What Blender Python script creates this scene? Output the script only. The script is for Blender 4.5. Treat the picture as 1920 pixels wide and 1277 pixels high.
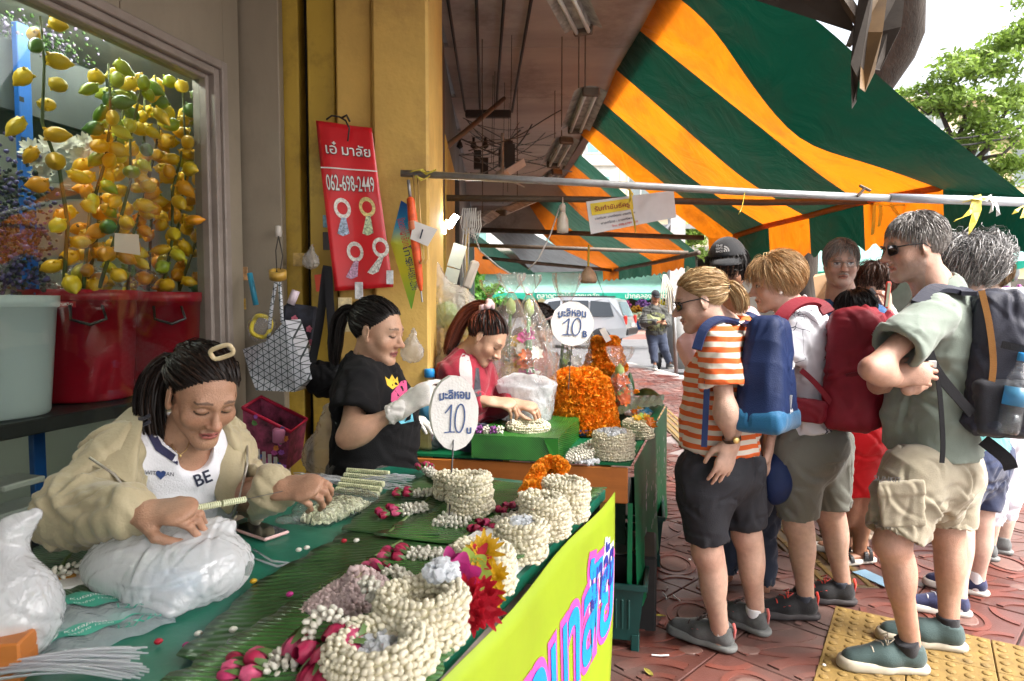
import bpy,bmesh,math,random
import numpy as np
from math import sin,cos,pi
from mathutils import Vector,Matrix,noise as mnoise
ru=random.uniform;NA=np.array;MR=Matrix.Rotation
random.seed(7);rng=np.random.default_rng(7)
for o in list(bpy.data.objects):bpy.data.objects.remove(o)
SC=bpy.context.scene
COL=SC.collection
# camera
CAMH,FPX,PITCH=1.45,1250.0,math.atan(70.5/1250)
cd=bpy.data.cameras.new('camera');cam=bpy.data.objects.new('camera',cd);COL.objects.link(cam)
cd.sensor_width=36;cd.lens=36*FPX/1920;cd.clip_start=.05;cd.clip_end=600
cam.location=(0,0,CAMH);cam.rotation_euler=(pi/2-PITCH,0,0)
cd.dof.use_dof=True;cd.dof.focus_distance=2.6;cd.dof.aperture_fstop=7.1
SC.camera=cam
# light
SUN_EL,SUN_AZ=math.radians(52),math.radians(118)
wd=bpy.data.worlds.new('World');SC.world=wd;wd.use_nodes=True
nt=wd.node_tree;nt.nodes.clear()
wo=nt.nodes.new('ShaderNodeOutputWorld');bg=nt.nodes.new('ShaderNodeBackground');sky=nt.nodes.new('ShaderNodeTexSky')
sky.sky_type='NISHITA';sky.sun_disc=False;sky.sun_elevation=SUN_EL;sky.sun_rotation=SUN_AZ
sky.air_density=1.0;sky.dust_density=7;sky.ozone_density=.6;sky.altitude=0
bg.inputs['Strength'].default_value=.15
hs_=nt.nodes.new('ShaderNodeHueSaturation');hs_.inputs['Saturation'].default_value=.4;hs_.inputs['Value'].default_value=1.15
nt.links.new(sky.outputs[0],hs_.inputs['Color']);nt.links.new(hs_.outputs[0],bg.inputs[0]);nt.links.new(bg.outputs[0],wo.inputs[0])
sl=bpy.data.lights.new('sun','SUN');so=bpy.data.objects.new('sun',sl);COL.objects.link(so)
sl.energy=1.2;sl.angle=math.radians(12);sl.color=(1,.95,.88)
sd=Vector((sin(SUN_AZ)*cos(SUN_EL),cos(SUN_AZ)*cos(SUN_EL),sin(SUN_EL)))
so.rotation_euler=sd.to_track_quat('Z','Y').to_euler();so.location=sd*30
vs=SC.view_settings;vs.view_transform='Standard';vs.look='None';vs.exposure=1.85;vs.gamma=1
cy=SC.cycles;cy.max_bounces=7;cy.transparent_max_bounces=18;cy.diffuse_bounces=4;cy.glossy_bounces=3
cy.caustics_reflective=False;cy.caustics_refractive=False;cy.sample_clamp_indirect=6
cy.use_denoising=True
# helpers
_cp,_sp=cos(PITCH),sin(PITCH)
def ray(px,py):
 cx,cyy=(px-960)/FPX,(638.5-py)/FPX
 return Vector((cx,cyy*_sp+_cp,cyy*_cp-_sp))
def W(px,py,Y):
 d=ray(px,py);return Vector((0,0,CAMH))+d*(Y/d.y)
def WZ(px,py,z):
 d=ray(px,py);return Vector((0,0,CAMH))+d*((z-CAMH)/d.z)
def V(*a):return Vector(a)
def A(v):return NA(v,dtype=float)
def setp(o,label=None,cat=None,group=None,kind=None):
 if label:o['label']=label
 if cat:o['category']=cat
 if group:o['group']=group
 if kind:o['kind']=kind
 return o
def thing(name,label,cat,loc=(0,0,0),group=None):
 o=bpy.data.objects.new(name,None);COL.objects.link(o);o.location=loc;o.empty_display_size=.05
 return setp(o,label,cat,group)
def link(name,me,mat,parent=None,kind=None):
 o=bpy.data.objects.new(name,me);COL.objects.link(o)
 if mat is not None and len(me.materials)==0:
  for m in(mat if isinstance(mat,(list,tuple))else[mat]):me.materials.append(m)
 if parent is not None:
  o.parent=parent;o.matrix_parent_inverse=world_of(parent).inverted()
 if kind:o['kind']=kind
 return o
def world_of(o):
 m=Matrix.LocRotScale(o.location,o.rotation_euler,o.scale)
 if o.parent is not None:m=world_of(o.parent)@o.matrix_parent_inverse@m
 return m
def npmesh(name,v,faces,smooth=True,col=None,mi=None):
 """verts (n,3); faces: (m,k) array or list of arrays / lists"""
 me=bpy.data.meshes.new(name)
 v=np.asarray(v,dtype=np.float32)
 if isinstance(faces,np.ndarray):faces=[faces]
 arrs=[]
 for f in faces:
  f=np.asarray(f,dtype=np.int32)
  if f.size:arrs.append(f)
 nl=sum(a.size for a in arrs);nf=sum(len(a)for a in arrs)
 me.vertices.add(len(v));me.vertices.foreach_set('co',v.ravel())
 me.loops.add(nl);me.polygons.add(nf)
 me.loops.foreach_set('vertex_index',np.concatenate([a.ravel()for a in arrs]))
 st,pos=[],0
 for a in arrs:
  st.append(pos+np.arange(len(a))*a.shape[1]);pos+=a.size
 me.polygons.foreach_set('loop_start',np.concatenate(st).astype(np.int32))
 me.polygons.foreach_set('use_smooth',np.full(nf,bool(smooth)))
 if mi is not None:me.polygons.foreach_set('material_index',np.asarray(mi,dtype=np.int32))
 if col is not None:
  at=me.color_attributes.new('Col','FLOAT_COLOR','POINT')
  c=np.ones((len(v),4),dtype=np.float32);c[:,:col.shape[1]]=col
  at.data.foreach_set('color',c.ravel())
 me.update(calc_edges=True)
 return me
def MS():
 m=MB();m.smooth=True;return m
class MB:
 """collects shapes into one mesh"""
 def __init__(s):s.v=[];s.f=[];s.m=[];s.cur=0;s.sm=[];s.smooth=False
 def add(s,vs,fs):
  n=len(s.v);s.v+=[tuple(p)for p in vs]
  for f in fs:s.f.append([i+n for i in f]);s.m.append(s.cur);s.sm.append(s.smooth)
  return s
 def box(s,c,size,rot=None,bev=0):
  hx,hy,hz=size[0]/2,size[1]/2,size[2]/2;c=Vector(c)
  R=rot if rot is not None else Matrix.Identity(3)
  if bev<=0:
   vs=[c+R@Vector((x*hx,y*hy,z*hz))for x in(-1,1)for y in(-1,1)for z in(-1,1)]
   return s.add(vs,[(0,1,3,2),(4,6,7,5),(0,4,5,1),(2,3,7,6),(0,2,6,4),(1,5,7,3)])
  vs,fs=[],[]
  b=min(bev,hx*.9,hy*.9,hz*.9)
  P={}
  for x in(-1,1):
   for y in(-1,1):
    for z in(-1,1):
     for a in range(3):
      q=[x*(hx-b),y*(hy-b),z*(hz-b)];q[a]=(x*hx,y*hy,z*hz)[a]
      P[(x,y,z,a)]=len(vs);vs.append(c+R@Vector(q))
  def quad(*k):fs.append([P[i]for i in k])
  for a in range(3):
   for sg in(-1,1):
    o1,o2=[i for i in range(3)if i!=a]
    ks=[]
    for(p,q)in((-1,-1),(1,-1),(1,1),(-1,1)):
     t=[0,0,0];t[a]=sg;t[o1]=p;t[o2]=q;ks.append((*t,a))
    if(sg<0)^(a==1):ks.reverse()
    quad(*ks)
  for a in range(3):
   o1,o2=[i for i in range(3)if i!=a]
   for p in(-1,1):
    for q in(-1,1):
     k=[]
     for e,ax in((-1,o1),(1,o1),(1,o2),(-1,o2)):
      t=[0,0,0];t[a]=e;t[o1]=p;t[o2]=q;k.append((*t,ax))
     quad(*k)
  for x in(-1,1):
   for y in(-1,1):
    for z in(-1,1):fs.append([P[(x,y,z,a)]for a in range(3)])
  return s.add(vs,fs)
 def tube(s,pts,r,n=8,cap=True,flat=None):
  pts=[Vector(p)for p in pts];k=len(pts)
  rs=list(r)if isinstance(r,(list,tuple))else[r]*k
  vs,fs=[],[];ref=None
  for i,p in enumerate(pts):
   t=(pts[min(i+1,k-1)]-pts[max(i-1,0)])
   t=t.normalized()if t.length>1e-9 else Vector((0,0,1))
   if ref is None:ref=t.orthogonal().normalized()
   u=(ref-t*ref.dot(t));u=u.normalized()if u.length>1e-6 else t.orthogonal().normalized();ref=u;w=t.cross(u)
   for j in range(n):
    a=2*pi*j/n;vs.append(p+(u*cos(a)+w*sin(a))*rs[i])
  for i in range(k-1):
   for j in range(n):fs.append((i*n+j,i*n+(j+1)%n,(i+1)*n+(j+1)%n,(i+1)*n+j))
  if cap:fs.append(list(range(n))[::-1]);fs.append([(k-1)*n+j for j in range(n)])
  return s.add(vs,fs)
 def lathe(s,prof,o,axis=(0,0,1),n=24,xdir=None,sx=1):
  a=Vector(axis).normalized();u=Vector(xdir)if xdir else a.orthogonal().normalized();w=a.cross(u);o=Vector(o)
  vs,fs=[],[]
  for(r,h)in prof:
   for j in range(n):
    t=2*pi*j/n;vs.append(o+a*h+u*(r*sx*cos(t))+w*(r*sin(t)))
  for i in range(len(prof)-1):
   for j in range(n):fs.append((i*n+j,i*n+(j+1)%n,(i+1)*n+(j+1)%n,(i+1)*n+j))
  if prof[0][0]>1e-6:fs.append(list(range(n))[::-1])
  if prof[-1][0]>1e-6:fs.append([(len(prof)-1)*n+j for j in range(n)])
  return s.add(vs,fs)
 def ribbon(s,pts,wv,th=.002,closed=False):
  """strip along pts, half-width vectors wv (one or per point), with thickness"""
  pts=[Vector(p)for p in pts];k=len(pts);wv=wv if isinstance(wv,list)else[wv]*k
  vs,fs=[],[]
  for i,p in enumerate(pts):
   t=(pts[min(i+1,k-1)]-pts[max(i-1,0)]).normalized();w=Vector(wv[i]);nn=t.cross(w).normalized()*(th/2)
   vs+=[p-w-nn,p+w-nn,p+w+nn,p-w+nn]
  for i in range(k-1):
   for j in range(4):fs.append((i*4+j,i*4+(j+1)%4,(i+1)*4+(j+1)%4,(i+1)*4+j))
  fs.append((3,2,1,0));fs.append(tuple((k-1)*4+j for j in range(4)))
  return s.add(vs,fs)
 def prism(s,poly,o,ux,uy,n,th):
  """polygon (2D list) extruded by th along n"""
  o,ux,uy,n=Vector(o),Vector(ux),Vector(uy),Vector(n);k=len(poly)
  vs=[o+ux*a+uy*b for a,b in poly]+[o+ux*a+uy*b+n*th for a,b in poly]
  fs=[list(range(k))[::-1],[k+i for i in range(k)]]+[(i,(i+1)%k,k+(i+1)%k,k+i)for i in range(k)]
  return s.add(vs,fs)
 def grid(s,P,th=0):
  """P[i][j] points; th: thickness along the normal"""
  ni,nj=len(P),len(P[0]);vs=[Vector(p)for row in P for p in row]
  fs=[(i*nj+j,i*nj+j+1,(i+1)*nj+j+1,(i+1)*nj+j)for i in range(ni-1)for j in range(nj-1)]
  return s.add(vs,fs)
 def bd(s,name,mat,parent=None,kind=None,smooth=None):
  me=bpy.data.meshes.new(name);me.from_pydata(s.v,[],s.f)
  sm=s.sm if smooth is None else[smooth]*len(s.f)
  me.polygons.foreach_set('use_smooth',sm);me.polygons.foreach_set('material_index',s.m)
  bm=bmesh.new();bm.from_mesh(me);bmesh.ops.recalc_face_normals(bm,faces=bm.faces);bm.to_mesh(me);bm.free()
  me.update()
  return link(name,me,mat,parent,kind)
def dup(o,parent=None,name=None):
 c=o.copy();COL.objects.link(c)
 if name:c.name=name
 if parent is not None:c.parent=parent
 for ch in list(o.children):dup(ch,c)
 return c
# materials
MATS={}
def nn(t,typ,**kw):
 n=t.nodes.new(typ)
 for k,v in kw.items():
  if k in n.inputs:n.inputs[k].default_value=v
  else:setattr(n,k,v)
 return n
def new_mat(name):
 m=bpy.data.materials.new(name);m.use_nodes=True;t=m.node_tree;t.nodes.clear()
 out=t.nodes.new('ShaderNodeOutputMaterial');b=t.nodes.new('ShaderNodeBsdfPrincipled')
 t.links.new(b.outputs[0],out.inputs[0]);MATS[name]=m
 return m,t,b,out
def srgb(h):
 h=h.lstrip('#');c=[int(h[i:i+2],16)/255 for i in(0,2,4)]
 return tuple(x/12.92 if x<=.04045 else((x+.055)/1.055)**2.4 for x in c)
def M(name,col=(.5,.5,.5),rough=.5,var=.15,vs=6,bump=0,bs=80,metal=0,spec=.5,dirt=0,dirtcol=(.05,.04,.03),ds=2.5,sheen=0,trans=0,coat=0,attr=False,stretch=None,sss=0,emit=0):
 if name in MATS:return MATS[name]
 m,t,b,out=new_mat(name);L=t.links.new
 if isinstance(col,str):col=srgb(col)
 tc=nn(t,'ShaderNodeTexCoord');co=tc.outputs['Object']
 if stretch:
  mp=nn(t,'ShaderNodeMapping');mp.inputs['Scale'].default_value=stretch;L(co,mp.inputs[0]);co=mp.outputs[0]
 n1=nn(t,'ShaderNodeTexNoise',Scale=vs,Detail=5.0,Roughness=.6);L(co,n1.inputs['Vector'])
 mr=nn(t,'ShaderNodeMapRange');mr.inputs[1].default_value=.3;mr.inputs[2].default_value=.7
 mr.inputs[3].default_value=1-var;mr.inputs[4].default_value=1+var;L(n1.outputs[0],mr.inputs[0])
 mx=nn(t,'ShaderNodeMix',data_type='RGBA',blend_type='MULTIPLY');mx.inputs[0].default_value=1
 mx.inputs[6].default_value=(*col,1)
 if attr:
  at=nn(t,'ShaderNodeAttribute',attribute_name='Col');L(at.outputs[0],mx.inputs[6])
 L(mr.outputs[0],mx.inputs[7]);c=mx.outputs[2]
 if dirt:
  n2=nn(t,'ShaderNodeTexNoise',Scale=ds,Detail=9.0,Roughness=.7);L(tc.outputs['Object'],n2.inputs['Vector'])
  r2=nn(t,'ShaderNodeMapRange');r2.inputs[1].default_value=.5;r2.inputs[2].default_value=.75;r2.inputs[4].default_value=dirt
  L(n2.outputs[0],r2.inputs[0]);m2=nn(t,'ShaderNodeMix',data_type='RGBA');L(r2.outputs[0],m2.inputs[0]);L(c,m2.inputs[6])
  m2.inputs[7].default_value=(*dirtcol,1);c=m2.outputs[2]
 L(c,b.inputs['Base Color'])
 b.inputs['Roughness'].default_value=rough;b.inputs['Metallic'].default_value=metal
 b.inputs['Specular IOR Level'].default_value=spec;b.inputs['Sheen Weight'].default_value=sheen;b.inputs['Coat Weight'].default_value=coat
 if sss:
  b.inputs['Subsurface Weight'].default_value=sss;b.inputs['Subsurface Radius'].default_value=(.012,.005,.003);b.inputs['Subsurface Scale'].default_value=1
 if emit:L(c,b.inputs['Emission Color']);b.inputs['Emission Strength'].default_value=emit
 if bump:
  n3=nn(t,'ShaderNodeTexNoise',Scale=bs,Detail=4.0);L(co,n3.inputs['Vector'])
  bp=nn(t,'ShaderNodeBump',Strength=bump,Distance=.01);L(n3.outputs[0],bp.inputs['Height']);L(bp.outputs[0],b.inputs['Normal'])
 if trans:
  tr=nn(t,'ShaderNodeBsdfTranslucent');L(c,tr.inputs[0]);ms=nn(t,'ShaderNodeMixShader');ms.inputs[0].default_value=trans
  L(b.outputs[0],ms.inputs[1]);L(tr.outputs[0],ms.inputs[2]);L(ms.outputs[0],out.inputs[0])
 return m
def clear_mat(name,tint=(1,1,1),clear=.8,rough=.08,milk=.0,milkcol=(.9,.9,.9),bump=.0,bs=25,refl=1.35):
 """thin film: see-through + reflection + a little milky scatter"""
 if name in MATS:return MATS[name]
 m=bpy.data.materials.new(name);m.use_nodes=True;t=m.node_tree;t.nodes.clear();L=t.links.new;MATS[name]=m
 out=nn(t,'ShaderNodeOutputMaterial');tr=nn(t,'ShaderNodeBsdfTransparent');tr.inputs[0].default_value=(*tint,1)
 gl=nn(t,'ShaderNodeBsdfGlossy');gl.inputs['Roughness'].default_value=rough
 df=nn(t,'ShaderNodeBsdfDiffuse');df.inputs[0].default_value=(*milkcol,1);tl=nn(t,'ShaderNodeBsdfTranslucent');tl.inputs[0].default_value=(*milkcol,1)
 a=nn(t,'ShaderNodeMixShader');a.inputs[0].default_value=.5;L(df.outputs[0],a.inputs[1]);L(tl.outputs[0],a.inputs[2])
 b=nn(t,'ShaderNodeMixShader');b.inputs[0].default_value=milk;L(tr.outputs[0],b.inputs[1]);L(a.outputs[0],b.inputs[2])
 fr=nn(t,'ShaderNodeLayerWeight');fr.inputs[0].default_value=.5;f0=((refl-1)/(refl+1))**2
 pw=nn(t,'ShaderNodeMath',operation='POWER');L(fr.outputs['Facing'],pw.inputs[0]);pw.inputs[1].default_value=4.5
 ma=nn(t,'ShaderNodeMath',operation='MULTIPLY_ADD');L(pw.outputs[0],ma.inputs[0]);ma.inputs[1].default_value=.85*(1-f0);ma.inputs[2].default_value=f0*1.5
 c=nn(t,'ShaderNodeMixShader');L(ma.outputs[0],c.inputs[0]);L(b.outputs[0],c.inputs[1]);L(gl.outputs[0],c.inputs[2])
 L(c.outputs[0],out.inputs[0])
 if bump:
  tc=nn(t,'ShaderNodeTexCoord');n3=nn(t,'ShaderNodeTexNoise',Scale=bs,Detail=3.0,Distortion=1.5);L(tc.outputs['Object'],n3.inputs['Vector'])
  bp=nn(t,'ShaderNodeBump',Strength=bump,Distance=.02);L(n3.outputs[0],bp.inputs['Height'])
  L(bp.outputs[0],gl.inputs['Normal']);L(bp.outputs[0],fr.inputs['Normal']);L(bp.outputs[0],df.inputs['Normal'])
 return m
def skin_mat(name,rough=.42):
 m=M(name,rough=rough,var=.1,vs=46,bump=.3,bs=300,attr=True,sss=.03,spec=.5)
 return m
# implicit surfaces (union of tapered limbs, meshed with surface nets)
class Sdf:
 def __init__(s):s.ops=[]
 def cone(s,a,b,ra,rb,k=.02,flat=None,op='u',cap=(0,0)):
  a,b=A(a),A(b);R=max(ra,rb)
  s.ops.append(('c',a,b,ra,rb,k,flat,op,cap,np.minimum(a,b)-R,np.maximum(a,b)+R));return s
 def ell(s,c,r,rot=None,k=.02,op='u'):
  c,r=A(c),A(r);R=max(r)
  s.ops.append(('e',c,r,A(rot)if rot is not None else None,k,op,c-R,c+R));return s
 def rbox(s,c,h,rad=.02,rot=None,k=.01,op='u',taper=0,tax=2):
  c,h=A(c),A(h);R=np.linalg.norm(h)*(1+abs(taper))
  s.ops.append(('b',c,h,rad,A(rot)if rot is not None else None,k,op,taper,tax,c-R,c+R));return s
 def cut(s,p,n,k=.004):
  n=A(n);s.ops.append(('p',A(p),n/np.linalg.norm(n),k));return s
 def grid(s,vox):
  los=[o[-2]for o in s.ops if o[0]!='p' and(o[7]if o[0]=='c' else o[5]if o[0]=='e' else o[6])=='u']
  his=[o[-1]for o in s.ops if o[0]!='p' and(o[7]if o[0]=='c' else o[5]if o[0]=='e' else o[6])=='u']
  lo=np.min(los,0)-3*vox;hi=np.max(his,0)+3*vox
  n=np.ceil((hi-lo)/vox).astype(int)+1
  ax=[lo[i]+np.arange(n[i])*vox for i in range(3)]
  D=np.full(n,.5,dtype=np.float32)
  for o in s.ops:
   if o[0]=='p':
    d=((ax[0]-o[1][0])*o[2][0])[:,None,None]+((ax[1]-o[1][1])*o[2][1])[None,:,None]+((ax[2]-o[1][2])*o[2][2])[None,None,:]
    D=smax(D,d.astype(np.float32),o[3]);continue
   k=o[5]if o[0]=='c' else o[4]if o[0]=='e' else o[5]
   op=o[7]if o[0]=='c' else o[5]if o[0]=='e' else o[6]
   pad=k+3*vox
   i0=np.maximum(np.floor((o[-2]-pad-lo)/vox).astype(int),0);i1=np.minimum(np.ceil((o[-1]+pad-lo)/vox).astype(int)+1,n)
   if np.any(i1<=i0):continue
   sl_=tuple(slice(a,b)for a,b in zip(i0,i1))
   X=ax[0][sl_[0]].astype(np.float32)[:,None,None];Y=ax[1][sl_[1]].astype(np.float32)[None,:,None];Z=ax[2][sl_[2]].astype(np.float32)[None,None,:]
   if o[0]=='c':
    _,a,b,ra,rb,k,flat,op,cap=o[:9]
    ba=b-a;L2=max(ba@ba,1e-9);Ln=math.sqrt(L2)
    x,y,z=X-a[0],Y-a[1],Z-a[2]
    tu=(x*ba[0]+y*ba[1]+z*ba[2])/L2;t=np.clip(tu,0,1)
    wx,wy,wz=x-t*ba[0],y-t*ba[1],z-t*ba[2]
    if flat is not None:
     ln=A(flat[0]);ln=ln/np.linalg.norm(ln);q=(wx*ln[0]+wy*ln[1]+wz*ln[2])*(flat[1]-1)
     wx,wy,wz=wx+q*ln[0],wy+q*ln[1],wz+q*ln[2]
    d=np.sqrt(wx*wx+wy*wy+wz*wz)-(ra+(rb-ra)*t)
    if cap[0]:d=np.maximum(d,-tu*Ln)
    if cap[1]:d=np.maximum(d,(tu-1)*Ln)
   elif o[0]=='e':
    _,c,r,rot,k,op=o[:6]
    x,y,z=X-c[0],Y-c[1],Z-c[2]
    if rot is not None:
     x,y,z=(x*rot[0,i]+y*rot[1,i]+z*rot[2,i]for i in range(3))
    q=np.sqrt((x/r[0])**2+(y/r[1])**2+(z/r[2])**2);d=(q-1)*min(r)
   else:
    _,c,h,rad,rot,k,op,taper,tax=o[:9]
    x,y,z=X-c[0],Y-c[1],Z-c[2]
    if rot is not None:x,y,z=(x*rot[0,i]+y*rot[1,i]+z*rot[2,i]for i in range(3))
    if taper:
     tt=[x,y,z][tax]/h[tax];sc=1-taper*tt
     if tax!=0:x=x/sc
     if tax!=1:y=y/sc
     if tax!=2:z=z/sc
    qx,qy,qz=np.abs(x)-h[0]+rad,np.abs(y)-h[1]+rad,np.abs(z)-h[2]+rad
    d=np.sqrt(np.maximum(qx,0)**2+np.maximum(qy,0)**2+np.maximum(qz,0)**2)+np.minimum(np.maximum(qx,np.maximum(qy,qz)),0)-rad
   d=d.astype(np.float32)
   D[sl_]=smin(D[sl_],d,k)if op=='u' else smax(D[sl_],-d,k)
  return D,lo
 def mesh(s,vox):
  D,lo=s.grid(vox);return surfnet(D,lo,vox)
def smin(a,b,k):
 if k<=0:return np.minimum(a,b)
 h=np.maximum(k-np.abs(a-b),0)/k;return np.minimum(a,b)-h*h*(k*.25)
def smax(a,b,k):return-smin(-a,-b,k)
def surfnet(D,lo,h):
 s=D<0
 n=NA(D.shape)
 cnt=np.zeros(n-1,dtype=np.int8)
 for i in(0,1):
  for j in(0,1):
   for k in(0,1):cnt+=s[i:n[0]-1+i,j:n[1]-1+j,k:n[2]-1+k]
 act=(cnt>0)&(cnt<8)
 ci=np.argwhere(act);idx=np.full(n-1,-1,dtype=np.int32);idx[act]=np.arange(len(ci))
 offs=NA([(i,j,k)for i in(0,1)for j in(0,1)for k in(0,1)])
 vals=np.stack([D[ci[:,0]+o[0],ci[:,1]+o[1],ci[:,2]+o[2]]for o in offs],1)
 pos=np.zeros((len(ci),3));num=np.zeros(len(ci))
 for a in range(8):
  for b in range(a+1,8):
   if np.abs(offs[a]-offs[b]).sum()!=1:continue
   va,vb=vals[:,a],vals[:,b];m=(va<0)!=(vb<0)
   t=np.where(m,va/np.where(m,va-vb,1),0)
   pos+=np.where(m[:,None],offs[a]+t[:,None]*(offs[b]-offs[a]),0);num+=m
 v=(ci+pos/num[:,None])*h+lo
 fs=[]
 for ax in range(3):
  o1,o2=[(1,2),(2,0),(0,1)][ax]
  a=[slice(None)]*3;b=[slice(None)]*3;a[ax]=slice(0,-1);b[ax]=slice(1,None)
  ch=s[tuple(a)]!=s[tuple(b)]
  e=np.argwhere(ch);ok=(e[:,o1]>0)&(e[:,o2]>0)&(e[:,o1]<n[o1]-1)&(e[:,o2]<n[o2]-1);e=e[ok]
  ins=s[e[:,0],e[:,1],e[:,2]]
  q=[]
  for d1,d2 in((0,0),(-1,0),(-1,-1),(0,-1)):
   c=e.copy();c[:,o1]+=d1;c[:,o2]+=d2;q.append(idx[c[:,0],c[:,1],c[:,2]])
  q=np.stack(q,1);q[~ins]=q[~ins][:,::-1]
  fs.append(q)
 f=np.concatenate(fs);f=f[(f>=0).all(1)]
 return v,f
def vnormals(v,f):
 n=np.zeros_like(v);a=np.cross(v[f[:,2]]-v[f[:,0]],v[f[:,3]]-v[f[:,1]])
 for i in range(4):np.add.at(n,f[:,i],a)
 return n/np.maximum(np.linalg.norm(n,axis=1),1e-12)[:,None]
def laplace(v,f,it=2,w=.5):
 e=np.concatenate([f[:,[0,1]],f[:,[1,2]],f[:,[2,3]],f[:,[3,0]]])
 for _ in range(it):
  s=np.zeros_like(v);c=np.zeros(len(v))
  np.add.at(s,e[:,0],v[e[:,1]]);np.add.at(s,e[:,1],v[e[:,0]]);np.add.at(c,e[:,0],1);np.add.at(c,e[:,1],1)
  v=v+(s/np.maximum(c,1)[:,None]-v)*w
 return v
_nk=rng.normal(size=(14,3));_np=rng.uniform(0,6.28,14)
def snoise(p,f=1.0):
 """cheap smooth noise in about -1..1"""
 p=np.asarray(p)*f;s=0
 for i in range(7):s=s+np.sin(p@_nk[i]*1.3+_np[i]+1.3*np.sin(p@_nk[i+7]*.8+_np[i+7]))
 return s/3.2
def folds(p,dirv,f,warp=.6):
 """cloth creases: ridged waves across dirv"""
 d=A(dirv)/np.linalg.norm(dirv)
 ph=(p@d)*f+warp*4*snoise(p,f*.16)
 return 1-np.abs(np.sin(ph))**.6*1.6
def merge(parts):
 """[(v,f,(col))] -> one"""
 vs,fs,cs,n=[],[],[],0
 for p in parts:
  vs.append(p[0]);fs.append(p[1]+n);n+=len(p[0])
  if len(p)>2:cs.append(p[2])
 return np.concatenate(vs),np.concatenate(fs),(np.concatenate(cs)if cs else None)
def frame(y,z):
 """3x3 with columns x,y,z; y kept, z made orthogonal"""
 y=A(y)/np.linalg.norm(y);z=A(z);z=z-y*(z@y);z=z/np.linalg.norm(z);x=np.cross(y,z)
 return np.stack([x,y,z],1)
def strands(P,R,n=4,col=None):
 """P (N,S,3) paths, R (N,S) radii -> tube mesh"""
 P=np.asarray(P,float);N,S,_=P.shape
 T=np.gradient(P,axis=1);T/=np.maximum(np.linalg.norm(T,axis=2,keepdims=True),1e-9)
 ref=np.broadcast_to(rng.normal(size=(N,1,3)),P.shape);U=ref-T*(ref*T).sum(2,keepdims=True);U/=np.maximum(np.linalg.norm(U,axis=2,keepdims=True),1e-9)
 if n==2:
  v=np.stack([P-U*R[:,:,None],P+U*R[:,:,None]],2).reshape(-1,3);b=(np.arange(N)*S*2)[:,None]+(np.arange(S-1)*2)[None,:]
  f=np.stack([b,b+1,b+3,b+2],-1).reshape(-1,4);return v,f,(np.repeat(col,S*2,axis=0)if col is not None else None)
 Wv=np.cross(T,U)
 a=np.arange(n)*2*np.pi/n
 v=P[:,:,None,:]+(U[:,:,None,:]*np.cos(a)[None,None,:,None]+Wv[:,:,None,:]*np.sin(a)[None,None,:,None])*R[:,:,None,None]
 v=v.reshape(-1,3)
 base=(np.arange(N)*S*n)[:,None,None]+(np.arange(S-1)*n)[None,:,None];j=np.arange(n)[None,None,:];j2=(j+1)%n
 f=np.stack([base+j,base+j2,base+n+j2,base+n+j],-1).reshape(-1,4)
 c=np.repeat(col,S*n,axis=0)if col is not None else None
 return v,f,c
def scatter(bv,bf,T,Rm,s,col=None):
 """copies of a base mesh: T (N,3), Rm (N,3,3), s (N,) or (N,3)"""
 N=len(T);s=np.asarray(s,float);s=s[:,None]if s.ndim==1 else s
 v=np.einsum('nij,nkj->nki',Rm,bv[None]*s[:,None,:])+T[:,None,:]
 f=(bf[None]+(np.arange(N)*len(bv))[:,None,None]).reshape(-1,bf.shape[1])
 c=np.repeat(col,len(bv),axis=0)if col is not None else None
 return v.reshape(-1,3),f,c
def rotmats(N,z=None,spread=0):
 """random frames; z (N,3) main axis"""
 z=rng.normal(size=(N,3))if z is None else np.asarray(z,float)+rng.normal(size=(N,3))*spread
 z=z/np.linalg.norm(z,axis=1,keepdims=True);r=rng.normal(size=(N,3));x=np.cross(r,z);x/=np.linalg.norm(x,axis=1,keepdims=True)
 return np.stack([x,np.cross(z,x),z],2)
def ellmesh(rx,ry,rz,n=7,m=4,tip=0,zs=0):
 """low-poly drop: quads only; tip>0 pulls the top to a point"""
 v,f=[],[]
 for i in range(m+1):
  t=pi*i/m;r=max(sin(t),.12);z=cos(t)
  if tip and z>0:r*=1-tip*z;z=z*(1+tip*.6)
  for j in range(n):a=2*pi*j/n;v.append((rx*r*cos(a),ry*r*sin(a),rz*z+zs))
 for i in range(m):
  for j in range(n):f.append((i*n+j,(i+1)*n+j,(i+1)*n+(j+1)%n,i*n+(j+1)%n))
 return NA(v),NA(f)
# lettering
def text_me(s,size=1.0,ext=0.0,align='CENTER',bold=0.0,shear=0,space=1.0):
 c=bpy.data.curves.new('txt','FONT');c.body=s;c.size=size;c.extrude=ext;c.align_x=align;c.align_y='CENTER';c.offset=bold
 c.shear=shear;c.space_character=space;c.resolution_u=3
 o=bpy.data.objects.new('txt',c);COL.objects.link(o)
 dg=bpy.context.evaluated_depsgraph_get();me=bpy.data.meshes.new_from_object(o.evaluated_get(dg))
 bpy.data.objects.remove(o);bpy.data.curves.remove(c)
 me.materials.clear()
 return me
def text_on(name,s,size,o,ux,uy,n,mat,parent,lift=.003,ext=.0006,wid=None,bold=0,fn=None,shear=0,space=1.0):
 """lettering laid on a surface: origin o, axes ux,uy, normal n; fn bends (a,b)->point"""
 me=text_me(s,size,ext,bold=bold,shear=shear,space=space);ux,uy,n=Vector(ux).normalized(),Vector(uy).normalized(),Vector(n).normalized();o=Vector(o)
 xs=[v.co.x for v in me.vertices]or[0];k=(wid/(max(xs)-min(xs)))if wid else 1
 for v in me.vertices:
  a,b,c=v.co;a*=k
  v.co=(fn(a,b)+n*(lift+c))if fn else(o+ux*a+uy*b+n*(lift+c))
 return link(name,me,mat,parent)
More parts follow.
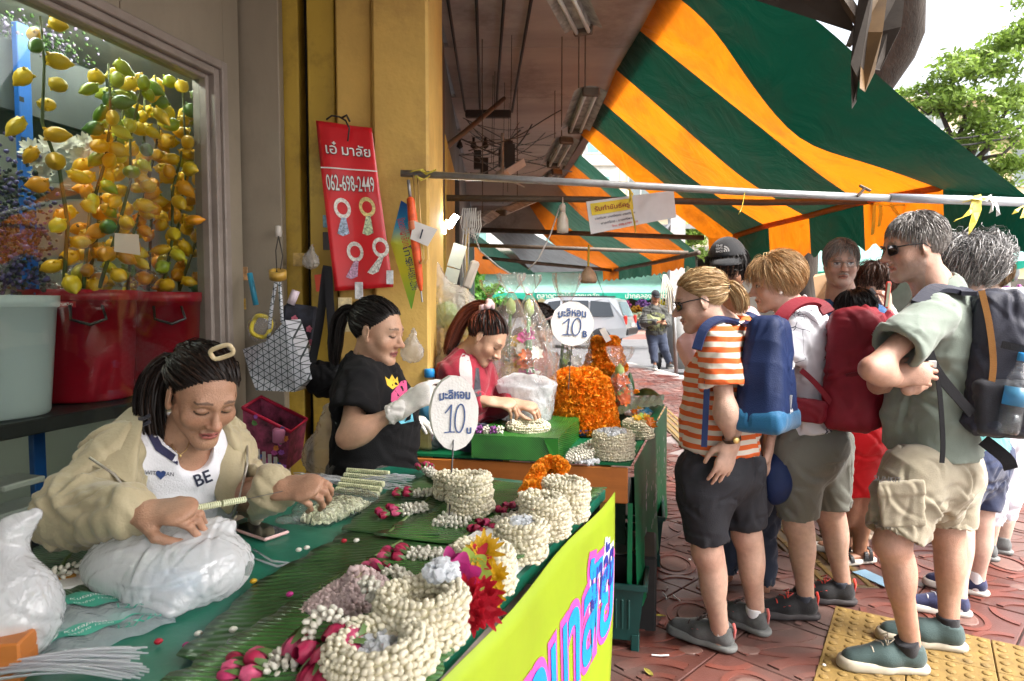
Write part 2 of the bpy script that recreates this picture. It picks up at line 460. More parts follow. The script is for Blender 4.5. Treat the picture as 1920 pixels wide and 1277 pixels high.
# ground
def sheet(name,poly,z,mat,kind='structure',th=0):
 mb=MB();k=len(poly);mb.add([(p[0],p[1],z)for p in poly],[list(range(k))])
 if th:mb.add([(p[0],p[1],z)for p in poly]+[(p[0],p[1],z-th)for p in poly],[(i,(i+1)%k,k+(i+1)%k,k+i)for i in range(k)])
 return mb.bd(name,mat,kind=kind)
asphalt=M('asphalt',(.13,.13,.135),.85,.18,3,.25,120)
concrete=M('pavement_concrete',(.24,.2,.19),.8,.2,2.2,.2,60,dirt=.4,dirtcol=(.07,.06,.055),ds=1.4)
sheet('ground',[(-250,-120),(250,-120),(250,400),(-250,400)],-.2,M('far_ground',(.2,.19,.17),.9,.2,.3))
KD=V(-1.68,9.85,0).normalized();K0=V(4.53,5.9,0)
def kp(s):return K0+KD*s
road=sheet('road',[(12,-40),(60,-40),(60,29),(-30,29),(-30,16)],-.13,asphalt)
pv=[(-14,-12),tuple(kp(-18))[:2],tuple(kp(0))[:2],tuple(kp(10))[:2],(kp(10).x-.25,kp(10).y+.5),(-14,kp(10).y+.9)]
pavement=sheet('pavement',pv,-.006,concrete,th=.18)
mb0=None
kerbmat=M('kerb_stone',(.42,.4,.37),.8,.15,5,.2,60,dirt=.35)
kp_=setp(bpy.data.objects.new('kerb',None),kind='structure');COL.objects.link(kp_)
for i in range(30):
 c=kp(-12+i*.75+.37)
 mb=MB();R=MR(math.atan2(-KD.x,KD.y),3,'Z');mb.box(c+V(.075,0,-.072),(.15,.735,.145),R,.012)
 mb.bd('kerb_stone',kerbmat,kp_)
far_walk=MB();far_walk.add([(-40,29,-.13),(60,29,-.13),(60,29,.08),(-40,29,.08),(60,60,.55),(-40,60,.55)],[(0,1,2,3),(3,2,4,5)])
far_walk.bd('far_pavement',M('far_paving',(.38,.2,.17),.8,.2,1.5),kind='structure')
T45=.431
def tile_mesh(kind):
 mb=MB();h=T45/2-.004
 mb.cur=0;mb.box((0,0,-.012),(2*h,2*h,.022),None,.003)
 def ringpoly(cx,cy,rx,ry,w,a0,a1,n,z,rot=0,slot=1):
  mb.cur=slot
  P=[]
  for i in range(n+1):
   a=a0+(a1-a0)*i/n;c,s=cos(a),sin(a)
   o=Vector((rx*c,ry*s));q=Vector(((rx-w)*c,(ry-w)*s))
   P.append((cx+o.x*cos(rot)-o.y*sin(rot),cy+o.x*sin(rot)+o.y*cos(rot),cx+q.x*cos(rot)-q.y*sin(rot),cy+q.x*sin(rot)+q.y*cos(rot)))
  P=[tuple(max(-h+.003,min(h-.003,t))for t in p)for p in P]
  vs,fs=[],[]
  for p in P:vs+=[(p[0],p[1],-.002),(p[0],p[1],z),(p[2],p[3],z),(p[2],p[3],-.002)]
  for i in range(n):
   for j in range(3):fs.append((i*4+j,i*4+j+1,(i+1)*4+j+1,(i+1)*4+j))
  mb.add(vs,fs)
 def disc(cx,cy,rx,ry,z,rot=0,n=20,slot=2):
  mb.cur=slot;vs=[]
  for(k,zz)in((1,-.002),(1,z-.002),(.94,z)):
   for i in range(n):
    a=2*pi*i/n;x,y=rx*k*cos(a),ry*k*sin(a);vs.append((max(-h+.003,min(h-.003,cx+x*cos(rot)-y*sin(rot))),max(-h+.003,min(h-.003,cy+x*sin(rot)+y*cos(rot))),zz))
  fs=[(r*n+i,r*n+(i+1)%n,(r+1)*n+(i+1)%n,(r+1)*n+i)for r in range(2)for i in range(n)]+[[2*n+i for i in range(n)]]
  mb.add(vs,fs)
 if kind==0:
  disc(-.02,.02,.1,.072,.005,.7);ringpoly(-.02,.02,.15,.118,.026,0,2*pi,28,.0045,.7)
  for cx,cy,a in((h,-h,pi/2),(-h,h,-pi/2),(h,h,pi),(-h,-h,0)):
   ringpoly(cx,cy,.15,.15,.028,a+.1,a+pi/2-.1,8,.0042)
 else:
  for cx,cy,a in((h,-h,pi/2),(-h,h,-pi/2)):
   ringpoly(cx,cy,.36,.36,.03,a+.1,a+pi/2-.1,14,.0045);ringpoly(cx,cy,.24,.24,.05,a+.12,a+pi/2-.12,12,.005)
   ringpoly(cx,cy,.13,.13,.03,a+.15,a+pi/2-.15,8,.0045)
  disc(h*.62,h*.62,.05,.034,.005,.78);disc(-h*.62,-h*.62,.05,.034,.005,.78)
 me=bpy.data.meshes.new('paving_tile');me.from_pydata(mb.v,[],mb.f);me.polygons.foreach_set('material_index',mb.m)
 bm=bmesh.new();bm.from_mesh(me);bmesh.ops.recalc_face_normals(bm,faces=bm.faces);bm.to_mesh(me);bm.free()
 for m in(M('tile_base',(.15,.035,.026),.55,.35,7,.3,90,dirt=.55,dirtcol=(.035,.03,.028),ds=3),M('tile_ridge',(.23,.05,.032),.5,.3,9,.25,110,dirt=.4,dirtcol=(.06,.045,.04),ds=4),M('tile_worn',(.17,.105,.09),.6,.3,9,.4,150,dirt=.5,dirtcol=(.05,.035,.03),ds=5)):me.materials.append(m)
 return me
for m in('tile_base','tile_ridge','tile_worn'):MATS.pop(m,None)
def tile_mat(name,c,rough,wet=True):
 m,t,b,out=new_mat(name);L=t.links.new
 oi=nn(t,'ShaderNodeObjectInfo');ge=nn(t,'ShaderNodeNewGeometry')
 n1=nn(t,'ShaderNodeTexNoise',Scale=9.0,Detail=6.0,Roughness=.65);L(ge.outputs['Position'],n1.inputs['Vector'])
 n2=nn(t,'ShaderNodeTexNoise',Scale=1.1,Detail=5.0,Roughness=.6);L(ge.outputs['Position'],n2.inputs['Vector'])
 n3=nn(t,'ShaderNodeTexNoise',Scale=160.0,Detail=2.0);L(ge.outputs['Position'],n3.inputs['Vector'])
 add=nn(t,'ShaderNodeMath',operation='MULTIPLY_ADD');L(oi.outputs['Random'],add.inputs[0]);add.inputs[1].default_value=.5;L(n1.outputs[0],add.inputs[2])
 mr=nn(t,'ShaderNodeMapRange');L(add.outputs[0],mr.inputs[0]);mr.inputs[1].default_value=.35;mr.inputs[2].default_value=1.1;mr.inputs[3].default_value=.62;mr.inputs[4].default_value=1.35
 mx=nn(t,'ShaderNodeMix',data_type='RGBA',blend_type='MULTIPLY');mx.inputs[0].default_value=1;mx.inputs[6].default_value=(*c,1);L(mr.outputs[0],mx.inputs[7])
 r2=nn(t,'ShaderNodeMapRange');L(n2.outputs[0],r2.inputs[0]);r2.inputs[1].default_value=.46;r2.inputs[2].default_value=.66;r2.inputs[4].default_value=.75
 m2=nn(t,'ShaderNodeMix',data_type='RGBA');L(r2.outputs[0],m2.inputs[0]);L(mx.outputs[2],m2.inputs[6]);m2.inputs[7].default_value=(.115,.082,.072,1)
 L(m2.outputs[2],b.inputs['Base Color'])
 rr=nn(t,'ShaderNodeMapRange');L(n2.outputs[0],rr.inputs[0]);rr.inputs[1].default_value=.4;rr.inputs[2].default_value=.62;rr.inputs[3].default_value=rough-.22;rr.inputs[4].default_value=rough+.25
 L(rr.outputs[0],b.inputs['Roughness'])
 bp=nn(t,'ShaderNodeBump',Strength=.3,Distance=.004);L(n3.outputs[0],bp.inputs['Height']);L(bp.outputs[0],b.inputs['Normal'])
 return m
tile_mat('tile_base',(.105,.04,.032),.5);tile_mat('tile_ridge',(.145,.042,.03),.5);tile_mat('tile_worn',(.16,.085,.07),.6)
TM=[tile_mesh(0),tile_mesh(1)]
c45=math.sqrt(.5)
TILES=[]
S45=T45*math.sqrt(2)
def tactile_hit(x,y):
 a=V(x-1.215,y-2.574,0);u=a.x*.527+a.y*.85;v=a.x*.85-a.y*.527
 return(-.15<u<.6 and.05<v<2.2)
for i in range(-28,30):
 for j in range(-4,46):
  d=2.435+(i+.5)*S45;s_=5.375+(j-12+.5)*S45
  x,y=(s_-d)/2,(s_+d)/2
  if y<1.7 or y>15.3 or x<.15 or x>4.6+(5.9-y)*.17-.35:continue
  if x/y>.95 or tactile_hit(x,y):continue
  if(x>1.62 and x<2.02 and 3.3<y<9.3):continue
  TILES.append((y*y+x*x,x,y,(i*7+j*3)%2,(i+j)%4))
TILES.sort()
for n,(_,x,y,k,r)in enumerate(TILES[:300]):
 o=link('paving_tile',TM[k],None,pavement);o.location=(x,y,.012+ru(-.0015,.0015));o.rotation_euler=(ru(-.004,.004),ru(-.004,.004),pi/4+r*pi/2)
rest=TILES[300:]
if rest:
 mb=MB();
 for _,x,y,k,r in rest:mb.box((x,y,.001),(T45-.01,T45-.01,.018),MR(pi/4,3,'Z'))
 mb.bd('paving_tiles',MATS['tile_worn'],pavement,'stuff')
yel=M('tactile_yellow',(.2,.125,.03),.75,.35,7,.3,120,dirt=.9,dirtcol=(.09,.06,.03),ds=5)
def dome_tile():
 mb=MB();mb.box((0,0,-.011),(.296,.296,.022),None,.003);mb.smooth=True
 for i in range(5):
  for j in range(5):
   mb.lathe([(.018,0),(.0165,.0025),(.012,.0048),(.006,.0058),(0.0001,.006)],((i-2)*.0585,(j-2)*.0585,0),n=12)
 me_o=mb.bd('tactile_tile',yel);me=me_o.data;bpy.data.objects.remove(me_o);return me
def bar_tile():
 mb=MB();mb.cur=1;mb.box((0,0,-.011),(.296,.296,.022),None,.003);mb.cur=0
 for i in range(4):mb.box(((i-1.5)*.072,0,.003),(.034,.285,.009),None,.004)
 o=mb.bd('bar_tile',[yel,M('tactile_dirty',(.14,.1,.05),.7,.3,8,.2,90)]);me=o.data;bpy.data.objects.remove(o);return me
dm,bm_=dome_tile(),bar_tile()
ang=math.atan2(.85,.527)-pi/2
for i in range(-1,2):
 for j in range(0,7):
  p=V(1.215,2.574,0)+V(.527,.85,0)*(i+.5)*.3+V(.85,-.527,0)*(j+.5)*.3
  if p.y<2.1:continue
  o=link('tactile_tile',dm,None,pavement);o.location=(p.x,p.y,.019);o.rotation_euler=(0,0,ang)
for j in range(20):
 o=link('bar_tile',bm_,None,pavement);o.location=(1.72+j*.014,3.45+j*.3,.013);o.rotation_euler=(0,0,-.047)
rng2=np.random.default_rng(3)
lit=[(1293,1050,'petal'),(1510,1000,'petal'),(1480,1040,'petal'),(1236,1155,'leaf'),(1216,1261,'leaf'),(1330,1120,'petal'),(1470,985,'scrap'),(1445,1010,'scrap'),(1246,1118,'straw'),(1268,1122,'straw'),(1545,1248,'petal'),(1238,1230,'straw'),(1455,965,'petal'),(1640,1085,'card'),(1322,1062,'straw'),(1424,1001,'petal')]
LITX=['left of the near planter tray','by the blond woman\'s shorts','behind the blond woman\'s knees','nearest the green side sheet','at the bottom edge of the picture','between the striped woman\'s feet and the tray','under the navy cap','left of the navy cap','closest to the far planter tray','right of the far planter tray','beside the tall man\'s near shoe','in front of the near planter tray','under the hem of the grey shorts','beside the yellow tactile tiles','behind the striped woman\'s calf','behind the striped woman\'s knee']
LITK={'petal':'white petal on the red paving','leaf':'yellow green fallen leaf','scrap':'scrap of white paper','straw':'pale plastic straw piece','card':'flat pale blue card'}
for li_,(px,py,k)in enumerate(lit):
 p=WZ(px,py,.019);mb=MB();a=ru(0,6.3);R=MR(a,3,'Z')
 if k=='leaf':mb.grid([[p+R@V(x*.03,y*w*.011,.004*abs(y))for y in(-1,0,1)]for x,w in((-1,.1),(-.5,.9),(.2,1),(.7,.6),(1,.05))]);m=M('dry_leaf',(.3,.27,.05),.5,.3,40)
 elif k=='straw':mb.tube([p+R@V(-.035,0,.004),p+R@V(0,.004,.004),p+R@V(.035,0,.004)],.0035,6);m=M('white_plastic_bits',(.7,.7,.68),.4)
 elif k=='card':mb.box(p+V(0,0,.003),(.09,.2,.004),MR(.35,3,'Z'));m=M('blue_card',(.3,.5,.66),.5)
 else:mb.lathe([(.0001,0),(.008 if k=='petal' else.016,.002),(.006,.006),(.0001,.007)],p,n=7);m=M('white_petal',(.75,.73,.68),.6)
 o=mb.bd('fallen_leaf' if k=='leaf' else{'petal':'fallen_petal','straw':'plastic_straw','card':'paper_card','scrap':'paper_scrap'}[k],m)
 setp(o,LITK[k]+' '+LITX[li_],{'leaf':'leaf','petal':'petal','straw':'straw','card':'card','scrap':'paper scrap'}[k],'litter on the pavement: '+k)
A15=math.radians(15);dW=V(sin(A15),cos(A15),0);nW=V(cos(A15),-sin(A15),0);UP=V(0,0,1)
C0=V(-1.229,2.9,0)
def wp(s,z,out=0):return C0-dW*s+nW*out+UP*z
RW=Matrix((dW,-nW,UP)).transposed()
grey=M('grey_painted_panel',(.27,.23,.17),.6,.12,3,.1,40,dirt=.25,dirtcol=(.1,.085,.065),ds=4,stretch=(1,1,.35))
frm=M('window_frame_metal',(.27,.23,.2),.45,.15,8,.08,60,dirt=.25,dirtcol=(.08,.05,.04),ds=7)
dark=M('dark_gap',(.012,.011,.01),.8)
shop=thing('shop_front','grey panelled shop front with a large window of hanging yellow fruit','shop',wp(1.2,0))
def wbox(name,s0,s1,z0,z1,o0,o1,mat,parent=shop,bev=0):
 mb=MB();mb.box(wp((s0+s1)/2,(z0+z1)/2,(o0+o1)/2),(abs(s1-s0),abs(o1-o0),z1-z0),RW,bev);return mb.bd(name,mat,parent)
WZ0,WZ1,WS0,WS1=.32,2.36,.07,2.6
zt=lambda s:WZ1+.06-(.045)*s
wbox('wall_panel',.0,.53,2.47,3.32,-.1,0,grey);wbox('wall_panel',.535,1.6,2.47,3.32,-.1,0,grey);wbox('wall_panel',1.605,4.2,2.47,3.32,-.1,0,grey)
wbox('wall_panel',-.1,-.002,0,3.32,-.1,.0,grey);wbox('sill_panel',.0,4.2,0,WZ0-.02,-.1,0,grey);wbox('wall_panel',2.72,4.2,WZ0,2.465,-.1,0,grey)
for(w0,w1,o0,o1)in((0,.035,-.07,.022),(.035,.065,-.08,.008),(.065,.085,-.09,-.02)):
 wbox('window_frame',0+w0,0+w1,WZ0,2.465-w0,o0,o1,frm,bev=.004)
 wbox('window_frame',w1,2.72-w0,2.465-w1,2.465-w0,o0,o1,frm,bev=.004)
 wbox('window_frame',w1,2.72,WZ0-.02+w0,WZ0-.02+w1,o0,o1,frm,bev=.004)
glass=wbox('window_glass',.087,2.7,WZ0+.06,2.385,-.058,-.052,clear_mat('shop_glass',(.86,.9,.86),rough=.01,refl=1.42))
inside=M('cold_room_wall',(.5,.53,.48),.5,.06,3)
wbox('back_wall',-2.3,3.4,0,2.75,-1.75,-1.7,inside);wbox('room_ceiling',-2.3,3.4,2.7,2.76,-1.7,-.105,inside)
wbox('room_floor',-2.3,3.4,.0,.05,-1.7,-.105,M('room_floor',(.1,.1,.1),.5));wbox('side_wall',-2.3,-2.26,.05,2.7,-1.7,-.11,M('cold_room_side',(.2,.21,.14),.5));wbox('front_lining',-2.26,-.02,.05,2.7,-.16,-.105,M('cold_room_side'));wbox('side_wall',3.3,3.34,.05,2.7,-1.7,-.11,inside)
lamp=thing('tube_lamp','white tube lamp under the cold room ceiling behind the shop window','lamp',wp(1.0,2.68,-.55))
mb=MB();mb.tube([wp(-.4,2.655,-.45),wp(1.6,2.655,-.45)],.014,10);tl=mb.bd('lamp_tube',M('tube_lit',(1,1,.93),emit=30),lamp)
mb=MB();mb.box(wp(.6,2.685,-.45),(2.1,.06,.03),RW,.004);mb.bd('lamp_body',M('lamp_body_white',(.7,.7,.68),.4),lamp)
ochre=M('yellow_painted_plaster',(.6,.39,.1),.7,.12,3,.3,35,dirt=.6,dirtcol=(.3,.17,.05),ds=2.6)
ochre2=M('yellow_painted_metal',(.46,.31,.04),.5,.2,3,.1,60,dirt=.6,dirtcol=(.09,.055,.015),ds=6,stretch=(1,1,.3))
column=thing('yellow_column','yellow painted building column with dark shutter groove beside the shop window','column',(-.6,3.2,0))
def cbox(name,px0,px1,Y,z0,z1,dep,mat,parent=column,bev=.004):
 x0,x1=(px0-960)/FPX*Y,(px1-960)/FPX*Y
 mb=MB();mb.box(((x0+x1)/2,Y+dep/2,(z0+z1)/2),(x1-x0,dep,z1-z0),None,bev);return mb.bd(name,mat,parent)
cbox('grey_pilaster',440,532,3.03,0,3.32,.06,grey)
cbox('yellow_strip',532,568,3.1,0,3.32,.4,ochre2);cbox('shutter_groove',566,586,3.2,0,3.32,.3,dark)
cbox('yellow_strip',584,634,3.08,0,3.32,.4,ochre2);cbox('yellow_strip',636,702,3.04,0,3.32,.4,ochre,bev=.008);cbox('column_face',702,806,2.99,0,3.32,.62,ochre,bev=.012)
sw=thing('arcade_wall','dim grey arcade wall running down the street behind the yellow column','wall',(-.45,8,0))
mb=MB();mb.add([(-.46,3.7,0),(-.95,17,0),(-.95,17,3.32),(-.46,3.7,3.32)],[(0,1,2,3)]);mb.bd('wall_face',M('arcade_grey',(.12,.14,.15),.7,.25,1.5,.1,30,dirt=.6),sw)
for(y0,y1,z0,z1,m)in((4.2,5.4,0,2.5,ochre2),(6.3,7.6,0,2.6,M('arcade_shutter',(.09,.1,.1),.5)),(8.2,9.4,0,2.5,ochre2),(3.75,4.15,1.9,3.0,M('brown_board',(.05,.025,.018),.6)),(10,12,.2,2.5,M('teal_panel',(.1,.25,.22),.6))):
 xm=-.46-(((y0+y1)/2-3.7)*.0368)
 mb=MB();mb.box((xm+.03,(y0+y1)/2,(z0+z1)/2),(.07,y1-y0,z1-z0),MR(.0368,3,'Z'),.006);mb.bd('wall_board',m,sw)
# arcade ceiling
CZ=3.3
ceil=thing('arcade_ceiling','stained board ceiling over the stalls with cables fixed beneath','ceiling',(0,6,CZ))
cm=M('stained_ceiling_board',(.36,.335,.31),.8,.25,1.5,.1,30,dirt=.75,dirtcol=(.055,.035,.022),ds=1.1,stretch=(.35,1,1))
y=-1.0;k=0
while y<16:
 w=1.19;x0=-.46-(y-3.7)*.0368 if y>3.2 else-3.2;x1=.93-.048*(y-4)
 xa=min(x0,-.45)
 mb=MB();mb.box(((xa+x1)/2,y+w/2,CZ+.02),(x1-xa,w-.008,.035),None,.003);mb.bd('ceiling_board',cm,ceil);y+=w;k+=1
mb=MB();mb.box((.97-.048*3,7.5,CZ+.03),(.09,17,.14),MR(.048,3,'Z'));mb.bd('edge_beam',M('edge_beam_brown',(.1,.06,.04),.6,.3,3),ceil)
mb=MB();mb.box((-1.15,5.5,CZ+.2),(4.2,21,.1));mb.bd('roof_slab',M('slab_top',(.3,.3,.3),.8),ceil)
mb=MB();mb.box((.2,10.3,CZ-.14),(1.9,.08,.28));mb.bd('cross_beam',cm,ceil)
mb=MB();mb.box((.2,12.5,CZ-.3),(1.9,.08,.5));mb.bd('cross_beam',cm,ceil)
# awnings
def canvas(name,c,trans=.45,dirt=.25):
 if name in MATS:return MATS[name]
 m,t,b,out=new_mat(name);L=t.links.new;tc=nn(t,'ShaderNodeTexCoord')
 n1=nn(t,'ShaderNodeTexNoise',Scale=2.2,Detail=8.0,Roughness=.65,Distortion=.6);L(tc.outputs['Object'],n1.inputs['Vector'])
 r=nn(t,'ShaderNodeMapRange');L(n1.outputs[0],r.inputs[0]);r.inputs[1].default_value=.46;r.inputs[2].default_value=.74;r.inputs[4].default_value=dirt
 mx=nn(t,'ShaderNodeMix',data_type='RGBA');mx.inputs[6].default_value=(*c,1);mx.inputs[7].default_value=(c[0]*.3+.02,c[1]*.25+.012,c[2]*.3+.008,1);L(r.outputs[0],mx.inputs[0])
 n4=nn(t,'ShaderNodeTexNoise',Scale=.7,Detail=3.0);L(tc.outputs['Object'],n4.inputs['Vector'])
 r4=nn(t,'ShaderNodeMapRange');L(n4.outputs[0],r4.inputs[0]);r4.inputs[1].default_value=.3;r4.inputs[2].default_value=.7;r4.inputs[3].default_value=.8;r4.inputs[4].default_value=1.12
 m4=nn(t,'ShaderNodeMix',data_type='RGBA',blend_type='MULTIPLY');m4.inputs[0].default_value=1;L(mx.outputs[2],m4.inputs[6]);L(r4.outputs[0],m4.inputs[7]);cc=m4.outputs[2]
 L(cc,b.inputs['Base Color']);b.inputs['Roughness'].default_value=.5;b.inputs['Specular IOR Level'].default_value=.35
 tr=nn(t,'ShaderNodeBsdfTranslucent');L(cc,tr.inputs[0]);ms=nn(t,'ShaderNodeMixShader');ms.inputs[0].default_value=trans
 L(b.outputs[0],ms.inputs[1]);L(tr.outputs[0],ms.inputs[2]);L(ms.outputs[0],out.inputs[0])
 n3=nn(t,'ShaderNodeTexNoise',Scale=3.0,Detail=4.0,Distortion=1.0);L(tc.outputs['Object'],n3.inputs['Vector'])
 bp=nn(t,'ShaderNodeBump',Strength=.5,Distance=.07);L(n3.outputs[0],bp.inputs['Height']);L(bp.outputs[0],b.inputs['Normal']);L(bp.outputs[0],tr.inputs['Normal'])
 return m
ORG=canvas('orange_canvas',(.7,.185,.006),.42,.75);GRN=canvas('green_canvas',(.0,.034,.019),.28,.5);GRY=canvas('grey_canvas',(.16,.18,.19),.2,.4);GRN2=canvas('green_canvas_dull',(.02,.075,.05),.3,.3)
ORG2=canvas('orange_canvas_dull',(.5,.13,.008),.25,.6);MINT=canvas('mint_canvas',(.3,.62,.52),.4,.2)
def seam(pts,Y0,Y1,n=22):
 """polyline in the picture with depth Y0 at its start and Y1 at its end -> n points"""
 P=[Vector(p)for p in pts];L=[0]
 for a,b in zip(P,P[1:]):L.append(L[-1]+(b-a).length)
 out=[]
 for i in range(n):
  s=L[-1]*i/(n-1);k=max(j for j in range(len(P)-1)if L[j]<=s+1e-9);t=(s-L[k])/(L[k+1]-L[k]);q=P[k].lerp(P[k+1],t)
  u=i/(n-1);Y=1/((1-u)/Y0+u/Y1);out.append(W(q.x,q.y,Y))
 for _ in range(3):
  out=[out[0]]+[(out[i-1]+out[i]*2+out[i+1])/4 for i in range(1,n-1)]+[out[-1]]
 return out
def awning(name,label,seams,mats,vdrop,sag=.03,val=True,valmats=None):
 root=thing(name,label,'awning',tuple(sum(seams[0],Vector())/len(seams[0])))
 nw=8
 for i in range(len(seams)-1):
  a,b=seams[i],seams[i+1];n=len(a)
  G=[[a[j].lerp(b[j],k/nw)+V(0,0,-sag*sin(pi*k/nw)*sin(pi*j/(n-1)))for k in range(nw+1)]for j in range(n)]
  mb=MS();mb.grid(G);mb.bd('canvas_stripe',mats[i],root)
  if val:
   p,q=a[-1],b[-1];m=16;L=(q-p).length;rows=[]
   for r in range(6):
    row=[]
    for k in range(m+1):
     t=k/m;c=p.lerp(q,t);ph=(c.y*2*pi/.22);dz=vdrop*(r/5)*(1-.16*(.5+.5*cos(ph))if r else 1)
     row.append(c+V(.012*sin(c.y*9)*r/5+.01*r/5,0,-dz))
    rows.append(row)
   mb=MS();mb.grid(rows);mb.bd('valance',(valmats or mats)[i],root)
 return root
S1=[seam([(1085,249),(1170,325),(1261,397),(1328,446)],7.25,6.5),seam([(1109,236),(1240,340),(1285,374),(1383,446)],6.96,6.3),seam([(1131,193),(1290,330),(1354,375),(1441,427)],6.17,5.72),seam([(1156,131),(1386,330),(1470,384),(1517,409)],5.29,5.02),seam([(1200,58),(1420,234),(1539,330),(1619,383)],4.55,4.3),seam([(1245,-25),(1330,40),(1415,168),(1482,252),(1516,276),(1617,303),(1684,325),(1768,356)],3.95,3.56),seam([(1290,-130),(1480,0),(1563,60),(1634,133),(1751,232),(1886,337),(1925,368)],3.3,3.05)]
awroot=None
aw=awning('striped_awning','large orange and green striped canvas awning over the tourists',S1,[ORG,GRN,ORG,GRN,ORG,GRN],.3,.03)
mb=MB();fr_=[S1[i][-1]for i in range(len(S1))]
mb.smooth=True;mb.tube([p+V(-.02,0,.02)for p in fr_[1:6]],.028,8);mb.bd('hem_band',ORG,aw)
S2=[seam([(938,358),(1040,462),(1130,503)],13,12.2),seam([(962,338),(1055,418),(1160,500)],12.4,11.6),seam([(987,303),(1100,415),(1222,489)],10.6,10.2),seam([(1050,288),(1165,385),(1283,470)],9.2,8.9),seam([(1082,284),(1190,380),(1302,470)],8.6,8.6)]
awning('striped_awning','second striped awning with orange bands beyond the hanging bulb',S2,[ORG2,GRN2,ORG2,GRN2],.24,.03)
S3=[seam([(868,395),(960,470),(1000,511)],17,16),seam([(905,350),(1000,440),(1137,508)],13.4,12.6)]
awning('grey_tarpaulin','slack grey tarpaulin stretched beyond the second striped awning',S3,[GRY],.1,.12,val=False)
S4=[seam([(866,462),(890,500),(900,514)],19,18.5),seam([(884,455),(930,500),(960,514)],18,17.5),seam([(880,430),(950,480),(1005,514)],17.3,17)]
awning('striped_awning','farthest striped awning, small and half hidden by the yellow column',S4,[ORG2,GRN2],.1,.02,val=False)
steel=M('galvanised_pipe',(.36,.37,.38),.38,.2,14,.05,90,metal=.6,dirt=.35,dirtcol=(.12,.08,.05),ds=5)
rusty=M('rusty_pipe',(.1,.075,.055),.6,.3,12,.1,80,metal=.2)
def pipe(label,pts,r,mat,n=10):
 mb=MS();mb.tube(pts,r,n);return setp(mb.bd('scaffold_pipe',mat),label,'pipe','pipes under the awnings')
p1=[W(752,325,2.93),W(1100,343,2.9),W(1420,361,2.86),W(1672,372,2.83)]
mb=MS();mb.tube(p1,.0155,12);pp=setp(mb.bd('scaffold_pipe',steel),'nearest grey pipe running from the yellow column across the tourists','pipe','pipes under the awnings')
mb=MS();mb.tube([W(1668,371,2.83),W(1800,375,2.81),W(2000,382,2.78)],.0185,12);mb.bd('pipe_sleeve',M('bright_galvanised',(.5,.54,.6),.35,.1,10,metal=.5),pp)
mb=MB();mb.tube([W(1608,368,2.82),W(1622,352,2.82)],.006,6);mb.tube([W(1612,348,2.82),W(1632,358,2.82)],.006,6);mb.bd('clamp_bolt',rusty,pp)
pipe('second brown pipe just below the nearest one, behind the hanging sign',[W(812,371,4.3),W(1100,374,4.3),W(1420,380,4.3),W(1640,377,4.2),W(1700,372,4.15)],.021,rusty)
pipe('third thin rusty pipe crossing behind the hanging bulb',[W(880,430,6.6),W(1150,440,6.5),W(1320,446,6.4)],.024,rusty)
pipe('fourth thin rusty pipe crossing below the bulb',[W(860,459,8.7),W(1050,465,8.6),W(1290,474,8.5)],.026,rusty)
pipe('lowest rusty pipe sloping to the corner of the second awning',[W(905,483,11),W(1000,493,11.2),W(1150,507,11.9)],.03,rusty)
pipe('rusty front bar of the second awning above its valance',[W(1150,507,11.9),W(1230,492,9.8),W(1310,474,8.2)],.03,rusty)
def unit(v):v=A(v);return v/max(np.linalg.norm(v),1e-9)
def lerp(a,b,t):return A(a)*(1-t)+A(b)*t
SKIN=skin_mat('skin')
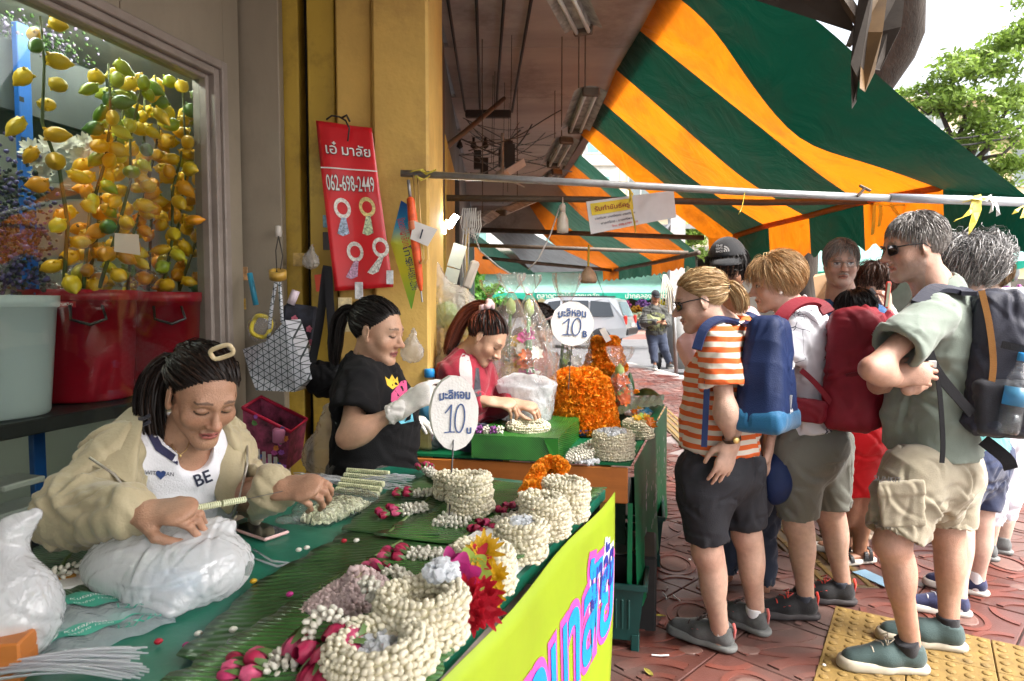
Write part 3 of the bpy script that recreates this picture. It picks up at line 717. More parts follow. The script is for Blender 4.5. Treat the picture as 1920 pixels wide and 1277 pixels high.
def head_mesh(skin,sex='f',jaw=1.0,nose=1.0,brow=(.03,.02,.015),lips=None,eyes='down',stubble=0,iris=(.05,.03,.02),wrinkle=0,vox=.0034,cheek=1.0):
 s=Sdf()
 s.ell((0,-.016,.036),(.073,.092,.081));s.ell((0,.028,-.018),((.061 if sex=='m' else.0585)*jaw,.06,.088),k=.03)
 for g in(-1,1):
  s.cone((g*(.05 if sex=='m' else.043)*jaw,.004,-.055 if sex=='m' else-.05),(g*(.014 if sex=='m' else.008),.064,-.098),.02 if sex=='m' else.017,.018 if sex=='m' else.015,k=.03)
  s.ell((g*.036,.057,-.028),(.026*cheek,.022,.024),k=.02)
 s.ell((0,.07,-.096),(.021*jaw,.014,.014),k=.02);bw_=.011 if sex=='m' else.0085;s.cone((-.034,.075 if sex=='m' else.0745,.021),(.034,.075 if sex=='m' else.0745,.021),bw_,bw_,k=.025)
 s.cone((0,.085,.012),(0,.104,-.028),.0065,.0105*nose,k=.012);s.ell((0,.105+.003*nose,-.03),(.0105*nose,.011*nose,.0095),k=.008)
 for g in(-1,1):s.ell((g*.0125*nose,.094,-.034),(.0078,.0105,.0075),k=.006)
 for g in(-1,1):
  s.ell((g*.031,.093,.004),(.0185,.013,.0115),k=.012,op='s');s.ell((g*.03,.0735,.003),(.0155,.0135,.0115),k=.003)
 s.cone((-.0185,.082,-.0605),(0,.0895,-.0585),.0048,.0062,k=.006);s.cone((.0185,.082,-.0605),(0,.0895,-.0585),.0048,.0062,k=.006)
 s.cone((-.015,.082,-.0705),(.015,.082,-.0705),.0058,.0058,k=.006);s.ell((0,.0855,-.0705),(.013,.0062,.0062),k=.005)
 s.cone((-.021,.088,-.0652),(.021,.088,-.0652),.0022,.0022,k=.003,op='s');s.cone((0,.093,-.0655),(.0,.0925,-.0652),.003,.003,k=.003,op='s')
 if wrinkle:
  for g in(-1,1):s.cone((g*.021,.09,-.034),(g*.031,.078,-.062),.003,.003,k=.008,op='s')
 for g in(-1,1):
  Rr=A(MR(g*-.35,3,'Z')@MR(.2,3,'X'))
  s.ell((g*.0775,-.006,-.003),(.007,.0185,.031),rot=Rr,k=.006);s.ell((g*.085,-.002,.002),(.006,.0095,.017),rot=Rr,k=.005,op='s');s.ell((g*.074,.0,-.03),(.006,.008,.009),k=.006)
 s.cone((0,-.018,-.05),(0,-.04,-.17),.05 if sex=='f' else.058,.052 if sex=='f' else.062,k=.03)
 v,f=s.mesh(vox)
 sk=A(skin);col=np.tile(sk,(len(v),1));x,y,z=v.T;ax=np.abs(x)
 n=snoise(v,40)*.05+snoise(v,14)*.05;col*=(1+n)[:,None]
 blush=np.exp(-(((ax-.04)/.022)**2+((z+.028)/.022)**2))*(y>.02);col=col*(1-blush[:,None]*.25)+blush[:,None]*.25*NA([sk[0]*1.05,sk[1]*.72,sk[2]*.7])
 es=np.exp(-(((ax-.031)/.02)**2+((z+.002)/.014)**2))*(y>.04);col*=(1-.22*es)[:,None];sn_=np.exp(-(((ax-.024)/.007)**2+((z+.045)/.016)**2))*(y>.04);col*=(1-.12*sn_)[:,None];nt_=np.exp(-(ax/.014)**2-((z+.03)/.012)**2)*(y>.08);col[:,1:]*=(1-.14*nt_)[:,None]  # occlusion shade painted into skin at eye sockets and nasolabial folds; nose tip redder
 lp=(ax<.0225)&(np.abs(z+.0655)<.0125-.3*ax)&(y>.07)
 lc=A(lips)if lips is not None else sk*NA([.82,.55,.52]);col[lp]=lc
 col[(ax<.019)&(np.abs(z+.0652)<.0022)&(y>.07)]=lc*.35
 by=.0265-(np.maximum(ax-.03,0)*.35)+(ax-.012)*.12
 bh_=(.0046 if sex=='m' else.0036)*(1-.45*np.clip((ax-.03)/.02,0,1));b_=(ax>.012)&(ax<.05)&(np.abs(z-by)<bh_)&(y>.045);col[b_]=col[b_]*.3+A(brow)*.7
 ez=(((ax-.031)/.0158)**2);ey=y>.055
 if eyes=='down':
  m=ey&(ez<1.1)&(np.abs(z+.0042-.0035*ez)<.0024);col[m]=(.018,.012,.01);m=ey&(ez<.8)&(np.abs(z+.0075-.003*ez)<.0016);col[m]=col[m]*.6
  m=ey&(ez<1.1)&(np.abs(z-.0105)<.0016);col[m]*=.72
 else:
  m=ey&(ez<1)&(np.abs(z-.0025)<.0058*(1-ez));col[m]=(.55,.52,.5)
  m2=m&(np.abs(ax-.031)<.0062);col[m2]=iris
  m=ey&(ez<1.05)&(np.abs(z-.0085+.005*ez)<.0022);col[m]=(.02,.014,.012)
  m=ey&(ez<1)&(np.abs(z+.0032-.003*ez)<.0016);col[m]*=.55
 if stubble:
  st=np.clip(((-.028-z)/.03),0,1)*(y>.0)*np.clip((.15-z*0-np.abs(x)*.2),0,1)*6;st=np.clip(st,0,1)*stubble*(~lp);st*=(.6+.4*rng.random(len(v)))
  col=col*(1-st[:,None])+st[:,None]*NA([.33,.3,.28])
 col[(np.hypot(ax-.008,(z+.0405))<.0032)&(y>.08)]*=.35
 return v,f,col
HC,HR=NA([0,-.016,.036]),NA([.0758,.0952,.0842])
def hairline(p,back=-.06,front=.088,temple=.048):
 y=p[...,1]
 return np.interp(y,[-.1,-.055,-.02,.012,.045,.075,.1],[back,back,-.02,.012,temple,front,front+.004])
def scalp_points(n,**kw):
 out=[]
 while len(out)<n:
  d=rng.normal(size=(4000,3));d/=np.linalg.norm(d,axis=1,keepdims=True);p=HC+d*HR
  p=p[p[:,2]>hairline(p,**kw)];out+=list(p)
 return NA(out[:n])
def on_skull(p,k=1.0):
 q=(p-HC)/HR;r=np.linalg.norm(q,axis=-1,keepdims=True);return HC+q/np.maximum(r,1e-6)*HR*k
def hair_cap(k=1.02,**kw):
 """closed shell of short hair under the strands"""
 nlat,nlon=40,72;v,ok=[],[]
 for i in range(nlat+1):
  t=pi*i/nlat
  for j in range(nlon):
   a=2*pi*j/nlon;d=NA([sin(t)*cos(a),sin(t)*sin(a),cos(t)]);p=HC+d*HR*k;hl=float(hairline(p,**kw))
   if p[2]<hl:
    p=HC+d*HR*.9
   v.append(p)
 f=[(i*nlon+j,(i+1)*nlon+j,(i+1)*nlon+(j+1)%nlon,i*nlon+(j+1)%nlon)for i in range(nlat)for j in range(nlon)]
 return NA(v),NA(f)
def hair(style,col,N=1400,*a_,**k_):return hair_(style,col,int(N*1.9),*a_,**k_)
def hair_(style,col,N=1400,anchor=None,tail=None,tailN=260,tailw=.03,length=.05,comb=(0,-1,-.4),lift=.012,curl=0,var=.45,col2=None,mix=.3,thick=.0009,kw=None,tip=None,grey_sides=None):
 kw=kw or{};parts=[];c=A(col)
 cv,cf=hair_cap(1.015,**kw);parts.append((cv,cf,np.tile(c*.7,(len(cv),1))*(1+.3*snoise(cv,60))[:,None]))
 def cols(n):
  r=c[None]*(1+var*(rng.random((n,1))*2-1))
  if col2 is not None:
   m=rng.random((n,1))<mix;r=np.where(m,A(col2)[None]*(1+.25*(rng.random((n,1))*2-1)),r)
  return r
 if style=='pony':
  r=scalp_points(N,**kw);a=A(anchor);S=6
  q0=(r-HC)/HR;q1=(a-HC)/HR;q1=q1/np.linalg.norm(q1);t=np.linspace(0,1,S)[None,:,None]
  q=q0[:,None,:]*(1-t)+q1[None,None,:]*t;q/=np.maximum(np.linalg.norm(q,axis=2,keepdims=True),.05)
  off=1.03+.05*rng.random((N,1,1))+.03*np.sin(t*np.pi)+.1*(rng.random((N,1,1))<.03)*np.sin(t*np.pi)*rng.random((N,1,1));P=HC+q*HR*off
  P[:,-1]=a+rng.normal(size=(N,3))*.006
  R=np.interp(np.arange(S),[0,1,S-1],[thick*.35,thick*1.2,thick*1.2])[None].repeat(N,0);parts.append(strands(P,R*1.3,2,cols(N)))
 else:
  r=scalp_points(N,**kw);S=13 if curl>.008 else 6;P=[r*1.0];cmb=A(comb);p=on_skull(r,1.02);P=[p];L=length*(.7+.6*rng.random((N,1)))
  ph=rng.random((N,1))*6.28
  for k in range(1,S):
   nrm=(p-HC)/HR**2;nrm/=np.linalg.norm(nrm,axis=1,keepdims=True)
   out=p-NA([0,-.02,.1]);out[:,2]*=.6
   d=np.tile(cmb,(N,1))+rng.normal(size=(N,3))*.28+out*4*0
   if style=='crown':d=d*.4+(p-NA([0.,-.035,.13]))*9
   if style=='fringe':
    d=d+(p-NA([.03,-.03,.14]))*7;d[:,2]-=.3
   tg=d-nrm*(d*nrm).sum(1,keepdims=True);tg/=np.maximum(np.linalg.norm(tg,axis=1,keepdims=True),1e-6)
   p=p+tg*L/(S-1)
   rr=np.linalg.norm((p-HC)/HR,axis=1,keepdims=True);tgt=1.02+lift/.085*sin(min(1,k/(S-1)*1.3)*pi*.6)*(.6+.6*((ph/6.28)))
   p=HC+(p-HC)/np.maximum(rr,1e-6)*np.maximum(np.minimum(rr,1.45),tgt)
   if curl:
    w=np.stack([np.sin(ph[:,0]+k*1.25),np.cos(ph[:,0]+k*1.25),np.sin(ph[:,0]*2+k*1.25)],1)*curl;P.append(p+w)
   else:P.append(p)
  P=np.stack(P,1);R=np.linspace(thick*1.3,thick*.5,S)[None].repeat(N,0);cc=cols(N)
  if grey_sides is not None:
   g=np.clip((.07-r[:,2:3])/.06,0,1)*.8;cc=cc*(1-g)+A(grey_sides)[None]*g*(.7+.6*rng.random((N,1)))
  parts.append(strands(P,R*1.3,2,cc))
 if tail is not None:
  T=NA(tail);S=10;tt=np.linspace(0,1,S);seg=np.linspace(0,1,len(T))
  base=np.stack([np.interp(tt,seg,T[:,i])for i in range(3)],1)
  for _ in range(2):base[1:-1]=(base[:-2]+2*base[1:-1]+base[2:])/4
  tailN=int(tailN*2.2);off=rng.normal(size=(tailN,1,3));off/=np.maximum(np.linalg.norm(off,axis=2,keepdims=True),1e-6);off*=rng.random((tailN,1,1))**.4
  env=(np.interp(tt,[0,.12,.45,.8,1],[.3,.75,1,.85,.45]if tip is None else tip))[None,:,None]*tailw
  P=base[None]+off*env+rng.normal(size=(tailN,1,3))*.003*tt[None,:,None]
  lenf=1-.12*rng.random((tailN,1));R=np.linspace(thick*1.8,thick*.8,S)[None].repeat(tailN,0);cc=cols(tailN)
  parts.append(strands(P,R*1.2,2,cc))
  a=np.arange(10)*2*np.pi/10;core=[]
  for i in range(S):
   tdir=unit(base[min(i+1,S-1)]-base[max(i-1,0)]);u=unit(np.cross(tdir,[.3,.9,.2]));w=np.cross(tdir,u)
   core+=[base[i]+(u*cos(x)+w*sin(x))*env[0,i,0]*.8 for x in a]
  cf=[(i*10+j,i*10+(j+1)%10,(i+1)*10+(j+1)%10,(i+1)*10+j)for i in range(S-1)for j in range(10)]
  parts.append((NA(core),NA(cf),np.tile(c*.6,(len(core),1))))
 return merge(parts)
HAIRM=M('hair',rough=.45,var=.1,vs=40,attr=True,spec=.3)
def hand_mesh(curl=(.3,.4,.3),thumb=.3,spread=.06,vox=.0032,flat=False,curls=None):
 """hand in its own frame: y to the fingertips, x to the thumb side, -z palm; wrist at the origin"""
 s=Sdf();s.cone((0,-.04,0),(0,.01,0),.0255,.027,flat=((0,0,1),1.25))
 s.cone((-.004,.012,0),(.004,.085,-.002),.033,.04,flat=((0,0,1),2.5),k=.015)
 s.ell((.022,.035,-.008),(.017,.027,.016),k=.015)
 ln=[(.042,.025,.021),(.046,.029,.022),(.043,.027,.022),(.033,.02,.019)]
 for i,xx in enumerate((.03,.0105,-.0095,-.0285)):
  p=NA([xx,.083-(.004 if i in(0,3)else 0)-(.006 if i==3 else 0),-.001]);a=0;sp=(1.5-i)*spread;r=.0093-(.0012 if i==3 else 0)
  cu=curls[i]if curls else curl
  for j in range(3):
   a+=cu[j];d=NA([sin(sp)*cos(a),cos(sp)*cos(a),-sin(a)]);q=p+d*ln[i][j]
   s.cone(p,q,r,r*.9,k=.004 if j else.01);p=q;r*=.9
 b=NA([.026,.022,-.008]);m=b+NA([.026,.028,-.012-.01*thumb]);t=m+NA([.012-.02*thumb,.03,-.006-.02*thumb]);e=t+NA([.003-.018*thumb,.024,-.004-.01*thumb])
 s.cone(b,m,.0145,.0115,k=.012);s.cone(m,t,.0115,.0098,k=.005);s.cone(t,e,.0098,.0078,k=.004)
 v,f=s.mesh(vox);return v,f
SHOE_CACHE={}
def shoe_geo(kind='sneaker'):
 """shoe in its own frame: y to the toe, z up, heel near y=-.07; ankle above the origin"""
 if kind in SHOE_CACHE:return SHOE_CACHE[kind]
 u=Sdf();low=kind=='low'
 u.cone((0,-.045,.045),(0,.05,.05),.036,.038,k=.02);u.cone((0,.05,.045),(.006,.15,.034),.04,.03,k=.03,flat=((0,0,1),1.15));u.cone((.0,.0,.07),(.004,.14,.04),.028,.022,k=.02)
 u.cone((0,-.03,.06),(0,-.035,.088 if low else.098),.038,.038,k=.02,cap=(0,1));u.cone((0,-.02,.055),(0,-.03,.13),.027,.031,k=.006,op='s');u.cut((0,0,.022),(0,0,-1))
 sole=Sdf()
 sole.cone((0,-.052,.013),(.006,.155,.013),.041,.0405,k=.01,flat=((0,0,1),1.0));sole.cone((.003,.06,.013),(.008,.13,.014),.045,.044,k=.02)
 sole.cut((0,0,.028),(0,-.06,1));sole.cut((0,0,.001),(0,0,-1))
 SHOE_CACHE[kind]=(u.mesh(.006),sole.mesh(.0065));return SHOE_CACHE[kind]
def put(v,R,o):return v@A(R).T+A(o)
def make_shoe(parent,ankle,toe,upm,solem,lacem=None,kind='sneaker',accent=None,k=1.0,lift=0):
 toe=unit(A((toe[0],toe[1],0)));R=frame(toe,(0,0,1));o=A(ankle)+toe*.03*k;o[2]=.016+lift
 (uv,uf),(sv,sf)=shoe_geo(kind)
 sh=link('shoe',npmesh('shoe',put(uv*k,R,o),uf),upm,parent);link('sole',npmesh('sole',put(sv*k,R,o),sf),solem,sh)
 if lacem is not None:
  mb=MB();mb.smooth=True
  for i in range(4):
   y0=.045+i*.021;z0=.103-i*.0125
   pts=[A((g*.024,y0+.006*(1 if g>0 else-1)*(1 if i%2 else-1),z0-.01 if abs(g)>.8 else z0))for g in(-1,-.5,0,.5,1)]
   mb.tube([Vector(put(p[None]*k,R,o)[0])for p in pts],.0028,5)
  pts=[A(q)for q in((-.002,.04,.106),(-.02,.028,.112),(-.03,.05,.1),(-.004,.042,.107),(.022,.03,.112),(.03,.054,.1))]
  mb.tube([Vector(put(p[None]*k,R,o)[0])for p in pts],.0022,5);mb.bd('laces',lacem,sh)
 if accent is not None:
  mb=MB();mb.smooth=True
  for g in(-1,1):
   mb.ribbon([Vector(put(A(q)[None]*k,R,o)[0])for q in((g*.0395,.02,.05),(g*.0405,.045,.062),(g*.0385,.07,.055))],Vector(R@A((0,.004,.006))),.003)
  mb.tube([Vector(put(A(q)[None]*k,R,o)[0])for q in((0,-.078,.05),(0,-.083,.085),(0,-.076,.11))],.006,6);mb.bd('shoe_trim',accent,sh)
 return sh
def creases(v,n,num,amp,w,L,bias=(0,0,0),seed=0):
 """pressed folds: short valleys with a ridge beside each, laid along the cloth"""
 r=np.random.default_rng(seed+len(v));d=np.zeros(len(v));b=A(bias)
 idx=r.integers(0,len(v),num)
 for i in idx:
  o,nr=v[i],n[i];t=r.normal(size=3)*.6+b*(1 if r.random()<.7 else 0);t=t-nr*(t@nr);t/=max(np.linalg.norm(t),1e-6);sd=np.cross(nr,t)
  LL=L*(.5+r.random());ww=w*(.6+.9*r.random());q=v-o;m=np.abs(q).max(1)<LL*2.2
  if not m.any():continue
  q=q[m];al=q@t;nn_=n[m]@nr;curve=(r.random()-.5)*al*al/LL*.8;pe=(q@sd)+curve
  wt=np.exp(-(al/LL)**2)*np.clip(nn_,0,1);a=amp*(.5+r.random())
  d[m]+=wt*a*(-np.exp(-(pe/ww)**2)+.75*np.exp(-((pe-1.7*ww)/(1.1*ww))**2))
 return np.clip(d,-2.2*amp,2.2*amp)
def bump_cloth(v,f,amp=.004,dirs=((.2,.1,1),(.7,.2,.6)),fr=(34,22),smooth=3):
 v=laplace(v,f,smooth,.5);n=vnormals(v,f);w=np.clip(.55+.6*snoise(v,7),0,1);w2=np.clip(.45+.7*snoise(v+3.1,6),0,1)
 d=amp*(w*folds(v,dirs[0],fr[0])+w2*folds(v+5,dirs[1],fr[1]))*.6+amp*.7*snoise(v,13)
 v=v+n*d[:,None];ext=np.ptp(v,axis=0);num=int(26+60*min(1.0,ext[2]*1.2))if amp>.0035 else 14
 v=v+n*creases(v,n,num,amp*1.05,.011,.075,(0,0,.5))[:,None]
 return v+n*creases(v,n,num,amp*.6,.0075,.04,(0,0,0),5)[:,None]
def limbs_of(J,fat,F):
 S_=unit(np.cross(F,(0,0,1)))
 L={}
 for g in 'LR':
  if 'sh'+g in J:
   L['ua'+g]=(J['sh'+g],J['el'+g],.045*fat,.034*fat);L['fa'+g]=(J['el'+g],J['wr'+g],.034*fat,.023*fat)
  if 'hip'+g in J:
   L['th'+g]=(J['hip'+g],J['kn'+g],.087*fat,.058*fat)
   if 'an'+g in J:L['ca'+g]=(J['kn'+g],J['an'+g],.05*fat,.031*fat)
 return L
def person(label,J,F,head,skin,hairv=None,fat=1.0,shirt=None,bottom=None,vox=.011,bust=0,belly=0,hands=None,cat='person',group=None,shoulders=True,headvox=.0043,skin_legs=True):
 """J joints (world points). F facing. head: dict(c=centre, f=facing, u=up, s=scale, **features)"""
 J={k:A(v)for k,v in J.items()};F=unit(F)
 base=J['pelvis'].copy();base[2]=0 if 'anL' in J or 'anR' in J else base[2]
 P=thing('person',label,cat,tuple(base),group)
 L=limbs_of(J,fat,F);SD=unit(np.cross(F,(0,0,1)));up=unit(J['neck']-J['pelvis']);FT=unit(F-up*(F@up))
 waist=lerp(J['pelvis'],J['neck'],.34);chest=lerp(J['pelvis'],J['neck'],.74)
 tors=[(J['pelvis'],waist,.165*fat,.142*fat),(waist,chest,.142*fat,.16*fat)]
 skn=A(skin)
 s=Sdf()
 for a,b,ra,rb in tors:s.cone(a,b,ra-.012,rb-.012,k=.05,flat=(FT,1.45))
 if 'shL' in J:
  s.cone(J['shL'],J['shR'],.05*fat,.05*fat,k=.05)
 s.cone(chest,lerp(J['neck'],head['c'],.25),.075*fat,.05,k=.05)
 s.cone(J['neck'],lerp(J['neck'],head['c'],.7),.056*min(fat,1.1),.05,k=.03)
 for n_,(a,b,ra,rb)in L.items():
  s.cone(a,b,ra,rb,k=.03)
  if n_.startswith('ca'):
   back=unit(F*-1);m=lerp(a,b,.27)+back*.016*fat;s.ell(m,(.045*fat,.046*fat,.095),k=.045);s.ell(lerp(a,b,.33)+back*.012*fat+np.cross(back,(0,0,1))*.014,(.036*fat,.038*fat,.085),k=.03)
   s.ell(a+F*.022*fat,(.032*fat,.03*fat,.038*fat),k=.03);s.cone(lerp(a,b,.55)+back*.02*fat,lerp(a,b,.97)+back*.022*fat,.018*fat,.011*fat,k=.03);s.ell(b+np.cross(F,(0,0,1))*.022,(.014,.014,.014),k=.02);s.ell(b-np.cross(F,(0,0,1))*.022,(.014,.014,.014),k=.02)
  if n_.startswith('fa'):m=lerp(a,b,.25);s.ell(m,(.039*fat,)*3,k=.05);s.ell(a+unit(lerp(a,b,.1)-a)*-.012,(.02*fat,)*3,k=.03)
 v,f=s.mesh(vox);v=laplace(v,f,1,.5)
 fc=v[f].mean(1);kill=np.zeros(len(f),bool)
 def near(a,b,rad,t0,t1):
  ba=A(b)-A(a);t=((fc-a)@ba)/(ba@ba);return(t>t0)&(t<t1)&(np.linalg.norm(fc-a-np.outer(np.clip(t,0,1),ba),axis=1)<rad)
 if shirt:kill|=near(J['pelvis'],J['neck'],.24,.05,.7)
 if bottom:
  kill|=near(J['pelvis'],J['neck'],.24,-.5,.1)
  for g in 'LR':kill|=near(J['hip'+g],J['kn'+g],.13,-.3,min(bottom.get('len',.85),1.2)-.16)
  if bottom.get('len',.85)>1.2 and 'anL' in J:
   for g in 'LR':kill|=near(J['kn'+g],J['an'+g],.12,-.3,bottom['len']-1.16)
 if shirt and 'shL' in J:
  for g in 'LR':
   sf_=shirt.get('sleeve',.55);kill|=near(J['sh'+g],J['el'+g],.08,.0,min(sf_,1.2)-.2)
   if sf_>1.2:kill|=near(J['el'+g],J['wr'+g],.08,-.1,sf_-1.18)
 vis=np.zeros(len(v),bool);vis[np.unique(f[~kill])]=True;hid=~vis
 key=np.floor(v/.055).astype(np.int64);key=key[:,0]*73856093^key[:,1]*19349663^key[:,2]*83492791
 rm=np.arange(len(v));hi=np.where(hid)[0];_,first,inv=np.unique(key[hi],return_index=True,return_inverse=True);rm[hi]=hi[first][inv]
 f=rm[f];ok=NA([True]*len(f));srt=np.sort(f,1);nu=1+(np.diff(srt,axis=1)!=0).sum(1);f=f[nu>=3];nu=nu[nu>=3]
 t3=f[nu==3];q4=f[nu==4]
 for k_ in range(4):
  dupm=t3[:,k_]==t3[:,(k_+1)%4];t3[dupm]=np.stack([t3[dupm][:,(k_+1)%4],t3[dupm][:,(k_+2)%4],t3[dupm][:,(k_+3)%4],t3[dupm][:,(k_+1)%4]],1)
 t3=t3[(t3[:,0]==t3[:,3])&(t3[:,0]!=t3[:,1])&(t3[:,1]!=t3[:,2])&(t3[:,0]!=t3[:,2])];t3[:,3]=t3[:,2];f=np.concatenate([q4,t3])
 use=np.unique(f);rm=np.full(len(v),-1);rm[use]=np.arange(len(use));v=v[use];f=rm[f]
 col=np.tile(skn,(len(v),1))*(1+.04*snoise(v,22)+.05*snoise(v,6)+.04*snoise(v,70))[:,None];col[:,1:]*=(1-.06*snoise(v+9,15))[:,None]
 for g in 'LR':
  for jn,rr in(('kn'+g,.07),('el'+g,.05),('an'+g,.06)):
   if jn in J:w=np.exp(-(np.linalg.norm(v-J[jn],axis=1)/rr)**2)*.22;col=col*(1-w[:,None])+w[:,None]*skn*NA([1.02,.72,.66])
 parts=[(v,f,col)]
 hf=frame(head['f'],head['u']);hs=head.get('s',1.0);hc=A(head['c'])
 feat={k:w for k,w in head.items()if k not in('c','f','u','s')}
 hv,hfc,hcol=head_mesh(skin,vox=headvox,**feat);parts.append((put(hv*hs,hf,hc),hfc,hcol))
 for g,hd in(hands or{}).items():
  R=frame(hd['d'],hd['n']);m=NA([1 if hd.get('thumb',1)>0 else-1,1,1])
  v2,f2=hand_mesh(hd.get('curl',(.35,.45,.3)),hd.get('th',.3),hd.get('spread',.05),hd.get('vox',.0043),curls=hd.get('curls'))
  v2=v2*m*hd.get('s',1.0)
  if m[0]<0:f2=f2[:,::-1]
  hcol2=np.tile(A(hd.get('col',skin)),(len(v2),1))*(1+.07*snoise(v2,60))[:,None]
  if 'col' not in hd:
   tipw=np.clip((v2[:,1]-.1)/.06,0,1)[:,None]*.18;hcol2=hcol2*(1-tipw)+tipw*skn*NA([1.05,.72,.68])
  parts.append((put(v2,R,J['wr'+g]),f2,hcol2))
 bv,bf,bc=merge(parts);bc=np.clip(bc,0,1)
 tri_=bf[:,2]==bf[:,3];body=link('body',npmesh('body',bv,[bf[~tri_],bf[tri_][:,:3]],col=bc),SKIN,P)
 if hairv is not None:
  h=link('hair',npmesh('hair',put(hairv[0]*hs,hf,hc),hairv[1],col=hairv[2]),HAIRM,P)
 if shirt:
  t=Sdf();ms=shirt.get('m',.02);hem=A(shirt['hem'])if 'hem' in shirt else lerp(J['pelvis'],J['neck'],-.12)
  wr_,hr_=.142*fat+ms,.165*fat+ms+shirt.get('flare',.012)
  fr_=shirt.get('sleeve',.55);sm=shirt.get('sm',.02)
  for g in 'LR':
   if 'sh'+g not in J:continue
   a,b=J['sh'+g],J['el'+g]
   if fr_<=1:
    e=lerp(a,b,fr_);t.cone(a,e,.05*fat+sm*.8,.045*fat+sm*1.5,k=.04,cap=(0,1))
    t.cone(lerp(a,b,fr_-.1),lerp(a,b,fr_+.15),.045*fat+sm*.55,.045*fat+sm*.55,k=.003,op='s')
   else:
    t.cone(a,b,.05*fat+sm,.043*fat+sm*1.2,k=.04);e=lerp(b,J['wr'+g],fr_-1);t.cone(b,e,.043*fat+sm*1.2,.03*fat+sm*.8,k=.03,cap=(0,1))
  t.cone(hem,lerp(hem,waist,.55),hr_,(hr_+wr_)/2,k=.06,flat=(FT,1.36),cap=(1,0));t.cone(lerp(hem,waist,.5),chest,wr_+.006,.16*fat+ms,k=.06,flat=(FT,1.4))
  t.cone(chest,lerp(chest,J['neck'],.9),.125*fat+ms,.07*fat+ms*.5,k=.06,flat=(FT,1.25))
  if 'shL' in J:
   t.cone(lerp(J['shL'],J['shR'],.06),lerp(J['shL'],J['shR'],.94),.052*fat+ms*.6,.052*fat+ms*.6,k=.05)
  if bust:
   for g in(-1,1):t.ell(lerp(J['pelvis'],J['neck'],.62)+FT*(.075+.03*bust)*fat+SD*g*.07,(.068*fat,.06*fat,.07*fat),k=.06)
  if belly:t.ell(lerp(J['pelvis'],J['neck'],.3)+FT*.07*fat,(.12*fat,.06+.05*belly,.13),k=.08)
  nr_=shirt.get('neckr',.06);nd_=unit(lerp(unit(A(head['c'])-J['neck']),(0,0,1),.4));t.cone(chest,J['neck']+nd_*.012,.1*fat,nr_+.016,k=.05);t.cone(J['neck']+nd_*.008+FT*.012,J['neck']+nd_*.17+FT*.02,nr_,nr_+.03,k=.008,op='s')
  if 'vneck' in shirt:q=J['neck']+FT*.07-nd_*shirt['vneck'];t.ell(q,(.036,.045,.045),k=.01,op='s')
  v,f=t.mesh(shirt.get('vox',.0102));v=bump_cloth(v,f,1.25*shirt.get('amp',.004),shirt.get('dirs',((.2,.1,1),(.7,.2,.6))),shirt.get('fr',(34,22)))
  sh=link(shirt.get('name','shirt'),npmesh('shirt',v,f),shirt['mat'],P)
  if shirt.get('collar',True)and 'vneck' not in shirt:
   c0=J['neck']+nd_*.016+FT*.006;ax_=unit(nd_+FT*.3);u_=unit(np.cross(ax_,SD));w_=np.cross(ax_,u_);mbc=MB();mbc.smooth=True
   mbc.tube([Vector(c0+(u_*cos(a)+w_*sin(a))*(nr_+.006))for a in np.linspace(0,2*pi,25)],.0085,7);mbc.bd('neckband',shirt['mat'],sh)
 if bottom:
  t=Sdf();mb_=bottom.get('m',.024);wz=lerp(J['pelvis'],J['neck'],bottom.get('waist',.2))
  t.cone(lerp(J['pelvis'],J['neck'],-.08),wz,.17*fat+mb_*.6,.15*fat+mb_*.3,k=.06,flat=(FT,1.32),cap=(0,1))
  for g in(-1,1):t.ell(J['pelvis']-FT*.045*fat+SD*g*.07*fat-NA([0,0,.03]),(.085*fat+mb_*.5,)*3,k=.06)
  fr_=bottom.get('len',.85)
  for g in 'LR':
   a,b=J['hip'+g],J['kn'+g]
   if fr_<=1.0:
    e=lerp(a,b,fr_);r1=.06*fat+mb_*1.25;t.cone(a,e,.09*fat+mb_,r1,k=.05,cap=(0,1));t.cone(lerp(a,b,fr_-.09),lerp(a,b,fr_+.12),r1-.012,r1-.012,k=.003,op='s')
   else:
    c=J['an'+g];e=lerp(b,c,fr_-1);t.cone(a,b,.09*fat+mb_,.06*fat+mb_,k=.05);r1=.045*fat+mb_*.9;t.cone(b,e,.06*fat+mb_,r1,k=.04,cap=(0,1));t.cone(lerp(b,e,.93),lerp(b,e,1.12),r1-.01,r1-.01,k=.003,op='s')
  if bottom.get('skirt'):
   e=lerp(lerp(J['hipL'],J['hipR'],.5),lerp(J['knL'],J['knR'],.5),fr_);t.cone(lerp(J['hipL'],J['hipR'],.5),e,.19*fat,.2*fat,k=.05,flat=(FT,1.3),cap=(0,1))
  v,f=t.mesh(bottom.get('vox',.0095));v=bump_cloth(v,f,1.25*bottom.get('amp',.005),bottom.get('dirs',((.5,.3,.7),(.2,.6,-.6))),bottom.get('fr',(30,20)))
  link(bottom.get('name','shorts'),npmesh('shorts',v,f),bottom['mat'],P)
 return P
def neck_point(c,f,u,s=1.0):
 """where the neck leaves the chest, from the head"""
 R=frame(f,u);return A(c)+R@A((0,-.045*s,-.185*s))
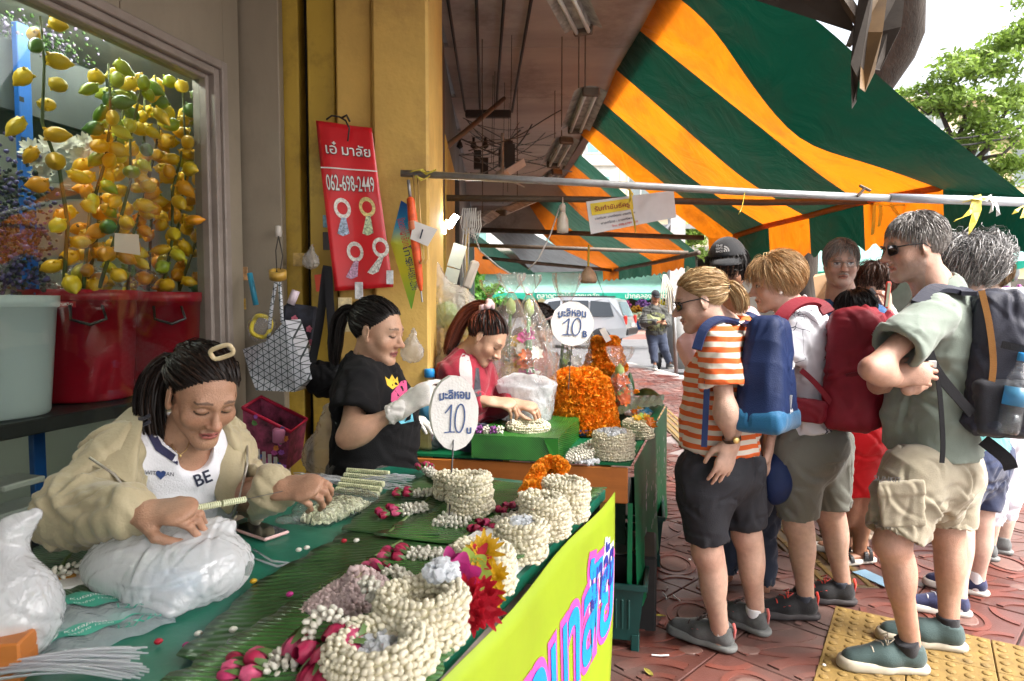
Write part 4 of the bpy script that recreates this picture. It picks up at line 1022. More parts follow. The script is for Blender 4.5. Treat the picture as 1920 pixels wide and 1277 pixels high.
def glasses(P,head,dark=True,red=False,rim=None):
 R=frame(head['f'],head['u']);c=A(head['c']);hs=head.get('s',1)
 g=lambda x,y,z:Vector(put(A((x,y,z))[None]*hs,R,c)[0])
 root=None;rm=rim or M('glasses_rim_black',(.02,.02,.02),.3)
 mb=MB();mb.smooth=True
 for sx in(-1,1):
  pts=[g(sx*.034+.0265*cos(a)*(1 if True else 1),.099-.006*abs(cos(a))-(.012 if sx*cos(a)>.5 else 0),.002+.019*sin(a)*(1 if sin(a)>0 else 1.05))for a in[i*2*pi/16 for i in range(17)]]
  mb.tube(pts,.0022 if dark else.0013,6);mb.tube([g(sx*.061,.088,.01),g(sx*.075,.05,.012),g(sx*.08,.0,.008),g(sx*.079,-.02,-.012)],.0026 if dark else.0014,6)
 mb.tube([g(-.008,.1,.006),g(0,.103,.009),g(.008,.1,.006)],.0022,6)
 o=mb.bd('glasses',rm,P)
 mb=MB();lm=M('sunglass_lens',(.012,.012,.016),.08,0,coat=.5)if dark else clear_mat('glasses_lens',(.95,.95,.95),rough=.02)
 for sx in(-1,1):
  ring=[g(sx*.034+.025*cos(a),.0985-.006*abs(cos(a))-(.011 if sx*cos(a)>.5 else 0),.002+.018*sin(a))for a in[i*2*pi/16 for i in range(16)]]
  mb.add(ring,[list(range(16))])
 mb.bd('lens',lm,o)
 return o
def strap(P,name,pts,w,mat,nrm=None,th=.006):
 """webbing strap laid along pts; nrm(s) outward normals give its flat side"""
 pts=[Vector(p)for p in pts]
 out=[]
 for i in range(len(pts)-1):
  p0,p1,p2,p3=pts[max(i-1,0)],pts[i],pts[i+1],pts[min(i+2,len(pts)-1)]
  for k in range(5):
   t=k/5;out.append(.5*((2*p1)+(p2-p0)*t+(2*p0-5*p1+4*p2-p3)*t*t+(3*p1-p0-3*p2+p3)*t**3))
 out.append(pts[-1]);n=len(out);ws=[]
 for i in range(n):
  t=(out[min(i+1,n-1)]-out[max(i-1,0)]).normalized();nv=nrm if isinstance(nrm,Vector)else Vector(nrm(i/(n-1))if callable(nrm)else nrm)
  ws.append(t.cross(nv).normalized()*w/2)
 mb=MB();mb.ribbon(out,ws,th);return mb.bd(name,mat,P)
# people
def cloth(name,c=(.5,.5,.5),rough=.8,var=.1,vs=5,bump=.25,bs=260,sheen=.2,**k):return M(name,c,rough,var,vs,bump,bs,sheen=sheen,spec=.25,**k)
def stripe_mat(name,c1,c2,period,duty=.5,warp=.006,axis=2):
 m,t,b,out=new_mat(name);L=t.links.new;tc=nn(t,'ShaderNodeTexCoord');sx=nn(t,'ShaderNodeSeparateXYZ');L(tc.outputs['Object'],sx.inputs[0])
 n1=nn(t,'ShaderNodeTexNoise',Scale=5.0,Detail=2.0);L(tc.outputs['Object'],n1.inputs['Vector'])
 a=nn(t,'ShaderNodeMath',operation='MULTIPLY_ADD');L(n1.outputs[0],a.inputs[0]);a.inputs[1].default_value=warp*2;L(sx.outputs[axis],a.inputs[2])
 d=nn(t,'ShaderNodeMath',operation='DIVIDE');L(a.outputs[0],d.inputs[0]);d.inputs[1].default_value=period
 fr=nn(t,'ShaderNodeMath',operation='FRACT');L(d.outputs[0],fr.inputs[0]);cp=nn(t,'ShaderNodeMath',operation='LESS_THAN');L(fr.outputs[0],cp.inputs[0]);cp.inputs[1].default_value=duty
 n2=nn(t,'ShaderNodeTexNoise',Scale=300.0,Detail=2.0);L(tc.outputs['Object'],n2.inputs['Vector'])
 mx=nn(t,'ShaderNodeMix',data_type='RGBA');L(cp.outputs[0],mx.inputs[0]);mx.inputs[6].default_value=(*c1,1);mx.inputs[7].default_value=(*c2,1)
 L(mx.outputs[2],b.inputs['Base Color']);b.inputs['Roughness'].default_value=.85;b.inputs['Specular IOR Level'].default_value=.2
 bp=nn(t,'ShaderNodeBump',Strength=.25,Distance=.002);L(n2.outputs[0],bp.inputs['Height']);L(bp.outputs[0],b.inputs['Normal'])
 return m
def sketch_mat(name,base,ink):
 """white cotton with thin ink line drawings"""
 m,t,b,out=new_mat(name);L=t.links.new;tc=nn(t,'ShaderNodeTexCoord')
 n0=nn(t,'ShaderNodeTexNoise',Scale=3.0,Detail=3.0);L(tc.outputs['Object'],n0.inputs['Vector'])
 vm=nn(t,'ShaderNodeVectorMath',operation='MULTIPLY_ADD');L(n0.outputs['Color'],vm.inputs[0]);vm.inputs[1].default_value=(.22,.22,.22);L(tc.outputs['Object'],vm.inputs[2])
 v1=nn(t,'ShaderNodeTexVoronoi',feature='DISTANCE_TO_EDGE',Scale=7.5);L(vm.outputs[0],v1.inputs['Vector'])
 l1=nn(t,'ShaderNodeMath',operation='LESS_THAN');L(v1.outputs['Distance'],l1.inputs[0]);l1.inputs[1].default_value=.011
 v2=nn(t,'ShaderNodeTexVoronoi',feature='DISTANCE_TO_EDGE',Scale=42.0);L(vm.outputs[0],v2.inputs['Vector'])
 l2=nn(t,'ShaderNodeMath',operation='LESS_THAN');L(v2.outputs['Distance'],l2.inputs[0]);l2.inputs[1].default_value=.06
 n3=nn(t,'ShaderNodeTexNoise',Scale=6.0,Detail=1.0);L(tc.outputs['Object'],n3.inputs['Vector'])
 g3=nn(t,'ShaderNodeMath',operation='GREATER_THAN');L(n3.outputs[0],g3.inputs[0]);g3.inputs[1].default_value=.6
 a=nn(t,'ShaderNodeMath',operation='MULTIPLY');L(l2.outputs[0],a.inputs[0]);L(g3.outputs[0],a.inputs[1])
 n5=nn(t,'ShaderNodeTexNoise',Scale=2.6,Detail=1.0);L(vm.outputs[0],n5.inputs['Vector']);g5=nn(t,'ShaderNodeMath',operation='GREATER_THAN');L(n5.outputs[0],g5.inputs[0]);g5.inputs[1].default_value=.46
 e=nn(t,'ShaderNodeMath',operation='MULTIPLY');L(l1.outputs[0],e.inputs[0]);L(g5.outputs[0],e.inputs[1])
 o=nn(t,'ShaderNodeMath',operation='MAXIMUM');L(a.outputs[0],o.inputs[0]);L(e.outputs[0],o.inputs[1])
 mx=nn(t,'ShaderNodeMix',data_type='RGBA');L(o.outputs[0],mx.inputs[0]);mx.inputs[6].default_value=(*base,1);mx.inputs[7].default_value=(*ink,1)
 L(mx.outputs[2],b.inputs['Base Color']);b.inputs['Roughness'].default_value=.85;b.inputs['Specular IOR Level'].default_value=.2
 return m
SK_W=(.5,.315,.24);SK_W2=(.53,.365,.295);SK_T=(.35,.165,.09);SK_T2=(.45,.235,.15);SK_TAN=(.45,.262,.19)
rubber_dk=M('dark_rubber',(.03,.03,.032),.7,.1,30);rubber_wh=M('white_rubber',(.55,.53,.48),.6,.1,20)
black_web=cloth('black_webbing',(.008,.008,.01),sheen=0)
def sock(P,ankle,knee,mat,h=.075,r=.038,z0=.06):
 h=h+.035
 a=A(ankle);k=A(knee);d=unit(k-a);s=Sdf();b0=a.copy();b0[2]=z0
 s.cone(b0,b0+d*h,r,r,cap=(0,1));v,f=s.mesh(.005);return link('sock',npmesh('sock',v,f),mat,P)
def pack(P,name,c,back,up,half,mat,rad=.05,taper=.12,vox=.007,amp=.003,extra=None):
 R=frame(back,up)
 s=Sdf();s.rbox(c,half,rad,rot=R,taper=taper,tax=2)
 if extra:extra(s,R,A(c))
 v,f=s.mesh(vox);v=bump_cloth(v,f,amp,((.3,.2,.8),(.8,.3,.3)),(26,18));return link(name,npmesh(name,v,f),mat,P),R
def blob_print(P,part,poly,mat,name):
 mb=MB();xs=[p[0]for p in poly];ys=[p[1]for p in poly]
 me=bpy.data.meshes.new(name);me.from_pydata([(p[0],-p[1],0)for p in poly],[],[list(range(len(poly)))])
 tgt=[o for o in P.children if o.name.split('.')[0]==part][0];inv=tgt.matrix_world.inverted()
 bm=bmesh.new();bm.from_mesh(me);bmesh.ops.triangulate(bm,faces=bm.faces)
 for _ in range(3):bmesh.ops.subdivide_edges(bm,edges=[e for e in bm.edges if e.calc_length()>5],cuts=1)
 bmesh.ops.triangulate(bm,faces=bm.faces);bm.to_mesh(me);bm.free()
 bad,ys=[],[]
 for v in me.vertices:
  r=ray(v.co.x,-v.co.y).normalized();ok,loc,nr,_=tgt.ray_cast(inv@V(0,0,CAMH),(inv.to_3x3()@r).normalized())
  if ok:v.co=tgt.matrix_world@loc-r*.003;ys.append(v.co.y)
  else:bad.append(v.index)
 if bad:
  bm=bmesh.new();bm.from_mesh(me);bm.verts.ensure_lookup_table();bmesh.ops.delete(bm,geom=[bm.verts[i]for i in bad],context='VERTS');bm.to_mesh(me);bm.free()
 return link(name,me,mat,P)
# the woman in the orange striped top
hd=dict(c=W(1312,563,2.66),f=(-.95,.12,-.27),u=(-.3,.02,1),s=1.0,nose=1.15,brow=(.16,.1,.05),wrinkle=1,eyes='open',jaw=1.0)
J=dict(neck=W(1376,626,2.73),shL=W(1346,646,2.56),elL=W(1360,765,2.47),wrL=W(1373,828,2.5),shR=W(1412,650,2.9),elR=W(1447,775,2.97),wrR=W(1441,842,2.88),pelvis=W(1350,860,2.72),hipL=W(1318,890,2.64),hipR=W(1388,885,2.8),knL=W(1326,1035,2.64),knR=W(1400,1005,2.8),anL=W(1352,1205,2.7),anR=W(1418,1165,2.84))
h5=hair('pony',(.31,.19,.085),2400,anchor=(.0,-.118,.02),tail=[(0,-.118,.02),(0,-.135,.014),(.0,-.152,-.025),(.0,-.148,-.07)],tailN=420,tailw=.034,col2=(.5,.36,.19),mix=.4,var=.35,tip=[.35,.75,1,1,.8])
P=person('woman in orange and white striped top with a small navy backpack',J,(-.8,.55,0),hd,SK_W,h5,1.0,bust=.8,belly=.7,shirt=dict(mat=stripe_mat('orange_white_stripe',(.66,.6,.52),(.66,.13,.035),.0385,.5),hem=W(1352,842,2.72),sleeve=.72,sm=.026,m=.024,amp=.0065,flare=.02,neckr=.066),bottom=dict(mat=cloth('charcoal_shorts',(.022,.023,.029),.7,sheen=0),len=.86,m=.022,amp=.005),hands=dict(L=dict(d=(-.28,.02,-1),n=(.3,-1,0),thumb=1,curl=(.12,.2,.15),th=.2,s=1.02),R=dict(d=(-.15,-.05,-1),n=(.95,-.1,-.2),thumb=1,curl=(.5,.6,.4))))
P5=P;glasses(P,hd)
mb=MS();R_=frame(hd['f'],hd['u']);c_=A(hd['c'])+R_@A((0,-.12,.02))*1.0
mb.tube([Vector(c_+R_@A((.02*cos(a),0.004,.02*sin(a))))for a in np.linspace(0,6.28,14)],.008,8);mb.bd('hair_tie',M('black_tie',(.015,.015,.02),.8),P)
mb=MS();w_=Vector(lerp(J['elL'],J['wrL'],.9));wd_=(Vector(J['wrL'])-Vector(J['elL'])).normalized();u_=wd_.orthogonal().normalized();v_=wd_.cross(u_)
ring=[w_+u_*.034*cos(a)+v_*.034*sin(a)for a in np.linspace(0,2*pi,17)];mb.ribbon(ring,[wd_*.006]*17,.003);wt=mb.bd('wristwatch',M('brown_leather',(.05,.02,.01),.5),P)
mb=MS();mb.lathe([(.0001,.006),(.012,.006),(.0135,.003),(.0135,0)],w_+V(.006,-.034,0),(.15,-1,0),16);mb.bd('watch_face',M('gold_metal',(.7,.5,.2),.3,metal=.9),wt)
navy=cloth('navy_nylon',(.008,.02,.075),.6,.15,sheen=0);teal=cloth('teal_nylon',(.012,.11,.24),.55)
greyshoe=cloth('grey_mesh_shoe',(.1,.105,.105),.75,.25,30);sgrey=M('grey_sole',(.16,.165,.16),.7,.2,12);coral=cloth('coral_trim',(.55,.13,.12));white_c=cloth('white_cotton',(.72,.72,.74),.9)
for g,tv in(('L',(-.72,.55,0)),('R',(-.65,.75,0))):
 make_shoe(P,J['an'+g],tv,greyshoe,sgrey,cloth('dark_lace',(.06,.04,.04)),accent=coral,k=1.08);sock(P,J['an'+g],J['kn'+g],white_c,.04)
bk=unit((.8,-.55,.0));upv=unit(A(J['neck'])-lerp(J['pelvis'],J['neck'],.1))
pc=A(W(1440,698,2.55))
pk,Rp=pack(P,'backpack',pc,bk,upv+bk*-.12,(.14,.08,.215),navy,.05,.24,amp=.0034)
pack(pk,'backpack_base',pc+Rp@A((0,.002,-.175)),bk,upv+bk*-.12,(.168,.098,.05),teal,.04,.0)
g_=lambda x,y,z:Vector(pc+Rp@A((-x,y,z)))
strap(pk,'pocket_zip',[g_(-.02,.088,-.13),g_(-.024,.092,-.08)],.006,M('zip_white',(.6,.6,.6),.4),Vector(Rp[:,1]),.008)
strap(pk,'seam_piping',[g_(-.1,.05,-.12),g_(-.118,.045,.0),g_(-.1,.042,.12),g_(-.05,.04,.175),g_(.04,.04,.17)],.008,teal,Vector(Rp[:,1]),.006)
strap(pk,'shoulder_strap',[g_(-.075,-.05,.18),W(1390,606,2.66),W(1352,598,2.56),W(1322,614,2.5),W(1306,655,2.47)],.034,navy,lambda s:(-.3,-.75,.7),.012)
strap(pk,'shoulder_strap',[g_(.06,-.05,.18),W(1422,600,2.8),W(1400,590,2.84),W(1380,600,2.88)],.034,navy,(0,-.5,.8),.012)
strap(pk,'hanging_strap',[W(1326,715,2.475),W(1323,780,2.47),W(1320,838,2.47)],.022,navy,Vector((-.2,-1,0)),.003)
text_on('backpack_logo','Jw',.035,g_(-.02,.09,.035),Vector(Rp[:,0])*-1,Rp[:,2],Rp[:,1],M('print_white',(.7,.7,.7)),pk,.006,bold=.001)
text_on('backpack_logo','Jantle',.02,g_(-.055,.094,-.135),Vector(Rp[:,0])*-1,Rp[:,2],Rp[:,1],M('print_white'),pk,.008)
capo=thing('baseball_cap','navy baseball cap held down behind the woman in the striped top','cap',W(1450,900,2.9))
s=Sdf();cc=A(W(1452,895,2.92));Rc=frame((-.15,-.25,-1),(.8,-.6,.1));s.ell(cc,(.1,.12,.085),rot=Rc);s.cut(cc-Rc[:,2]*.008,-Rc[:,2]);s.ell(cc-Rc[:,2]*.008,(.092,.112,.077),rot=Rc,op='s',k=.003);v,f=s.mesh(.006);link('cap_crown',npmesh('cap',v,f),navy,capo)
mb=MS();mb.grid([[Vector(cc+Rc@A((.095*sin(a)*(1-.25*r),.1+.085*r*cos(a)*.9-.03*(1-cos(a)),-.008-.018*r*r+.012*cos(a*2))))for a in np.linspace(-1.3,1.3,11)]for r in np.linspace(0,1,6)]);o=mb.bd('cap_brim',cloth('black_navy',(.006,.008,.018)),capo)
md=o.modifiers.new('s','SOLIDIFY');md.thickness=.004
# woman with short blond hair, white printed tee and red backpack
hd=dict(c=W(1452,531,3.0),f=(-.95,.12,-.2),u=(-.22,0,1),s=1.01,nose=1.05,brow=(.14,.09,.05),wrinkle=1,eyes='open',jaw=1.08,cheek=1.15)
J=dict(neck=W(1497,590,3.03),shL=W(1480,620,2.86),elL=W(1462,725,2.8),wrL=W(1432,780,2.86),shR=W(1530,618,3.2),elR=W(1520,730,3.3),wrR=W(1480,780,3.3),pelvis=W(1520,815,3.02),hipL=W(1492,840,2.94),hipR=W(1550,835,3.1),knL=W(1496,985,2.94),knR=W(1556,965,3.1),anL=W(1510,1128,2.97),anR=W(1580,1102,3.12))
h7=hair('crown',(.36,.21,.095),2800,length=.075,comb=(0,-1.2,-.3),lift=.03,col2=(.55,.38,.2),mix=.35,kw=dict(back=-.05,temple=.06),thick=.0007)
P=person('woman with short blond hair in white printed tee carrying a red backpack',J,(-.88,.4,0),hd,SK_W,h7,1.03,bust=.9,belly=.6,shirt=dict(mat=sketch_mat('white_sketch_cotton',(.62,.63,.68),(.02,.025,.05)),hem=W(1520,800,3.02),sleeve=.62,sm=.03,m=.026,amp=.0065),bottom=dict(mat=cloth('grey_green_shorts',(.14,.145,.125),.75),len=.9,m=.026,amp=.005),hands=dict(L=dict(d=(-.8,.2,-.5),n=(0,-1,.3),thumb=1)))
mb=MS();R_=frame(hd['f'],hd['u']);c_=A(hd['c'])+R_@A((-.08,.002,-.042));mb.lathe([(.0001,.008),(.006,.005),(.008,0),(.006,-.005),(.0001,-.008)],c_,n=12);mb.bd('earring',M('pearl',(.8,.78,.74),.15),P)
blk=cloth('black_mesh_shoe',(.012,.012,.014),.7);redt=cloth('coral_red_trim',(.75,.07,.05));rsole=M('black_red_sole',(.035,.03,.032),.7,.2,20)
for g,tv,ap in(('L',(-1,.06,0),W(1512,1162,2.97)),('R',(-1,.16,0),W(1585,1136,3.12))):
 ap=J['an'+g];sh_=make_shoe(P,ap,tv,blk,rsole,redt,accent=redt,k=1.08);sock(P,J['an'+g],J['kn'+g],cloth('dark_sock',(.03,.035,.05)),.035)
 R=frame(tv,(0,0,1));o_=A(ap)+unit(tv)*.0324;o_[2]=.016;mb=MB()
 for yy in(-.03,.07):mb.ribbon([Vector(put(A(q)[None]*1.08,R,o_)[0])for q in((.0435,yy-.028,.013),(.047,yy,.017),(.047,yy+.03,.011))],Vector((0,0,.008)),.003)
 mb.bd('sole_accent',redt,sh_)
maroon=cloth('red_nylon',(.17,.008,.018),.6,.2,9,sheen=0)
bk=unit((.9,-.42,0));upv=unit(A((.05,0,1))-bk*.22)
pc=A(W(1594,692,2.86))
pk,Rp=pack(P,'backpack',pc,bk,upv,(.145,.1,.255),maroon,.055,.16,amp=.005,extra=lambda s,R,c:(s.rbox(c+R@A((0,.1,-.075)),(.115,.05,.15),.04,rot=R,k=.03),s.ell(c+R@A((0,.045,.19)),(.12,.09,.075),rot=R,k=.05)))
g_=lambda x,y,z:Vector(pc+Rp@A((-x,y,z)))
strap(pk,'shoulder_strap',[g_(-.07,-.09,.24),W(1535,568,2.86),W(1500,566,2.8),W(1468,590,2.76),W(1452,640,2.74)],.055,maroon,(-.2,-.6,.8),.014)
strap(pk,'side_strap',[g_(-.135,.02,.1),g_(-.145,.06,-.02),g_(-.13,.12,-.06)],.018,maroon,Vector(Rp[:,0]),.004)
strap(pk,'side_strap',[g_(-.14,-.06,-.15),W(1530,720,2.74),W(1502,694,2.74)],.022,maroon,(-.2,-1,0),.004)
strap(pk,'back_zip',[g_(-.1,.145,.04),g_(-.06,.16,.07),g_(.06,.16,.07),g_(.1,.145,.04)],.008,cloth('dark_red_tape',(.1,.005,.01)),Vector(Rp[:,1]),.006)
strap(pk,'compression_strap',[g_(-.145,-.02,-.02),g_(-.14,.07,-.0),g_(-.1,.15,-.02)],.016,cloth('dark_red_tape'),Vector(Rp[:,0]),.004)
mb=MS();mb.tube([g_(.02,.155,-.18),g_(.01,.17,-.21),g_(.015,.165,-.25),g_(.035,.16,-.25),g_(.04,.165,-.21),g_(.02,.155,-.18)],.005,6);mb.bd('pack_loop',maroon,pk)
pack(pk,'hip_belt',A(W(1503,768,2.82)),unit((-.35,-.9,0)),(0.08,0,1),(.1,.05,.05),maroon,.03,0)
# tall man with grey hair, arms crossed, dark backpack
hd=dict(c=W(1714,463,2.58),f=(-.97,.12,-.16),u=(-.15,0,1),s=1.06,sex='m',nose=1.15,brow=(.16,.14,.12),stubble=.55,wrinkle=1,eyes='open',jaw=1.08)
J=dict(neck=W(1766,548,2.6),shL=W(1746,592,2.4),elL=W(1634,692,2.26),wrL=W(1712,722,2.36),shR=W(1794,584,2.82),elR=W(1645,722,2.72),wrR=W(1668,706,2.32),pelvis=W(1748,862,2.62),hipL=W(1716,890,2.5),hipR=W(1782,882,2.74),knL=W(1672,1020,2.46),knR=W(1776,1000,2.72),anL=W(1706,1208,2.53),anR=W(1778,1180,2.7))
h9=hair('crown',(.13,.12,.115),3000,length=.032,comb=(0,-.4,-.5),lift=.009,col2=(.42,.4,.38),mix=.42,kw=dict(back=-.06,front=.085,temple=.045),grey_sides=(.42,.4,.38),thick=.0007)
P=person('tall grey haired man in sage tee and khaki shorts with arms crossed',J,(-.9,.35,0),hd,SK_TAN,h9,1.03,belly=.35,shirt=dict(mat=cloth('sage_cotton',(.2,.24,.205),.9,.12),hem=W(1748,842,2.62),sleeve=.62,sm=.034,m=.03,amp=.005,flare=.03,neckup=.22),bottom=dict(mat=cloth('khaki_canvas',(.3,.265,.195),.85,.15,12),len=.9,m=.034,amp=.009,name='cargo_shorts'),hands=dict(L=dict(d=(.75,.55,.2),n=(.3,-1,.2),thumb=-1,curl=(.4,.5,.3),th=.4,s=1.05),R=dict(d=(.85,-.3,.12),n=(.2,-1,.35),thumb=-1,curl=(.35,.6,.4),th=.3,s=1.05)))
P9=P;glasses(P,hd)
khk=MATS['khaki_canvas']
def pocket(P,c,n,up,w,h,mat):
 R=frame(n,up);s=Sdf();s.rbox(c,(w/2,.014,h/2),.01,rot=R);s.rbox(A(c)+R@A((0,.012,h*.36)),(w/2+.004,.008,h*.16),.006,rot=R,k=.002);v,f=s.mesh(.005);v=bump_cloth(v,f,.003);return link('cargo_pocket',npmesh('pocket',v,f),mat,P)
pocket(P,W(1690,945,2.385),(-.25,-1,0),(-.12,0,1),.15,.17,khk);
text_on('pocket_label','SUNKIT',.026,W(1662,897,2.36),(1,-.2,-.05),(0,0,1),(-.2,-1,0),M('label_dark',(.08,.08,.08)),P,.012)
tshoe=cloth('teal_suede_shoe',(.045,.075,.075),.75,.15,20);csole=M('cream_sole',(.42,.38,.3),.7,.15,12);bsock=cloth('black_sock',(.012,.012,.016))
for g,tv,ap in(('L',(-1,.08,0),W(1712,1254,2.53)),('R',(-1,.32,0),W(1790,1222,2.7))):
 make_shoe(P,J['an'+g],tv,tshoe,csole,cloth('pale_lace',(.5,.45,.36))if g=='L' else None,kind='low',k=1.2);sock(P,J['an'+g],J['kn'+g],bsock,.055,.043)
slate=cloth('slate_nylon',(.028,.03,.045),.55,.2,9,sheen=0);tan_=cloth('tan_trim',(.36,.17,.05),.6)
bk=unit((.92,-.34,0));upv=unit(A((.06,0,1))-bk*.25)
pc=A(W(1862,678,2.47))
pk,Rp=pack(P,'backpack',pc,bk,upv,(.142,.1,.265),slate,.055,.2,amp=.005,extra=lambda s,R,c:(s.rbox(c+R@A((0,.09,-.06)),(.12,.06,.17),.05,rot=R,k=.04),))
g_=lambda x,y,z:Vector(pc+Rp@A((-x,y,z)))
strap(pk,'tan_piping',[g_(-.1,-.07,.26),g_(-.125,-.05,.14),g_(-.148,-.04,0),g_(-.155,-.05,-.1)],.02,tan_,Vector(Rp[:,0]-Rp[:,1]*.3),.008)
strap(pk,'shoulder_strap',[g_(-.07,-.1,.25),W(1800,545,2.5),W(1755,541,2.42),W(1722,570,2.36)],.05,slate,(-.1,-.5,.9),.016)
strap(pk,'lower_strap',[W(1738,645,2.34),W(1748,680,2.33),W(1770,715,2.32),g_(-.15,-.1,-.18)],.034,black_web,(-.1,-1,.1),.006)
strap(pk,'hanging_strap',[W(1757,695,2.315),W(1764,760,2.31),W(1768,830,2.31),W(1766,868,2.31)],.016,black_web,(-.1,-1,0),.004)
strap(pk,'side_strap',[g_(-.155,-.02,.07),g_(-.15,.06,.05),g_(-.12,.14,.03)],.026,black_web,Vector(Rp[:,0]),.004)
strap(pk,'hip_strap',[g_(-.1,-.05,-.28),g_(-.1,.02,-.34),g_(-.09,.04,-.38)],.045,black_web,Vector(Rp[:,0]),.004)
mb=MB();mb.box(Vector(W(1748,683,2.318)),(.03,.006,.026),None,.003);mb.bd('strap_buckle',M('grey_buckle',(.3,.3,.3),.4),pk)
mb=MB();mb.box(g_(-.158,.07,.045),(.012,.02,.03),Matrix(Rp.tolist()),.003);mb.bd('strap_buckle',M('grey_buckle'),pk)
pack(pk,'mesh_pocket',pc+Rp@A((.118,.01,-.155)),bk,upv,(.05,.105,.105),cloth('mesh_black',(.02,.021,.028),.6),.035,-.05)
def bottle(label,base,up,h,r,parent=None,cap=(.02,.25,.6),lab=True,group=None):
 B=thing('water_bottle',label,'bottle',tuple(base),group);up=Vector(up).normalized();k=h/.23
 prof=[(.0001,.004),(r*.8,0),(r,.012*k),(r,.05*k),(r*.96,.06*k),(r,.07*k),(r,.15*k),(r*.9,.17*k),(r*.5,.2*k),(r*.4,.205*k),(r*.4,.222*k)]
 mb=MS();mb.lathe(prof,base,up,20);mb.bd('bottle_body',clear_mat('clear_plastic',(.93,.96,.98),rough=.05,milk=.05,refl=1.5,bump=.3,bs=60),B)
 mb=MS();mb.lathe([(r*.46,.218*k),(r*.46,.24*k),(r*.4,.243*k),(.0001,.243*k)],base,up,16);mb.bd('bottle_cap',M('cap_blue',cap,.35),B)
 if lab:mb=MS();mb.lathe([(r*1.012,.085*k),(r*1.012,.14*k)],base,up,20);mb.bd('bottle_label',clear_mat('label_blue',(.3,.6,.8),milk=.75,milkcol=(.12,.4,.65),rough=.3),B)
 mb=MS();mb.lathe([(.0001,.006),(r*.93,.006),(r*.94,.06*k),(.0001,.061*k)],base,up,18);mb.bd('water',clear_mat('water_in_bottle',(.86,.92,.93),milk=.03,refl=1.33),B)
 return B
bottle('clear water bottle with blue cap in the side pocket of the slate backpack',Vector(pc+Rp@A((.178,.0,-.24))),Vector(Rp@A((-.02,.14,1))),.27,.034)
# woman in pink with a black cap
hd=dict(c=W(1364,508,3.2),f=(-.42,-.9,-.22),u=(-.05,0,1),s=1.05,eyes='down',brow=(.03,.02,.02))
J=dict(neck=W(1382,598,3.25),shL=W(1420,628,3.1),elL=W(1372,715,3.02),wrL=W(1330,760,3.0),shR=W(1335,622,3.36),elR=W(1298,650,3.3),wrR=W(1310,730,3.2),pelvis=W(1400,810,3.3),hipL=W(1432,830,3.25),hipR=W(1370,830,3.35),knL=W(1430,970,3.25),knR=W(1365,960,3.35),anL=W(1430,1105,3.27),anR=W(1362,1080,3.38))
h6=hair('crown',(.018,.015,.014),900,length=.16,comb=(0,-.2,-1.4),lift=.012,thick=.001,kw=dict(back=-.08))
P=person('woman in pale pink shirt wearing a black cap and glasses',J,(-.75,-.5,0),hd,SK_T2,h6,1.0,bust=.4,shirt=dict(mat=cloth('pale_pink',(.7,.47,.49),.85),sleeve=1.75,m=.03,amp=.005,vox=.009),bottom=dict(mat=cloth('dark_denim',(.03,.04,.07)),len=1.92,m=.02,name='trousers',vox=.014),vox=.012)
glasses(P,hd,dark=False)
def cap_hat(P,hd,mat,logo=None):
 R=frame(hd['f'],hd['u']);c=A(hd['c']);s=Sdf();hs=hd.get('s',1);q=c+R@(HC+A((0,0,.018)))*hs
 s.ell(q,HR*1.12*hs*A((1,1.02,1.05)),rot=R);s.cut(q+R@A((0,0,.012)),R@A((0,.12,-1)));v,f=s.mesh(.006);v=laplace(v,f,1);o=link('cap',npmesh('cap',v,f),mat,P)
 mb=MS();mb.grid([[Vector(q+R@A((.082*sin(a)*(1-.12*r),(.075+.085*r)*cos(a)+.012,.014-.022*r*r-.02*(1-cos(a)))))*1 for a in np.linspace(-1.25,1.25,11)]for r in np.linspace(0,1,6)]);b=mb.bd('cap_brim',mat,o);md=b.modifiers.new('s','SOLIDIFY');md.thickness=.005
 return o,q,R
capm=cloth('black_cap_cotton',(.014,.015,.018));co_,q,R=cap_hat(P,hd,capm)
fq=q+R@A((0.005,.108,.062));nf_=R@A((0,1,.45));uf_=R@A((0,-.45,1));sf_=-R[:,0]
wh=M('embroidery_white',(.55,.55,.55),.8)
for i,t_ in enumerate(('THE','NORTH','FACE')):text_on('cap_lettering',t_,.014,fq+uf_*(.013-.0125*i)-sf_*.012,sf_,uf_,nf_,wh,co_,.009,wid=.03)
mb=MB()
for r0,r1 in((.02,.026),(.011,.0165),(.002,.0075)):
 ar=[(r0*cos(a),r0*sin(a))for a in np.linspace(0,1.5,8)]+[(r1*cos(a),r1*sin(a))for a in np.linspace(1.5,0,8)]
 mb.add([Vector(fq+sf_*(.008+x)+uf_*(-.016+y)+nf_*.012)for x,y in ar],[list(range(16))])
mb.bd('cap_emblem',wh,co_)
